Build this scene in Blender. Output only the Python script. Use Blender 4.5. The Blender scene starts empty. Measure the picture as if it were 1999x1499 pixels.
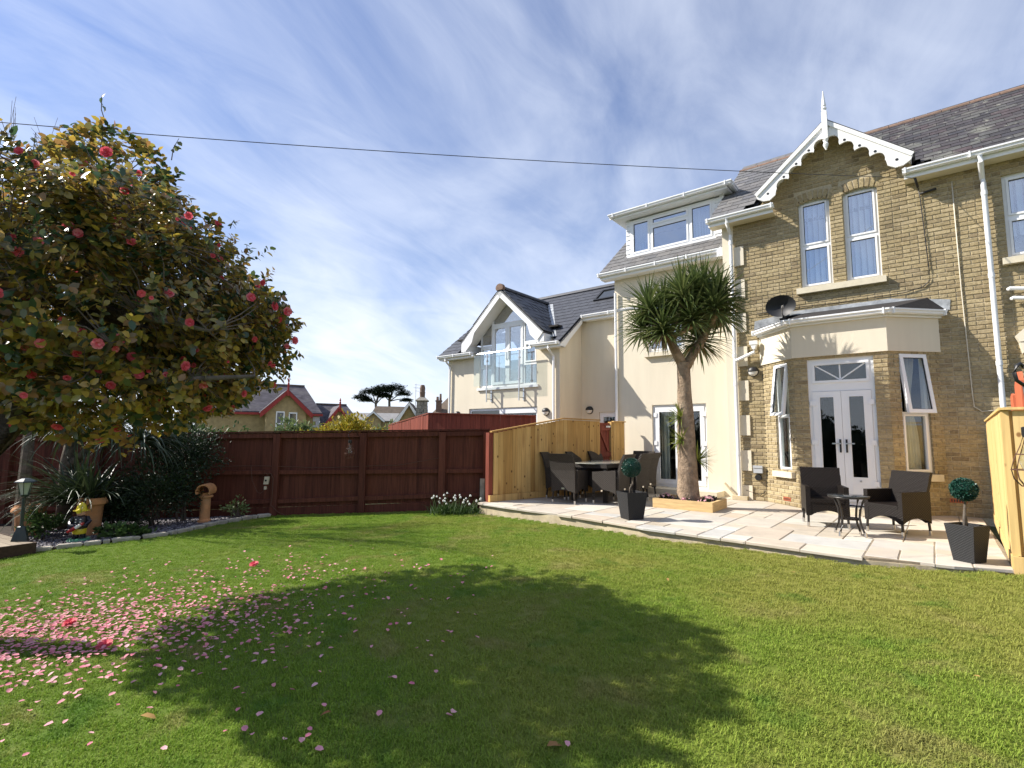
import bpy, bmesh, math, random
import numpy as np
from mathutils import Vector, Matrix, noise as mnoise
random.seed(7); rng = np.random.default_rng(7)
S = bpy.context.scene
COL = S.collection

# ------------------------------------------------------------------ camera
PITCH, ROLL, HC, FPX = .1017, .00735, 1.25, 1012.0
_up = np.array([math.sin(ROLL)*math.cos(PITCH), -math.cos(ROLL)*math.cos(PITCH), math.sin(PITCH)])
_fw = np.array([0, 0, 1.]) - _up*_up[2]; _fw /= np.linalg.norm(_fw)
_rt = np.cross(_fw, _up); _rt = _rt if _rt[0] > 0 else -_rt
CM = np.array([_rt, _fw, _up])
cam = bpy.data.objects.new('camera', bpy.data.cameras.new('camera')); COL.objects.link(cam)
cam.data.sensor_width = 36; cam.data.lens = 36*FPX/1999; cam.data.clip_end = 2000; cam.data.clip_start = .05
cam.matrix_world = Matrix([[CM[i, 0], -CM[i, 1], -CM[i, 2], (0, 0, HC)[i]] for i in range(3)] + [[0, 0, 0, 1]])
S.camera = cam

def cproj(P):
    q = CM.T @ (np.asarray(P, float) - [0, 0, HC])
    return q[0]/q[2]*FPX + 999.5, q[1]/q[2]*FPX + 749.5, q[2]

# ------------------------------------------------------------------ light and sky
SUNT = Vector((.755, -.135, -.632)).normalized()          # the way the sunlight travels
W = bpy.data.worlds.new('World'); S.world = W; W.use_nodes = True
wn, wl = W.node_tree.nodes, W.node_tree.links
wn.clear()
def wnode(t, **k):
    n = wn.new(t)
    for a, b in k.items(): setattr(n, a, b)
    return n
wo = wnode('ShaderNodeOutputWorld'); bg = wnode('ShaderNodeBackground'); bg.inputs[1].default_value = .070
sky = wnode('ShaderNodeTexSky', sky_type='NISHITA', sun_disc=False)
sky.sun_elevation = math.asin(-SUNT.z); sky.sun_rotation = math.atan2(-SUNT.x, -SUNT.y)
sky.air_density = 1.0; sky.dust_density = .6; sky.ozone_density = 4.0
tc = wnode('ShaderNodeTexCoord'); sp = wnode('ShaderNodeSeparateXYZ'); wl.new(tc.outputs['Generated'], sp.inputs[0])
def wm(op, a, b=None, c=None):
    n = wnode('ShaderNodeMath', operation=op)
    for i, x in enumerate((a, b, c)):
        if x is None: continue
        if isinstance(x, (int, float)): n.inputs[i].default_value = x
        else: wl.new(x, n.inputs[i])
    return n.outputs[0]
zz = wm('MAXIMUM', sp.outputs[2], 0.0)
den = wm('ADD', zz, .22)
cx, cy = wm('DIVIDE', sp.outputs[0], den), wm('DIVIDE', sp.outputs[1], den)
ca, sa = math.cos(1.02), math.sin(1.02)
rx = wm('ADD', wm('MULTIPLY', cx, ca), wm('MULTIPLY', cy, sa))      # along the streaks
ry = wm('SUBTRACT', wm('MULTIPLY', cy, ca), wm('MULTIPLY', cx, sa))
def wnoise(fx, fy, sc, det, rough, dist, off):
    v = wnode('ShaderNodeCombineXYZ'); wl.new(wm('MULTIPLY', rx, fx), v.inputs[0]); wl.new(wm('MULTIPLY', ry, fy), v.inputs[1]); v.inputs[2].default_value = off
    n = wnode('ShaderNodeTexNoise'); wl.new(v.outputs[0], n.inputs['Vector'])
    n.inputs['Scale'].default_value = sc; n.inputs['Detail'].default_value = det; n.inputs['Roughness'].default_value = rough; n.inputs['Distortion'].default_value = dist
    return n.outputs['Fac']
n1 = wnoise(.70, 1.0, 1.15, 6, .50, 1.5, 3.1)
n2 = wnoise(.55, 1.35, 2.9, 8, .60, 1.6, 9.4)
n3 = wnoise(1.0, 1.0, .55, 3, .5, .3, 5.7)
dens = wm('ADD', wm('ADD', wm('MULTIPLY', n1, .52), wm('MULTIPLY', n2, .24)), wm('MULTIPLY', n3, .38))
mr = wnode('ShaderNodeMapRange', interpolation_type='SMOOTHSTEP'); wl.new(dens, mr.inputs[0])
mr.inputs[1].default_value = .38; mr.inputs[2].default_value = .84; mr.inputs[3].default_value = .17; mr.inputs[4].default_value = .74
hz = wm('POWER', wm('SUBTRACT', 1.0, zz), 5.0)                       # thin veil gathering at the horizon
cl = wm('MINIMUM', wm('ADD', mr.outputs[0], wm('MULTIPLY', hz, .85)), .96)
mx = wnode('ShaderNodeMixRGB'); wl.new(cl, mx.inputs[0]); hs = wnode('ShaderNodeHueSaturation'); hs.inputs['Saturation'].default_value = 1.65; hs.inputs['Hue'].default_value = .510; hs.inputs['Value'].default_value = 1.12; wl.new(sky.outputs[0], hs.inputs['Color']); wl.new(hs.outputs[0], mx.inputs[1]); mx.inputs[2].default_value = (8.6, 9.2, 10.4, 1)
wl.new(mx.outputs[0], bg.inputs[0]); wl.new(bg.outputs[0], wo.inputs[0])
sl = bpy.data.lights.new('sun', 'SUN'); sl.energy = 5.0; sl.angle = math.radians(.53); sl.color = (1, .94, .85)
so = bpy.data.objects.new('sun', sl); COL.objects.link(so); so.rotation_euler = SUNT.to_track_quat('-Z', 'Y').to_euler(); so.location = (-20, 3, 20)
S.view_settings.view_transform = 'Standard'; S.view_settings.look = 'None'; S.view_settings.exposure = 0.79; S.view_settings.gamma = 1; S.view_settings.use_curve_mapping = False
S.cycles.max_bounces = 7; S.cycles.transparent_max_bounces = 16

# ------------------------------------------------------------------ frames of reference
AZ = -.682
O = np.array([4.745, 10.875, 0.])                         # foot of the brick wall at its left corner
U = np.array([math.cos(AZ), math.sin(AZ), 0]); V = np.array([-math.sin(AZ), math.cos(AZ), 0])   # along the house front, and into the house
H = Matrix.Translation(O) @ Matrix.Rotation(AZ, 4, 'Z')
def hw(u, y, z=0): return O + U*u + V*y + np.array([0, 0, z])
def lawn_z(x, y): return -.29 + .04*x + .013*y

# ------------------------------------------------------------------ materials
def make_mat(name, cols, rough=.8, spec=.3, nscale=0, namp=.3, bump=0, bscale=None, stretch=None, noise_cols=None, metal=0, trans=0, big=None, coords='world', grime=None, subs=None, hook=None):
    """cols: colours picked per piece at random; noise varies them; big=(scale, colour, amount) adds broad patches"""
    m = bpy.data.materials.new(name); m.use_nodes = True; t = m.node_tree; N, L = t.nodes, t.links
    p = N['Principled BSDF']
    def nd(ty, **k):
        n = N.new(ty)
        for a, b in k.items(): setattr(n, a, b)
        return n
    oi = nd('ShaderNodeObjectInfo'); at = nd('ShaderNodeAttribute', attribute_name='tint')
    ad = nd('ShaderNodeMath', operation='ADD'); L.new(oi.outputs['Random'], ad.inputs[0]); L.new(at.outputs['Fac'], ad.inputs[1])
    fr = nd('ShaderNodeMath', operation='FRACT'); L.new(ad.outputs[0], fr.inputs[0])
    cr = nd('ShaderNodeValToRGB'); cr.color_ramp.interpolation = 'LINEAR'
    el = cr.color_ramp.elements
    while len(el) < len(cols): el.new(.5)
    for i, c in enumerate(cols):
        el[i].position = i/max(1, len(cols)-1); el[i].color = (*c, 1)
    if len(cols) == 1: el[1].color = (*cols[0], 1); el[0].color = (*cols[0], 1)
    L.new(fr.outputs[0], cr.inputs[0]); col = cr.outputs[0]
    if coords == 'world':
        src = nd('ShaderNodeNewGeometry').outputs['Position']
    else: src = nd('ShaderNodeTexCoord').outputs['Object']
    if stretch:
        mp = nd('ShaderNodeMapping'); mp.inputs['Scale'].default_value = stretch; L.new(src, mp.inputs[0])
        av = nd('ShaderNodeVectorMath', operation='ADD'); L.new(mp.outputs[0], av.inputs[0])
        ms = nd('ShaderNodeMath', operation='MULTIPLY'); L.new(fr.outputs[0], ms.inputs[0]); ms.inputs[1].default_value = 37.0; L.new(ms.outputs[0], av.inputs[1]); src2 = av.outputs[0]
    else: src2 = src
    def ntex(sc, det=4, v=src2, r=.6):
        n = nd('ShaderNodeTexNoise'); n.inputs['Scale'].default_value = sc; n.inputs['Detail'].default_value = det; n.inputs['Roughness'].default_value = r; L.new(v, n.inputs['Vector']); return n.outputs['Fac']
    def mul(c, f, lo, hi):
        r_ = nd('ShaderNodeMapRange'); L.new(f, r_.inputs[0]); r_.inputs[1].default_value = .3; r_.inputs[2].default_value = .7; r_.inputs[3].default_value = lo; r_.inputs[4].default_value = hi
        x = nd('ShaderNodeMixRGB', blend_type='MULTIPLY'); x.inputs[0].default_value = 1; L.new(c, x.inputs[1]); L.new(r_.outputs[0], x.inputs[2]); return x.outputs[0]
    def mixto(c, f, lo, hi, colr, amt):
        r_ = nd('ShaderNodeMapRange', interpolation_type='SMOOTHSTEP'); L.new(f, r_.inputs[0]); r_.inputs[1].default_value = lo; r_.inputs[2].default_value = hi; r_.inputs[3].default_value = 0; r_.inputs[4].default_value = amt
        x = nd('ShaderNodeMixRGB'); L.new(r_.outputs[0], x.inputs[0]); L.new(c, x.inputs[1]); x.inputs[2].default_value = (*colr, 1); return x.outputs[0]
    if nscale:
        col = mul(col, ntex(nscale), 1-namp, 1+namp)
    if big:
        for (sc, colr, amt, lo, hi) in (big if isinstance(big, list) else [big]): col = mixto(col, ntex(sc, 5, src), lo, hi, colr, amt)
    if noise_cols:
        for (sc, colr, amt, lo, hi) in noise_cols: col = mixto(col, ntex(sc, 6), lo, hi, colr, amt)
    if hook: col = hook(nd, L, col, src, p)
    L.new(col, p.inputs['Base Color'])
    p.inputs['Roughness'].default_value = rough; p.inputs['Specular IOR Level'].default_value = spec; p.inputs['Metallic'].default_value = metal
    if bump:
        b = nd('ShaderNodeBump'); b.inputs['Strength'].default_value = 1; b.inputs['Distance'].default_value = bump; L.new(ntex(bscale or nscale, 5), b.inputs['Height']); L.new(b.outputs[0], p.inputs['Normal'])
    if trans:
        tr = nd('ShaderNodeBsdfTranslucent'); L.new(col, tr.inputs[0]); ms = nd('ShaderNodeMixShader'); ms.inputs[0].default_value = trans
        L.new(p.outputs[0], ms.inputs[1]); L.new(tr.outputs[0], ms.inputs[2]); L.new(ms.outputs[0], N['Material Output'].inputs[0])
    return m

def glass_mat(name, tint=(1, 1, 1), refl=1.0, base=.04):
    m = bpy.data.materials.new(name); m.use_nodes = True; t = m.node_tree; N, L = t.nodes, t.links
    N.remove(N['Principled BSDF'])
    tr = N.new('ShaderNodeBsdfTransparent'); tr.inputs[0].default_value = (*tint, 1)
    gl = N.new('ShaderNodeBsdfGlossy'); gl.inputs['Roughness'].default_value = .015; gl.inputs[0].default_value = (refl, refl, refl, 1)
    lw = N.new('ShaderNodeLayerWeight'); lw.inputs[0].default_value = .5
    fr = N.new('ShaderNodeMath'); fr.operation = 'POWER'; L.new(lw.outputs['Facing'], fr.inputs[0]); fr.inputs[1].default_value = 4.0
    ad = N.new('ShaderNodeMath'); ad.operation = 'MULTIPLY_ADD'; ad.inputs[1].default_value = .9-base; ad.inputs[2].default_value = base+.05; ad.use_clamp = True
    L.new(fr.outputs[0], ad.inputs[0])
    bu = N.new('ShaderNodeBump'); bu.inputs['Distance'].default_value = .0012; nz = N.new('ShaderNodeTexNoise'); nz.inputs['Scale'].default_value = 1.3
    ge = N.new('ShaderNodeNewGeometry'); L.new(ge.outputs['Position'], nz.inputs['Vector']); L.new(nz.outputs['Fac'], bu.inputs['Height']); L.new(bu.outputs[0], gl.inputs['Normal'])
    mx = N.new('ShaderNodeMixShader'); L.new(ad.outputs[0], mx.inputs[0]); L.new(tr.outputs[0], mx.inputs[1]); L.new(gl.outputs[0], mx.inputs[2])
    L.new(mx.outputs[0], N['Material Output'].inputs[0]); return m

def weave_hook(fx, fz, cdark, amp):
    def hook(nd, L, col, src, p):
        # basket weave relief: offset rows of rounded strands
        sx = nd('ShaderNodeSeparateXYZ'); L.new(src, sx.inputs[0])
        def M(op, a, b=None):
            n = nd('ShaderNodeMath', operation=op)
            for i, x in enumerate((a, b)):
                if x is None: continue
                if isinstance(x, (int, float)): n.inputs[i].default_value = x
                else: L.new(x, n.inputs[i])
            return n.outputs[0]
        hx = M('MULTIPLY', M('ADD', sx.outputs[0], M('MULTIPLY', sx.outputs[1], 1.0)), fx); hz_ = M('MULTIPLY', sx.outputs[2], fz)
        row = M('FLOOR', hz_); par = M('MULTIPLY', M('FRACT', M('MULTIPLY', row, .5)), 2*math.pi)
        a = M('ABSOLUTE', M('SINE', M('ADD', M('MULTIPLY', hx, math.pi), M('MULTIPLY', par, .5))))
        b = M('ABSOLUTE', M('SINE', M('MULTIPLY', hz_, math.pi)))
        h = M('MULTIPLY', M('POWER', a, .6), M('POWER', b, .6))
        bp = nd('ShaderNodeBump'); bp.inputs['Distance'].default_value = amp; L.new(h, bp.inputs['Height']); L.new(bp.outputs[0], p.inputs['Normal'])
        x = nd('ShaderNodeMixRGB'); L.new(h, x.inputs[0]); x.inputs[1].default_value = (*cdark, 1); L.new(col, x.inputs[2])
        return x.outputs[0]
    return hook

def knots_hook(dark, scale=6.5, size=.13, weep=(.22, .10, .03)):
    def hook(nd, L, col, src, p):
        # knots: dark dots in the boards, with a faint weep of resin below some of them
        def vor(sc, stretch):
            mp = nd('ShaderNodeMapping'); mp.inputs['Scale'].default_value = stretch; L.new(src, mp.inputs[0])
            v = nd('ShaderNodeTexVoronoi'); v.inputs['Scale'].default_value = sc; L.new(mp.outputs[0], v.inputs['Vector']); return v.outputs['Distance']
        def mixd(c, d, lo, hi, colr, amt):
            r_ = nd('ShaderNodeMapRange', interpolation_type='SMOOTHSTEP'); L.new(d, r_.inputs[0]); r_.inputs[1].default_value = lo; r_.inputs[2].default_value = hi; r_.inputs[3].default_value = amt; r_.inputs[4].default_value = 0
            x = nd('ShaderNodeMixRGB'); L.new(r_.outputs[0], x.inputs[0]); L.new(c, x.inputs[1]); x.inputs[2].default_value = (*colr, 1); return x.outputs[0]
        c = mixd(col, vor(3.2, (1.6, 1.6, .28)), .05, .30, weep, .55)
        return mixd(c, vor(scale, (1, 1, .75)), size*.55, size*1.25, dark, .92)
    return hook
M = {}
M['brick'] = make_mat('buff_brick', [(.305,.245,.138), (.38,.31,.18), (.345,.275,.157), (.41,.335,.205), (.36,.29,.167), (.29,.23,.13), (.385,.315,.19), (.335,.265,.15), (.235,.185,.113), (.365,.295,.17)],
    rough=.92, spec=.15, nscale=28, namp=.28, bump=.006, bscale=60, big=[(.9, (.17,.135,.085), .5, .50, .75), (3.5, (.44,.36,.23), .4, .55, .75)])
M['mortar'] = make_mat('mortar', [(.42,.36,.25)], rough=.95, nscale=40, namp=.25, bump=.004)
M['render'] = make_mat('cream_render', [(.69,.625,.50)], rough=.9, spec=.2, nscale=1.0, namp=.04, stretch=(5, 5, .55), bump=.0025, bscale=40, big=(.7, (.62,.55,.43), .4, .5, .8))
M['stone'] = make_mat('pale_stone', [(.62,.56,.43)], rough=.85, nscale=9, namp=.08, bump=.002, bscale=80)
M['upvc'] = make_mat('white_upvc', [(.80,.81,.82)], rough=.32, spec=.5, nscale=1.2, namp=.03)
M['whitepaint'] = make_mat('white_paint', [(.80,.80,.79)], rough=.5, spec=.4, nscale=5, namp=.05, big=(2.5, (.62,.60,.54), .3, .55, .8))
M['soffit'] = make_mat('cream_soffit_board', [(.70,.64,.50)], rough=.6)
M['slate'] = make_mat('old_slate', [(.036,.034,.037), (.060,.056,.062), (.050,.042,.046), (.078,.073,.073), (.040,.039,.046), (.062,.047,.050), (.050,.050,.054), (.098,.096,.090), (.032,.031,.036)],
    rough=.75, spec=.35, nscale=9, namp=.3, bump=.004, bscale=30, big=[(1.6, (.20,.205,.17), .7, .54, .70), (5.0, (.26,.26,.215), .75, .60, .70)])
M['slate_grey'] = make_mat('grey_slate', [(.10,.10,.105), (.14,.14,.14), (.12,.115,.115), (.165,.16,.155), (.11,.11,.12)], rough=.7, spec=.35, nscale=9, namp=.22, bump=.004, bscale=30)
M['tile_dark'] = make_mat('dark_grey_tile', [(.050,.054,.066), (.060,.064,.076), (.055,.058,.07)], rough=.55, spec=.4, nscale=6, namp=.15, bump=.001, bscale=50)
M['terracotta'] = make_mat('terracotta', [(.17,.115,.085), (.21,.135,.10), (.14,.10,.08)], rough=.85, nscale=10, namp=.25, bump=.003, bscale=40)
M['pot_clay'] = make_mat('aged_clay', [(.52,.25,.11)], rough=.85, nscale=7, namp=.22, bump=.003, bscale=40, big=(4, (.35,.24,.15), .5, .5, .75))
M['lead'] = make_mat('lead_flashing', [(.34,.36,.38)], rough=.55, spec=.5, nscale=6, namp=.4, bump=.006, bscale=14)
M['felt'] = make_mat('roof_felt', [(.035,.033,.033)], rough=.85, nscale=20, namp=.3)
M['fence'] = make_mat('red_brown_stain', [(.105,.030,.018), (.128,.038,.022), (.088,.025,.015), (.138,.043,.025), (.112,.033,.019)], rough=.72, spec=.25, nscale=1.0, namp=.35, stretch=(30, 30, 1.6), bump=.003, bscale=2.0)
M['fence_red'] = make_mat('bright_red_stain', [(.19,.045,.028), (.22,.055,.034), (.17,.040,.025)], rough=.7, spec=.25, nscale=1.0, namp=.3, stretch=(30, 30, 1.6), bump=.003, bscale=2)
M['fence_orange'] = make_mat('orange_stain', [(.50,.13,.06)], rough=.7, nscale=1.0, namp=.25, stretch=(30, 30, 1.6))
M['pine'] = make_mat('yellow_softwood', [(.44,.26,.085), (.57,.36,.13), (.37,.205,.06), (.51,.31,.105), (.60,.385,.145), (.47,.275,.09)], rough=.7, spec=.25, nscale=1.0, namp=.2, stretch=(24, 24, 1.2), bump=.002, bscale=2,
    hook=knots_hook((.085, .035, .012)), big=(1.3, (.40,.22,.065), .5, .5, .75))
M['pine_pale'] = make_mat('pale_softwood', [(.66,.46,.19), (.72,.51,.225), (.62,.43,.17)], rough=.7, spec=.25, nscale=1.0, namp=.14, stretch=(24, 24, 1.2), bump=.0015, bscale=2, hook=knots_hook((.24, .11, .035), 5.0, .10, (.50, .31, .11)))
M['sleeper'] = make_mat('planter_timber', [(.60,.42,.20)], rough=.8, nscale=1, namp=.2, stretch=(3, 3, 30), bump=.002, bscale=2)
M['paving'] = make_mat('sandstone', [(.45,.40,.32), (.52,.475,.40), (.42,.365,.285), (.48,.42,.345), (.43,.425,.40), (.56,.525,.455), (.45,.38,.30), (.48,.45,.39)], rough=.8, spec=.25, nscale=3.2, namp=.12, bump=.004, bscale=9,
    big=[(1.6, (.40,.30,.19), .45, .53, .75), (2.6, (.58,.53,.46), .5, .55, .8)])
M['joint'] = make_mat('paving_joint', [(.25,.205,.145)], rough=.95, nscale=20, namp=.3)
M['concrete'] = make_mat('patio_edge', [(.50,.42,.28)], rough=.9, nscale=5, namp=.2, bump=.004, bscale=25, big=(3, (.62,.54,.40), .5, .5, .75))
M['rattan'] = make_mat('dark_rattan', [(.016,.0115,.0095)], rough=.45, spec=.22, nscale=30, namp=.2, coords='object', hook=weave_hook(24, 62, (.008, .006, .005), .006))
M['rattan_grey'] = make_mat('grey_brown_rattan', [(.062,.050,.040)], rough=.55, spec=.25, nscale=30, namp=.25, coords='object', hook=weave_hook(22, 55, (.014, .011, .009), .007))
M['pot_weave'] = make_mat('woven_plastic_pot', [(.022,.023,.025)], rough=.5, spec=.3, coords='object', hook=weave_hook(30, 90, (.008, .008, .009), .004))
M['darkmetal'] = make_mat('dark_metal', [(.02,.017,.016)], rough=.4, spec=.5, nscale=10, namp=.1)
M['steel'] = make_mat('steel', [(.62,.62,.62)], rough=.3, metal=1.0)
M['black'] = make_mat('black_plastic', [(.012,.012,.013)], rough=.45, spec=.5)
M['black_gloss'] = make_mat('black_dish', [(.016,.017,.02)], rough=.5, spec=.4)
M['grey_plastic'] = make_mat('grey_plastic', [(.42,.44,.46)], rough=.5)
M['diffuser'] = make_mat('lamp_diffuser', [(.72,.71,.68)], rough=.35, spec=.5)
M['dark_room'] = make_mat('room_lining', [(.045,.04,.036)], rough=.95)  # near-black colour stands in for the gloom of the unlit rooms
M['curtain'] = make_mat('curtain', [(.62,.60,.50)], rough=.95, nscale=3, namp=.15)
M['blind'] = make_mat('blind_slat', [(.78,.82,.86), (.66,.71,.77), (.84,.87,.90)], rough=.8)
M['glass'] = glass_mat('window_glass', (.86, .90, .91), 1.0, .015)
M['glass_clear'] = glass_mat('clear_glass', (.93, .97, .96), 1.0, .02)
M['glass_upper'] = glass_mat('sky_facing_glass', (.90, .94, .97), 1.0, .26)
M['table_glass'] = make_mat('smoked_table_glass', [(.03,.034,.035)], rough=.06, spec=.8)
M['grass'] = None
M['soil'] = make_mat('soil', [(.035,.024,.016)], rough=.95, nscale=14, namp=.5, bump=.02, bscale=18)
M['ground'] = make_mat('ground_earth', [(.07,.085,.03)], rough=.95, nscale=2, namp=.4)
M['chip'] = make_mat('slate_chip', [(.10,.09,.105), (.18,.17,.19), (.26,.25,.27), (.14,.12,.14), (.07,.065,.08)], rough=.7, nscale=15, namp=.25)
M['edging'] = make_mat('edging_stone', [(.40,.37,.30), (.34,.31,.26), (.45,.41,.33)], rough=.9, nscale=10, namp=.25, bump=.006, bscale=25)
M['deck'] = make_mat('weathered_decking', [(.30,.25,.18), (.26,.21,.15), (.34,.28,.20)], rough=.85, nscale=1.0, namp=.3, stretch=(4, 40, 40), bump=.002, bscale=2)
M['deck_dark'] = make_mat('dark_deck_fascia', [(.06,.035,.022)], rough=.8, nscale=1, namp=.3, stretch=(4, 30, 30))
M['bark'] = make_mat('cordyline_bark', [(.27,.20,.14)], rough=.95, spec=.1, nscale=9, namp=.4, bump=.03, bscale=24, big=(5, (.36,.29,.21), .6, .5, .7))
M['bark_grey'] = make_mat('grey_bark', [(.125,.105,.085)], rough=.9, spec=.1, nscale=14, namp=.35, bump=.01, bscale=30)
M['twig'] = make_mat('twig', [(.10,.08,.065), (.13,.105,.09)], rough=.9)
M['camleaf'] = make_mat('camellia_leaf', [(.042,.092,.040), (.058,.112,.044), (.038,.080,.038), (.080,.125,.042), (.13,.14,.044), (.21,.20,.055), (.31,.27,.06), (.50,.36,.055), (.31,.17,.06), (.062,.105,.044)], rough=.28, spec=.7, trans=.42)
M['camflower'] = make_mat('camellia_flower', [(.72,.085,.13), (.80,.17,.21), (.64,.06,.10), (.84,.32,.34)], rough=.6, spec=.25, nscale=40, namp=.12, trans=.35)
M['petal'] = make_mat('fallen_petal', [(.74,.28,.34), (.78,.38,.43), (.68,.19,.27), (.80,.47,.50), (.62,.24,.26)], rough=.7, spec=.2, nscale=30, namp=.12, trans=.2)
M['cordleaf'] = make_mat('cordyline_leaf', [(.070,.105,.030), (.095,.135,.040), (.13,.165,.052), (.078,.115,.036), (.17,.19,.065)], rough=.35, spec=.55, trans=.3)
M['cordleaf_dry'] = make_mat('cordyline_dry_leaf', [(.20,.13,.06), (.13,.09,.04)], rough=.8)
M['cordleaf_lime'] = make_mat('lime_shoot_leaf', [(.16,.21,.03), (.24,.28,.045), (.12,.17,.03), (.30,.31,.06)], rough=.45, trans=.25)
M['phormium'] = make_mat('phormium_leaf', [(.030,.050,.020), (.050,.075,.030), (.022,.040,.016), (.08,.10,.045)], rough=.4, spec=.5, trans=.12)
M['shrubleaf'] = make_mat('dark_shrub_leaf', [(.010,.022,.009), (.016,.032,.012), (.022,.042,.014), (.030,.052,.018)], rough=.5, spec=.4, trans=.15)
M['greenleaf'] = make_mat('mid_green_leaf', [(.035,.075,.020), (.055,.10,.026), (.075,.13,.035), (.04,.08,.022)], rough=.5, trans=.25)
M['yellowleaf'] = make_mat('golden_leaf', [(.34,.30,.03), (.42,.33,.035), (.25,.26,.035), (.38,.25,.03), (.20,.22,.03)], rough=.55, trans=.3)
M['paleleaf'] = make_mat('pale_green_leaf', [(.13,.18,.06), (.18,.23,.09), (.10,.15,.05), (.22,.26,.12)], rough=.55, trans=.25)
M['pineleaf'] = make_mat('pine_needles', [(.020,.034,.018), (.030,.046,.024), (.016,.028,.016)], rough=.7)
M['topiary'] = make_mat('topiary_leaf', [(.008,.050,.034), (.014,.075,.050), (.006,.036,.026), (.024,.10,.066)], rough=.35, spec=.5)
M['whiteflower'] = make_mat('white_flower', [(.80,.80,.76)], rough=.6, trans=.2)
M['pinkflower'] = make_mat('pink_flower', [(.72,.38,.42), (.80,.55,.56), (.62,.22,.30)], rough=.6, trans=.2)
M['redtrim'] = make_mat('red_paint', [(.30,.035,.030)], rough=.5, nscale=4, namp=.15)
M['bluepane'] = make_mat('pale_blue_blind', [(.22,.38,.66)], rough=.6)
M['greystone'] = make_mat('grey_stone', [(.23,.21,.18), (.29,.27,.23), (.19,.175,.155)], rough=.9, nscale=5, namp=.3, bump=.02, bscale=9)
M['farbrick'] = make_mat('far_buff_brick', [(.34,.26,.13), (.38,.29,.15)], rough=.9, nscale=5, namp=.2, big=(.5, (.26,.20,.11), .5, .5, .7))
M['farslate'] = make_mat('far_slate', [(.06,.062,.078), (.085,.08,.092), (.07,.06,.072), (.095,.095,.105)], rough=.75, nscale=1.0, stretch=(2.5, 2.5, 9), namp=.5, big=(1.2, (.16,.15,.14), .5, .5, .7))
M['fargrey'] = make_mat('far_grey_tile', [(.19,.19,.19), (.24,.235,.23)], rough=.8, nscale=2, namp=.15)
M['farbrown'] = make_mat('brown_tile', [(.13,.10,.075), (.17,.13,.095), (.10,.08,.06)], rough=.85, nscale=3, namp=.25)
M['gnome_yellow'] = make_mat('yellow_paint', [(.62,.50,.03)], rough=.3, spec=.5)
M['gnome_black'] = make_mat('navy_paint', [(.012,.013,.022)], rough=.3, spec=.5)
M['gnome_skin'] = make_mat('flesh_paint', [(.62,.34,.26)], rough=.4)
M['gnome_red'] = make_mat('red_gloss', [(.36,.02,.02)], rough=.3, spec=.5)
M['gnome_white'] = make_mat('white_gloss', [(.75,.75,.72)], rough=.3)
M['gnome_green'] = make_mat('green_paint', [(.06,.22,.13)], rough=.4)
M['lampgreen'] = make_mat('dark_green_metal', [(.018,.030,.030)], rough=.4, spec=.5)
M['lamppane'] = make_mat('frosted_pane', [(.35,.40,.36)], rough=.3, spec=.5)
M['cable_brown'] = make_mat('brown_flex', [(.12,.055,.035)], rough=.6)
M['cable_white'] = make_mat('cream_cable', [(.60,.55,.44)], rough=.6)
M['cream_plastic'] = make_mat('cream_plastic', [(.62,.52,.38)], rough=.5)
M['airbrick'] = make_mat('red_airbrick', [(.42,.12,.06)], rough=.85)
M['deadleaf'] = make_mat('dead_leaf', [(.26,.10,.035), (.18,.07,.03), (.36,.22,.07)], rough=.8)
M['porch'] = make_mat('pale_door', [(.52,.55,.58)], rough=.5)

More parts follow.
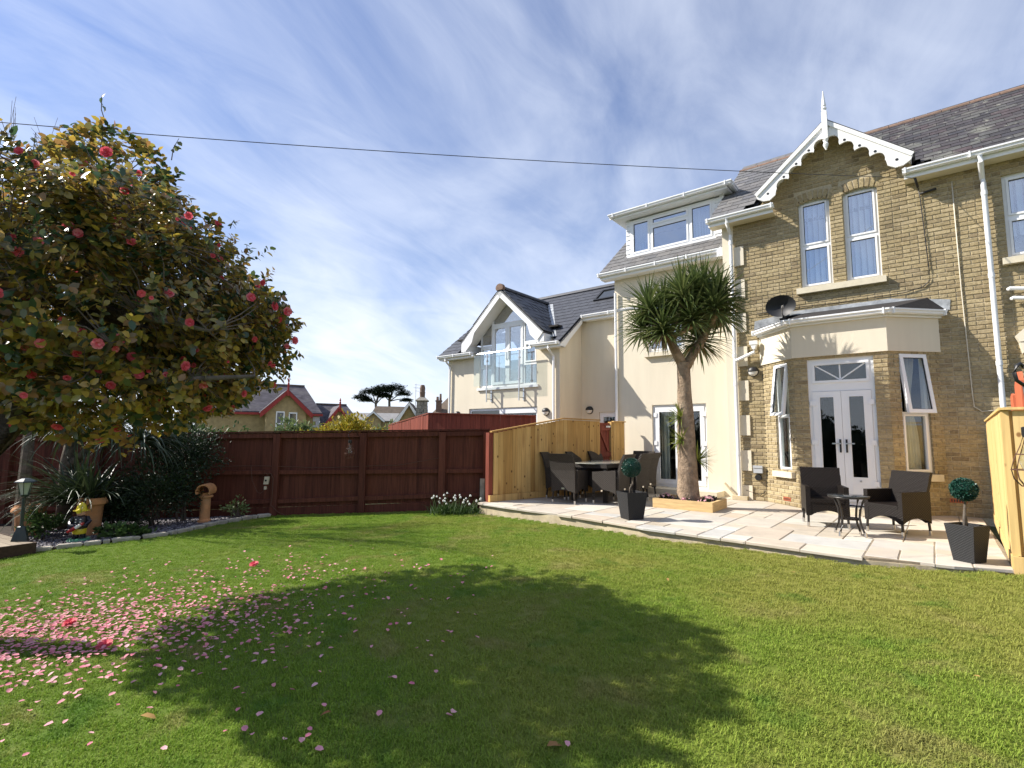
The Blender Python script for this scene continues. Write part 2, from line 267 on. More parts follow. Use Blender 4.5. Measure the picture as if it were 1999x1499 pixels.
# ------------------------------------------------------------------ mesh building
class MB:
    def __init__(s, T=None): s.v = []; s.f = []; s.m = []; s.t = []; s.T = T; s.tint = 0.0; s.mi = 0
    def add(s, vs, fs, mi=None, tint=None):
        b = len(s.v)
        s.v += [s.T(*p) for p in vs] if s.T else [tuple(p) for p in vs]
        s.f += [tuple(i+b for i in f) for f in fs]
        s.m += [s.mi if mi is None else mi]*len(fs); s.t += [s.tint if tint is None else tint]*len(fs)
    def box(s, a, b, **k):
        x0, y0, z0 = a; x1, y1, z1 = b
        s.add([(x0,y0,z0),(x1,y0,z0),(x1,y1,z0),(x0,y1,z0),(x0,y0,z1),(x1,y0,z1),(x1,y1,z1),(x0,y1,z1)],
              [(0,3,2,1),(4,5,6,7),(0,1,5,4),(1,2,6,5),(2,3,7,6),(3,0,4,7)], **k)
    def obox(s, c, ax, ay, az, hx, hy, hz, **k):
        c, ax, ay, az = map(np.asarray, (c, ax, ay, az))
        P = [c + ax*i*hx + ay*j*hy + az*l*hz for l in (-1, 1) for i, j in ((-1,-1),(1,-1),(1,1),(-1,1))]
        s.add(P, [(0,3,2,1),(4,5,6,7),(0,1,5,4),(1,2,6,5),(2,3,7,6),(3,0,4,7)], **k)
    def prism(s, poly, d, **k):
        """poly: 3-D points of one face; d: extrusion vector"""
        n = len(poly); d = np.asarray(d, float)
        P = [np.asarray(p, float) for p in poly]
        s.add(P + [p+d for p in P], [tuple(range(n-1, -1, -1)), tuple(range(n, 2*n))] + [(i, (i+1) % n, n+(i+1) % n, n+i) for i in range(n)], **k)
    def tube(s, path, r, n=8, cap=True, **k):
        P = [np.asarray(p, float) for p in path]; m = len(P)
        R = r if hasattr(r, '__len__') else [r]*m
        ref = np.array([0, 0, 1.]); vs = []
        for i, p in enumerate(P):
            t = P[min(i+1, m-1)] - P[max(i-1, 0)]; t = t/(np.linalg.norm(t)+1e-9)
            rr = ref if abs(t @ ref) < .95 else np.array([1., 0, 0])
            a = np.cross(t, rr); a /= np.linalg.norm(a); b = np.cross(t, a)
            vs += [p + R[i]*(a*math.cos(2*math.pi*j/n) + b*math.sin(2*math.pi*j/n)) for j in range(n)]
        fs = [(i*n+j, i*n+(j+1) % n, (i+1)*n+(j+1) % n, (i+1)*n+j) for i in range(m-1) for j in range(n)]
        if cap: fs += [tuple(range(n-1, -1, -1)), tuple((m-1)*n+j for j in range(n))]
        s.add(vs, fs, **k)
    def lathe(s, prof, c=(0,0,0), n=16, a0=0.0, **k):
        c = np.asarray(c, float); m = len(prof)
        vs = [c + np.array([r*math.cos(a0+2*math.pi*j/n), r*math.sin(a0+2*math.pi*j/n), z]) for r, z in prof for j in range(n)]
        fs = [(i*n+j, i*n+(j+1) % n, (i+1)*n+(j+1) % n, (i+1)*n+j) for i in range(m-1) for j in range(n)]
        fs += [tuple(range(n-1, -1, -1)), tuple((m-1)*n+j for j in range(n))]
        s.add(vs, fs, **k)
    def sweep(s, path, prof, closed=False, **k):
        """extrude profile (outward, up) along a level path of (x, y, z); outward is to the right of travel"""
        P = [np.asarray(p, float) for p in path]; m = len(P); n = len(prof); vs = []
        for i, p in enumerate(P):
            def nrm(a, b):
                d = b-a; d = d/np.linalg.norm(d[:2]); return np.array([d[1], -d[0]])
            if i == 0: o = nrm(P[0], P[1])
            elif i == m-1: o = nrm(P[-2], P[-1])
            else:
                a, b = nrm(P[i-1], p), nrm(p, P[i+1]); o = (a+b)/(1+a@b)
            vs += [p + np.array([o[0]*q, o[1]*q, h]) for q, h in prof]
        fs = [(i*n+j, i*n+(j+1) % n, (i+1)*n+(j+1) % n, (i+1)*n+j) for i in range(m-1) for j in range(n)]
        fs += [tuple(range(n-1, -1, -1)), tuple((m-1)*n+j for j in range(n))]
        s.add(vs, fs, **k)
    def holes(s, x0, x1, z0, z1, holes, y0, y1, **k):
        """a slab in the x-z plane with rectangular holes, cut into butted boxes"""
        xs = sorted({x0, x1} | {min(max(h[i], x0), x1) for h in holes for i in (0, 1)})
        for a, b in zip(xs, xs[1:]):
            if b-a < 1e-5: continue
            mid = (a+b)/2; cut = sorted((max(h[2], z0), min(h[3], z1)) for h in holes if h[0] < mid < h[1])
            z = z0
            for c0, c1 in cut:
                if c0-z > 1e-5: s.box((a, y0, z), (b, y1, c0), **k)
                z = max(z, c1)
            if z1-z > 1e-5: s.box((a, y0, z), (b, y1, z1), **k)
    def mesh(s, name, mats, smooth=False, fix=True):
        me = bpy.data.meshes.new(name); me.from_pydata([tuple(map(float, p)) for p in s.v], [], s.f)
        for m in (mats if isinstance(mats, (list, tuple)) else [mats]): me.materials.append(m)
        if any(s.m): me.polygons.foreach_set('material_index', s.m)
        if any(s.t): me.attributes.new('tint', 'FLOAT', 'FACE').data.foreach_set('value', s.t)
        if fix:
            bm = bmesh.new(); bm.from_mesh(me); bmesh.ops.recalc_face_normals(bm, faces=bm.faces); bm.to_mesh(me); bm.free()
        if smooth:
            me.polygons.foreach_set('use_smooth', [True]*len(me.polygons))
            if smooth != 'all': me.set_sharp_from_angle(angle=math.radians(40))
        me.update(); return me
    def build(s, name, mats, parent=None, smooth=False, fix=True):
        return link(name, s.mesh(name, mats, smooth, fix), parent)

def link(name, me, parent=None, mw=None):
    o = bpy.data.objects.new(name, me); COL.objects.link(o)
    if parent is not None:
        o.parent = parent
        if '_hp' in PAR.get(parent.name, ''): o.matrix_parent_inverse = parent.matrix_basis.inverted() @ H
    if mw is not None: o.matrix_basis = mw
    return o
PAR = {}
def tag(o, label=None, cat=None, group=None, kind=None):
    if label: o['label'] = label
    if cat: o['category'] = cat
    if group: o['group'] = group
    if kind: o['kind'] = kind
    return o
def thing(name, label, cat, loc, rz=0, group=None, house=False):
    """Empty at the thing's base; with house=True its children are written in the house frame"""
    o = bpy.data.objects.new(name, None); COL.objects.link(o); o.empty_display_size = .2
    o.location = tuple(map(float, loc)); o.rotation_euler = (0, 0, rz + (AZ if house else 0)); tag(o, label, cat, group)
    o.matrix_basis = Matrix.Translation(o.location) @ Matrix.Rotation(rz + (AZ if house else 0), 4, 'Z')
    if house: PAR[o.name] = '_hp'
    return o
def wallT(p0, d):
    """maps (along wall, into wall, up) to the house frame"""
    d = np.asarray(d, float); d = d/np.linalg.norm(d); i = np.array([-d[1], d[0]])
    return lambda x, y, z: (p0[0]+d[0]*x+i[0]*y, p0[1]+d[1]*x+i[1]*y, z)

HN = np.array(H)
def pieces(name, unit, mats4, mat, parent, frame='house', stuff=None, limit=300, smooth=False):
    """alike pieces: the `limit` that show largest become objects sharing one mesh, the rest one joined part"""
    F = HN if frame == 'house' else np.eye(4)
    if frame == 'own': F = np.array(parent.matrix_basis)
    sc = []
    for k, m in enumerate(mats4):
        c = F @ m @ np.array([0, 0, 0, 1]); x, y, d = cproj(c[:3])
        s_ = np.linalg.norm(m[:3, 0])*max(np.linalg.norm(m[:3, 2]), np.linalg.norm(m[:3, 1]))/max(d, .1)**2 if d > 0 else 0
        if not (-60 < x < 2060 and -60 < y < 1560): s_ *= 1e-3
        sc.append(s_)
    order = np.argsort(-np.array(sc)); ind = set(order[:limit].tolist())
    me = unit.mesh(name, mat, smooth)
    J = MB()
    uv = np.array(unit.v); 
    for k, m in enumerate(mats4):
        if k in ind: link(name, me, parent, Matrix(m.tolist()))
        else:
            P = uv @ m[:3, :3].T + m[:3, 3]; J.add(P, unit.f, tint=random.random())
    if J.v:
        o = J.build(stuff or name+'s', mat, parent, smooth, fix=False); o['kind'] = 'stuff'
def mat4(x, y, z, p):
    m = np.eye(4); m[:3, 0] = x; m[:3, 1] = y; m[:3, 2] = z; m[:3, 3] = p; return m
def unit_brick():
    b = MB(); c = .03; e = .10
    b.add([(-.5,.35,-.5),(.5,.35,-.5),(.5,.35,.5),(-.5,.35,.5),(-.5+c,0,-.5+e),(.5-c,0,-.5+e),(.5-c,0,.5-e),(-.5+c,0,.5-e),(-.5,1,-.5),(.5,1,-.5),(.5,1,.5),(-.5,1,.5)],
          [(4,5,6,7),(0,1,5,4),(1,2,6,5),(2,3,7,6),(3,0,4,7),(8,9,1,0),(9,10,2,1),(10,11,3,2),(11,8,0,3)]); return b
def unit_box():
    b = MB(); b.box((-.5, -.5, -.5), (.5, .5, .5)); return b
def unit_slate():
    b = MB(); b.box((-.5, 0, 0), (.5, 1, 1)); return b
# ------------------------------------------------------------------ building helpers
def ring(mb, x0, x1, z0, z1, w, y0, y1, **k): mb.holes(x0, x1, z0, z1, [(x0+w, x1-w, z0+w, z1-w)], y0, y1, **k)
def swing(T, zt, y0, a):
    """top-hung casement: everything below zt swings outward by angle a about the top edge at depth y0"""
    c, s = math.cos(a), math.sin(a)
    return lambda x, y, z: T(x, y0 + (y-y0)*c - (zt-z)*s, zt - (zt-z)*c - (y-y0)*s)
def window(parent, T, x0, x1, z0, z1, cells, y0=.09, depth=.07, bead=.032, glass='glass', name='window', mats='upvc'):
    """frame with glazed cells; bead = sash section round each pane"""
    mb = MB(T); mb.holes(x0, x1, z0, z1, [(a, b, c, d) for a, b, c, d in cells], y0, y0+depth)
    for a, b, c, d in cells: ring(mb, a, b, c, d, bead, y0-.016, y0+.045)
    for a, b, c, d in cells:                                                   # dark glazing gasket
        ring(mb, a+bead, b-bead, c+bead, d-bead, .008, y0+.004, y0+.03, mi=1)
    w = mb.build(name, [M[mats], M['black']], parent)
    for a, b, c, d in cells:
        g = MB(T); g.box((a+bead*.6, y0+.018, c+bead*.6), (b-bead*.6, y0+.026, d-bead*.6)); g.build('pane', M[glass], w)
    return w
def blinds(w, T, x0, x1, z0, z1, n, y=.20, rot=.75, name='blind_slat'):
    for i in range(n):
        mb = MB(T); cx_ = x0 + (i+.5)*(x1-x0)/n; hw_ = (x1-x0)/n*.50; c, s = math.cos(rot), math.sin(rot)
        mb.prism([(cx_-hw_*c, y-hw_*s, z0), (cx_+hw_*c, y+hw_*s, z0), (cx_+hw_*c, y+hw_*s, z1), (cx_-hw_*c, y-hw_*s, z1)], (0, .003, 0), tint=random.random())
        mb.build(name, M['blind'], w)
def curtain(w, T, x0, x1, z0, z1, y=.22, waves=5, tie=None, mat='curtain'):
    mb = MB(T); n = waves*8; rows = 10; vs = []
    for r in range(rows+1):
        q = r/rows; z = z0 + (z1-z0)*q
        k = 1.0
        if tie: k = 1 - .55*math.exp(-((q-tie)/.22)**2)
        for i in range(n+1):
            u = i/n; vs.append((x0+(x1-x0)*(u*k + (1-k)*.15), y + .025*math.sin(u*waves*2*math.pi)*(.6+.4*k), z))
    fs = [(r*(n+1)+i, r*(n+1)+i+1, (r+1)*(n+1)+i+1, (r+1)*(n+1)+i) for r in range(rows) for i in range(n)]
    mb.add(vs, fs); mb.build('curtain', M[mat], w, smooth='all', fix=False)
GUT = [(0, 0), (.045, -.012), (.075, -.03), (.085, -.055), (.10, -.06), (.105, 0), (.112, 0), (.112, .012), (.098, .012), (.09, -.045), (.07, -.02), (.01, .012)]
GUT = [(.0, .0), (.0, -.075), (.055, -.085), (.085, -.065), (.09, -.035), (.108, -.02), (.108, .006), (.096, .006), (.094, -.012), (.0, -.005)]
def gutter(parent, path, clips=True, name='gutter'):
    mb = MB(); mb.sweep(path, GUT)
    P = [np.asarray(p, float) for p in path]
    for a, b in zip(P, P[1:]):
        L = np.linalg.norm(b-a); d = (b-a)/L; o = np.array([d[1], -d[0], 0]); k = max(1, int(L/.75))
        for i in range(k+1):
            c = a + d*(.04 + (L-.08)*i/k)
            mb.obox(c+o*.056+np.array([0, 0, -.036]), d, o, (0, 0, 1), .012, .060, .053)
    g = mb.build(name, M['upvc'], parent); return g
def eaves(parent, u0, u1, yw, yo, z0, z1, mats='soffit'):
    """boxed soffit and fascia along the house front"""
    mb = MB(); mb.box((u0, yo, z0), (u1, yw-.002, z0+.02)); mb.build('soffit', M[mats], parent)
    mb = MB(); mb.box((u0, yo-.018, z0-.006), (u1, yo-.001, z1)); mb.build('fascia_board', M['upvc'], parent)
def brick_rows(out, p0, d, L, z0, z1, holes, clip=None, seed=0, y=0.0, course=.075):
    R = random.Random(seed); d = np.asarray(d, float); d = d/np.linalg.norm(d); inn = np.array([-d[1], d[0]])
    k = 0; z = z0
    while z + course*.5 < z1:
        za, zb = z+.006, min(z+course-.006, z1); zm = (za+zb)/2
        iv = [(0., L)]
        if clip:
            a, b = clip(zm); iv = [(max(0, a), min(L, b))]
        for h in holes:
            if h[2] < zm < h[3]:
                nv = []
                for a, b in iv:
                    if h[1] <= a or h[0] >= b: nv.append((a, b))
                    else:
                        if h[0]-a > .02: nv.append((a, h[0]))
                        if b-h[1] > .02: nv.append((h[1], b))
                iv = nv
        for a, b in iv:
            if b-a < .03: continue
            x = a; first = True
            off = 0 if k % 2 == 0 else .5
            j = math.floor(a/.225 - off)
            while x < b-1e-4:
                nx = (j+1+off)*.225; j += 1
                if nx - x < .04 : continue
                nx = min(nx, b)
                if b-nx < .04: nx = b
                segs = [(x, nx)]
                if nx-x > .2 and R.random() < .22: segs = [(x, (x+nx)/2), ((x+nx)/2, nx)]
                for s0, s1 in segs:
                    e0 = .005 if s0 > a+1e-4 else 0; e1 = .005 if s1 < b-1e-4 else 0
                    l = s1-s0-e0-e1; c = (s0+e0+s1-e1)/2; pr = R.uniform(-.003, .003)
                    q = p0[0]+d[0]*c+inn[0]*(y+pr), p0[1]+d[1]*c+inn[1]*(y+pr)
                    tl = R.uniform(-.004, .004)
                    out.append(mat4((d[0]*l, d[1]*l, tl*l), (inn[0]*.03, inn[1]*.03, 0), (0, 0, zb-za), (q[0], q[1], zm)))
                x = nx
        k += 1; z += course
def slates(out, eave, along, slope, rows, u0, u1, w, exp, ln, th=.008, clip=None, seed=1, lift=.004, half=True, gap=.008):
    R = random.Random(seed); al = np.asarray(along, float); sl_ = np.asarray(slope, float); sl_ /= np.linalg.norm(sl_); nr = np.cross(al, sl_)
    for k in range(rows):
        q = k*exp; iv = [(u0, u1)]
        if clip: iv = clip(np.asarray(eave)+sl_*(q+exp*.4), u0, u1)
        for a, b in iv:
            x0 = math.floor(a/w)*w + (w/2 if (k % 2 and half) else 0) - (w if (k % 2 and half) else 0)
            while x0 < b:
                s0, s1 = max(x0, a), min(x0+w, b); x0 += w
                if s1-s0 < .05: continue
                g = gap; c = (s0+s1)/2; wob = R.uniform(-.006, .006); rise = th*2+.003+R.uniform(0, .003)
                p = np.asarray(eave) + al*c + sl_*(q+wob) + nr*(lift+rise)
                out.append(mat4(al*(s1-s0-g)+sl_*R.uniform(-.002, .002), sl_*ln - nr*(rise), nr*th, p))
def wall_light(name_label, T, x, z, loc_thing, group='bulkhead lights on the house walls'):
    """round eyelid wall light: thing with body, hood and diffuser; T maps local wall coords to the world"""
    p = T(x, 0, z); t = thing('wall_light', name_label, 'wall light', p, AZ, group)
    b = MB(lambda X, Y, Z: (X, -Y, Z))
    def disc(r0, r1, y0, y1, a0, a1, n=20, mi=0):
        A = [a0+(a1-a0)*i/n for i in range(n+1)]
        b.prism([(r0*math.cos(a), y0, r0*math.sin(a)) for a in A], (0, y1-y0, 0))
    disc(.105, .105, 0, .03, 0, 2*math.pi); b.build('back_plate', M['black'], t)
    b = MB(lambda X, Y, Z: (X, -Y, Z))
    prof = [(.10, .03), (.095, .06), (.075, .085), (.04, .10), (0.001, .103)]
    def dome(mb, a0, a1, prof, n=16):
        vs = [(r*math.cos(a0+(a1-a0)*i/n), y, r*math.sin(a0+(a1-a0)*i/n)) for r, y in prof for i in range(n+1)]
        mb.add(vs, [(k*(n+1)+i, k*(n+1)+i+1, (k+1)*(n+1)+i+1, (k+1)*(n+1)+i) for k in range(len(prof)-1) for i in range(n)])
    dome(b, 0, 2*math.pi, [(r*.93, y*.93+.001) for r, y in prof]); b.build('diffuser', M['diffuser'], t, smooth='all', fix=False)
    b = MB(lambda X, Y, Z: (X, -Y, Z)); dome(b, 0, math.pi, [(r*1.04, y*1.08) for r, y in prof]); b.build('hood', M['black'], t, smooth='all', fix=False)
    return t
I3 = lambda x, y, z: (x, y, z)

# ================================================================== the ground
def axis(a, b, mid0, mid1, fine, coarse):
    xs = list(np.arange(mid0, mid1+1e-6, fine)); g = fine
    x = mid0
    L_ = []
    while x > a: g *= 1.5; x -= g; L_.append(x)
    g = fine; x = mid1; R_ = []
    while x < b: g *= 1.5; x += g; R_.append(x)
    return L_[::-1] + xs + R_
def ground_z(x, y):
    z = min(lawn_z(x, y), -.06) - .06 if -13 < x < 9 and y < 11.2 else -.45
    if y > 11.2: z = -.45 - min(1, (y-11.2)/14)**1.3*3.3
    if x < -13: z -= min(1.5, (-13-x)*.1)
    return max(-4.2, z)
xs = axis(-900, 900, -14, 10, 1.0, 0); ys = axis(-900, 1200, -8, 14, 1.0, 0)
mb = MB(); mb.add([(x, y, ground_z(x, y)) for y in ys for x in xs], [(j*len(xs)+i, j*len(xs)+i+1, (j+1)*len(xs)+i+1, (j+1)*len(xs)+i) for j in range(len(ys)-1) for i in range(len(xs)-1)])
tag(mb.build('ground', M['ground'], smooth='all', fix=False), kind='structure')

EDGE = [(-3.66, 4.03), (-2.25, 4.2), (-.98, 4.31), (-.07, 4.51), (1.27, 4.58), (1.91, 4.62), (2.5, 4.66), (3.25, 4.48), (3.70, 4.30)]
def edge_n(u): return float(np.interp(u, [e[0] for e in EDGE], [e[1] for e in EDGE]))
BED = [(-13.5, 10.46), (-4.75, 10.46), (-5.01, 10.22), (-5.36, 9.61), (-5.62, 8.73), (-6.28, 8.18), (-6.75, 7.86), (-7.9, 7.2), (-13.5, 6.6)]
def in_poly(x, y, P):
    c = False
    for (x0, y0), (x1, y1) in zip(P, P[1:]+P[:1]):
        if (y0 > y) != (y1 > y) and x < (x1-x0)*(y-y0)/(y1-y0)+x0: c = not c
    return c
def on_lawn(x, y, m=0.0):
    d = np.array([x, y, 0])-O; u, n = d @ U, -(d @ V)
    if -3.6-m < u < 3.78 and n < edge_n(u)+m: return False
    if u >= 3.6 and n < 4.33: return False
    if u < -3.6 and y > 10.45: return False
    if u < -3.5 and n < 3.0 and y > 9.6 and u > -3.7: return False
    return not in_poly(x, y, BED)
# the lawn: a clipped sheet of small cells so that its edge follows the patio and the bed
G = .125
def lawn_cells():
    vs, fs, idx = [], [], {}
    def vid(i, j):
        if (i, j) not in idx:
            x, y = i*G, j*G; idx[(i, j)] = len(vs); vs.append((x, y, lawn_z(x, y) + .006*mnoise.noise((x*1.3, y*1.3, 0))))
        return idx[(i, j)]
    for j in range(int(-4/G), int(10.75/G)):
        for i in range(int(-13/G), int(9/G)):
            if on_lawn((i+.5)*G, (j+.5)*G, .05): fs.append((vid(i, j), vid(i+1, j), vid(i+1, j+1), vid(i, j+1)))
    return vs, fs
lv, lf = lawn_cells()

# ================================================================== the patio
pb = MB(lambda u, n, z: (u, -n, z))
P2 = [(e[0]+.02, e[1]-.035) for e in EDGE] + [(3.70, .1), (3.6, -.5), (-3.2, -1.0), (-3.3, 2.3)]
pb.prism([(u, n, -.55) for u, n in P2], (0, 0, .515))
patio = link('patio', pb.mesh('patio', M['concrete'])); patio.matrix_basis = H; tag(patio, kind='structure')
jb = MB(lambda u, n, z: (u, -n, z)); P3 = [(e[0]+.05, e[1]-.06) for e in EDGE] + [(3.69, .1), (3.6, -.5), (-3.2, -1.0), (-3.3, 2.3)]
jb.prism([(u, n, -.035) for u, n in P3], (0, 0, .027)); jb.build('paving_joints', M['joint'], patio)
occ = set(); mod = .30; N0 = 16
slabs = []
Rp = random.Random(5)
for j in range(0, 19):
    for i in range(-14, 14):
        if (i, j) in occ: continue
        opts = [(3, 2), (2, 3), (2, 2), (2, 2), (3, 2), (2, 1), (1, 2), (3, 1), (1, 1)]
        Rp.shuffle(opts); opts.append((1, 1))
        for a, b in opts:
            if all((i+p, j+q) not in occ for p in range(a) for q in range(b)):
                occ |= {(i+p, j+q) for p in range(a) for q in range(b)}; slabs.append((i, j, a, b)); break
for i, j, a, b in slabs:
    u0, u1 = i*mod+.004+.1, (i+a)*mod-.004+.1; n1, n0 = 4.80-j*mod-.004, 4.80-(j+b)*mod+.004
    us = sorted({u0, u1} | {e[0] for e in EDGE if u0 < e[0] < u1})
    us = [u for u in us if -3.66 <= u <= 3.70] 
    if len(us) < 2: continue
    top = [(u, min(n1, edge_n(u)+Rp.uniform(-.01, .012))) for u in us]; 
    if min(t[1] for t in top) - n0 < .04 or n1 < -1.3: continue
    lim = lambda u, n: max(n, -.9)
    poly = [(us[0], n0), (us[-1], n0)] + top[::-1]
    dz = Rp.uniform(-.003, .003); mbs = MB(lambda u, n, z: (u, -n, z))
    k = len(poly); cx0 = sum(p[0] for p in poly)/k; cn0 = sum(p[1] for p in poly)/k
    def inset(p, e): 
        dx, dy = cx0-p[0], cn0-p[1]; return (p[0]+math.copysign(min(e, abs(dx)), dx), p[1]+math.copysign(min(e, abs(dy)), dy))
    V0 = [(p[0], p[1], -.034) for p in poly]; V1 = [(p[0]+Rp.uniform(-.003, .003), p[1]+Rp.uniform(-.003, .003), -.007+dz) for p in poly]; V2 = [(*inset(p, .009), dz) for p in poly]
    mbs.add(V0+V1+V2, [tuple(range(k-1, -1, -1)), tuple(range(2*k, 3*k))] + [(o_*k+q, o_*k+(q+1) % k, (o_+1)*k+(q+1) % k, (o_+1)*k+q) for o_ in (0, 1) for q in range(k)])
    mbs.build('paving_slab', M['paving'], patio)

# ================================================================== brick house
house = thing('brick_house', 'tall house of buff brick with a white scalloped gable board and a canted bay', 'house', hw(2, 0), house=True)
W1, W2, W3 = (1.285, 1.84, 4.22, 6.03), (2.05, 2.61, 4.22, 6.03), (4.27, 4.95, 4.20, 5.62)
GA, GZ, GS = 1.885, 7.26, .86
def gable_clip(z): return (-10, 20) if z < 5.93 else (GA-(GZ-z)/GS, GA+(GZ-z)/GS)
BR = []
bayhole = (.52, 3.29, -1, 3.40)
arch = [(w[0]-.055, w[1]+.055, w[3]-.06, w[3]+.17) for w in (W1, W2)]
brick_rows(BR, (0, 0), (1, 0), 8.0, 0.0, 7.3, [(-.1, .03, -1, 9), bayhole, W1, W2, W3, (4.40, 5.3, -1, 2.62)] + arch, clip=gable_clip, seed=3)
for w in (W1, W2):                                                             # segmental arches
    c, hwid = (w[0]+w[1])/2, (w[1]-w[0])/2; rise = .055; Rr = (hwid**2+rise**2)/(2*rise); zc = w[3]-rise+.01-Rr+.0
    a1 = math.asin((hwid+.02)/Rr); n = 8
    for i in range(n):
        a = -a1 + (i+.5)*2*a1/n; ax, az_ = math.sin(a), math.cos(a); rm = Rr+.105
        BR.append(mat4((math.cos(a)*.066, 0, -math.sin(a)*.066), (0, .03, 0), (ax*.195, 0, az_*.195), (c+ax*rm, Rp.uniform(-.003, .002), zc+az_*rm)))
BAY = [(.50, 0), (1.20, -.68), (2.63, -.68), (3.31, 0)]
BL, BF, BRt = [np.linalg.norm(np.subtract(BAY[i+1], BAY[i])) for i in range(3)]
dl, df, dr = [np.subtract(BAY[i+1], BAY[i])/np.linalg.norm(np.subtract(BAY[i+1], BAY[i])) for i in range(3)]
wL, wF, wR = (.38, .80, .64, 2.70), (.22, 1.23, -1, 2.70), (.21, .73, .68, 2.72)
for p, d, L, hl, sd in ((BAY[0], dl, BL, wL, 11), (BAY[1], df, BF, wF, 12), (BAY[2], dr, BRt, wR, 13)):
    brick_rows(BR, p, d, L, 0.0, 2.75, [hl], seed=sd)
pieces('brick', unit_brick(), BR, M['brick'], house, stuff='brickwork')
mb = MB(); mb.holes(.03, 8.0, -.3, 5.93, [W1, W2, W3, (.62, 3.19, -1, 2.72), (4.40, 5.3, -1, 2.62)], .011, .14)
hgt = GZ-6.03; mb.holes(GA-hgt/GS, GA+hgt/GS, 5.931, 6.03, [W1, W2], .011, .14); mb.prism([(GA-hgt/GS, .011, 6.031), (GA+hgt/GS, .011, 6.031), (GA, .011, GZ)], (0, .13, 0))
for p, d, L, hl in ((BAY[0], dl, BL, wL), (BAY[1], df, BF, wF), (BAY[2], dr, BRt, wR)):
    T = wallT(p, d); old = mb.T; mb.T = T; mb.holes(.006 if p is not BAY[0] else 0, L-.006, -.3, 2.745, [hl], .011, .11); mb.T = old
mb.build('wall', M['mortar'], house)
# cream end strip, side and back walls, room lining with the indoor darkness in its colour
mb = MB(); mb.box((-.20, -.004, -.3), (.03, .42, 5.93)); mb.prism([(-.2, .42, -.3), (-.2, 5.25, -.3), (-.2, 5.25, 5.9), (-.2, 2.5, 8.2), (-.2, .42, 6.4)], (.14, 0, 0)); mb.box((-.06, 5.1, -.3), (8, 5.25, 5.9)); mb.build('rendered_wall', M['render'], house)
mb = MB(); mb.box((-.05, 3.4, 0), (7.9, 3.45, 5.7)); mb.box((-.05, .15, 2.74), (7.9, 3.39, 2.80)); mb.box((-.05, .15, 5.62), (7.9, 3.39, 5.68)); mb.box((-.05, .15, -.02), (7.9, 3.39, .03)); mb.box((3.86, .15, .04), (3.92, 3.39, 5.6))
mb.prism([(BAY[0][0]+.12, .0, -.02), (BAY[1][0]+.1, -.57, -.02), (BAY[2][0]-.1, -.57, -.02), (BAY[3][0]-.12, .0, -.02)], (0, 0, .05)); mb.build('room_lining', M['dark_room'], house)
for k in range(8):                                                             # quoin blocks
    zb = max(.005, .655+.722*(k-1)-.06); mb = MB(); x1 = .235
    mb.box((.031, -.028, zb), (x1, .02, .655+.722*(k-1)+.355 if k else .30)); mb.build('quoin', M['render'], house)
# upper windows
Tm = wallT((0, 0), (1, 0))
for w, mid in ((W1, 5.08), (W2, 5.08)):
    fw = .055; win = window(house, Tm, w[0], w[1], w[2], w[3], [(w[0]+fw, w[1]-fw, w[2]+fw, mid-.03), (w[0]+fw, w[1]-fw, mid+.03, w[3]-fw-.02)], y0=.085, glass='glass_upper')
    blinds(win, Tm, w[0]+.04, w[1]-.04, w[2]+.02, w[3]-.04, 5, y=.17)
w = W3; win = window(house, Tm, *w, [(w[0]+.06, w[1]-.06, w[2]+.06, 4.86), (w[0]+.06, w[1]-.06, 4.93, w[3]-.06)], y0=.08, glass='glass_upper'); blinds(win, Tm, w[0]+.05, w[1]-.05, 4.6, w[3]-.04, 5, y=.17)
mb = MB(); mb.box((1.215, -.10, 4.10), (2.665, .13, 4.216)); mb.build('window_sill', M['stone'], house)
mb = MB(); mb.box((4.20, -.10, 4.09), (5.02, .13, 4.196)); mb.build('window_sill', M['stone'], house)
# reveals
mb = MB()
for w in (W1, W2, W3):
    mb.box((w[0], .008, w[2]), (w[0]+.006, .13, w[3])); mb.box((w[1]-.006, .008, w[2]), (w[1], .13, w[3]))
mb.build('window_reveals', M['brick'], house)
# main roof
RS = .84; th = math.atan(RS); sv = np.array([0, math.cos(th), math.sin(th)]); EV = np.array([0, -.27, 5.985])
RY = 2.32
def roofz(y): return EV[2]+RS*(y-EV[1])
mb = MB(); 
for a_, b_, y_ in ((-.36, .56, EV[1]), (.561, 3.209, .22), (3.21, 8.2, EV[1])): mb.prism([(a_, y_, roofz(y_)-.03), (b_, y_, roofz(y_)-.03), (b_, RY, roofz(RY)-.03), (a_, RY, roofz(RY)-.03)], (0, .02, -.04))
mb.prism([(-.36, 5.4, EV[2]-.03), (8.2, 5.4, EV[2]-.03), (8.2, RY+.02, roofz(RY)-.03), (-.36, RY+.02, roofz(RY)-.03)], (0, -.02, -.04)); mb.build('roof', M['felt'], house)
def gclip(p, a, b):
    hh = (7.34-p[2])/GS
    if hh <= 0: return [(a, b)]
    return [(a, min(b, GA-hh)), (max(a, GA+hh), b)]
SL = []; slates(SL, EV, (1, 0, 0), sv, 18, 1.0, 8.2, .255, .19, .36, th=.011, clip=gclip, seed=2)
pieces('slate', unit_slate(), SL, M['slate'], house, stuff='slate_roofing')
SL = []; slates(SL, EV, (1, 0, 0), sv, 15, -.36, GA, .34, .235, .44, th=.014, clip=lambda p, a, b: [(a, min(1.0 if p[2] > 7.3 else 9, GA-max(0, (7.34-p[2])/GS)))], seed=4)
SL = [m for m in SL if m[0, 3] < GA]
pieces('grey_slate', unit_slate(), SL, M['slate_grey'], house)
RT = []; 
for i in range(19): RT.append(mat4((.44, 0, 0), (0, 1, 0), (0, 0, 1), (-.36+.22+.45*i, RY+.01, roofz(RY)-.045)))
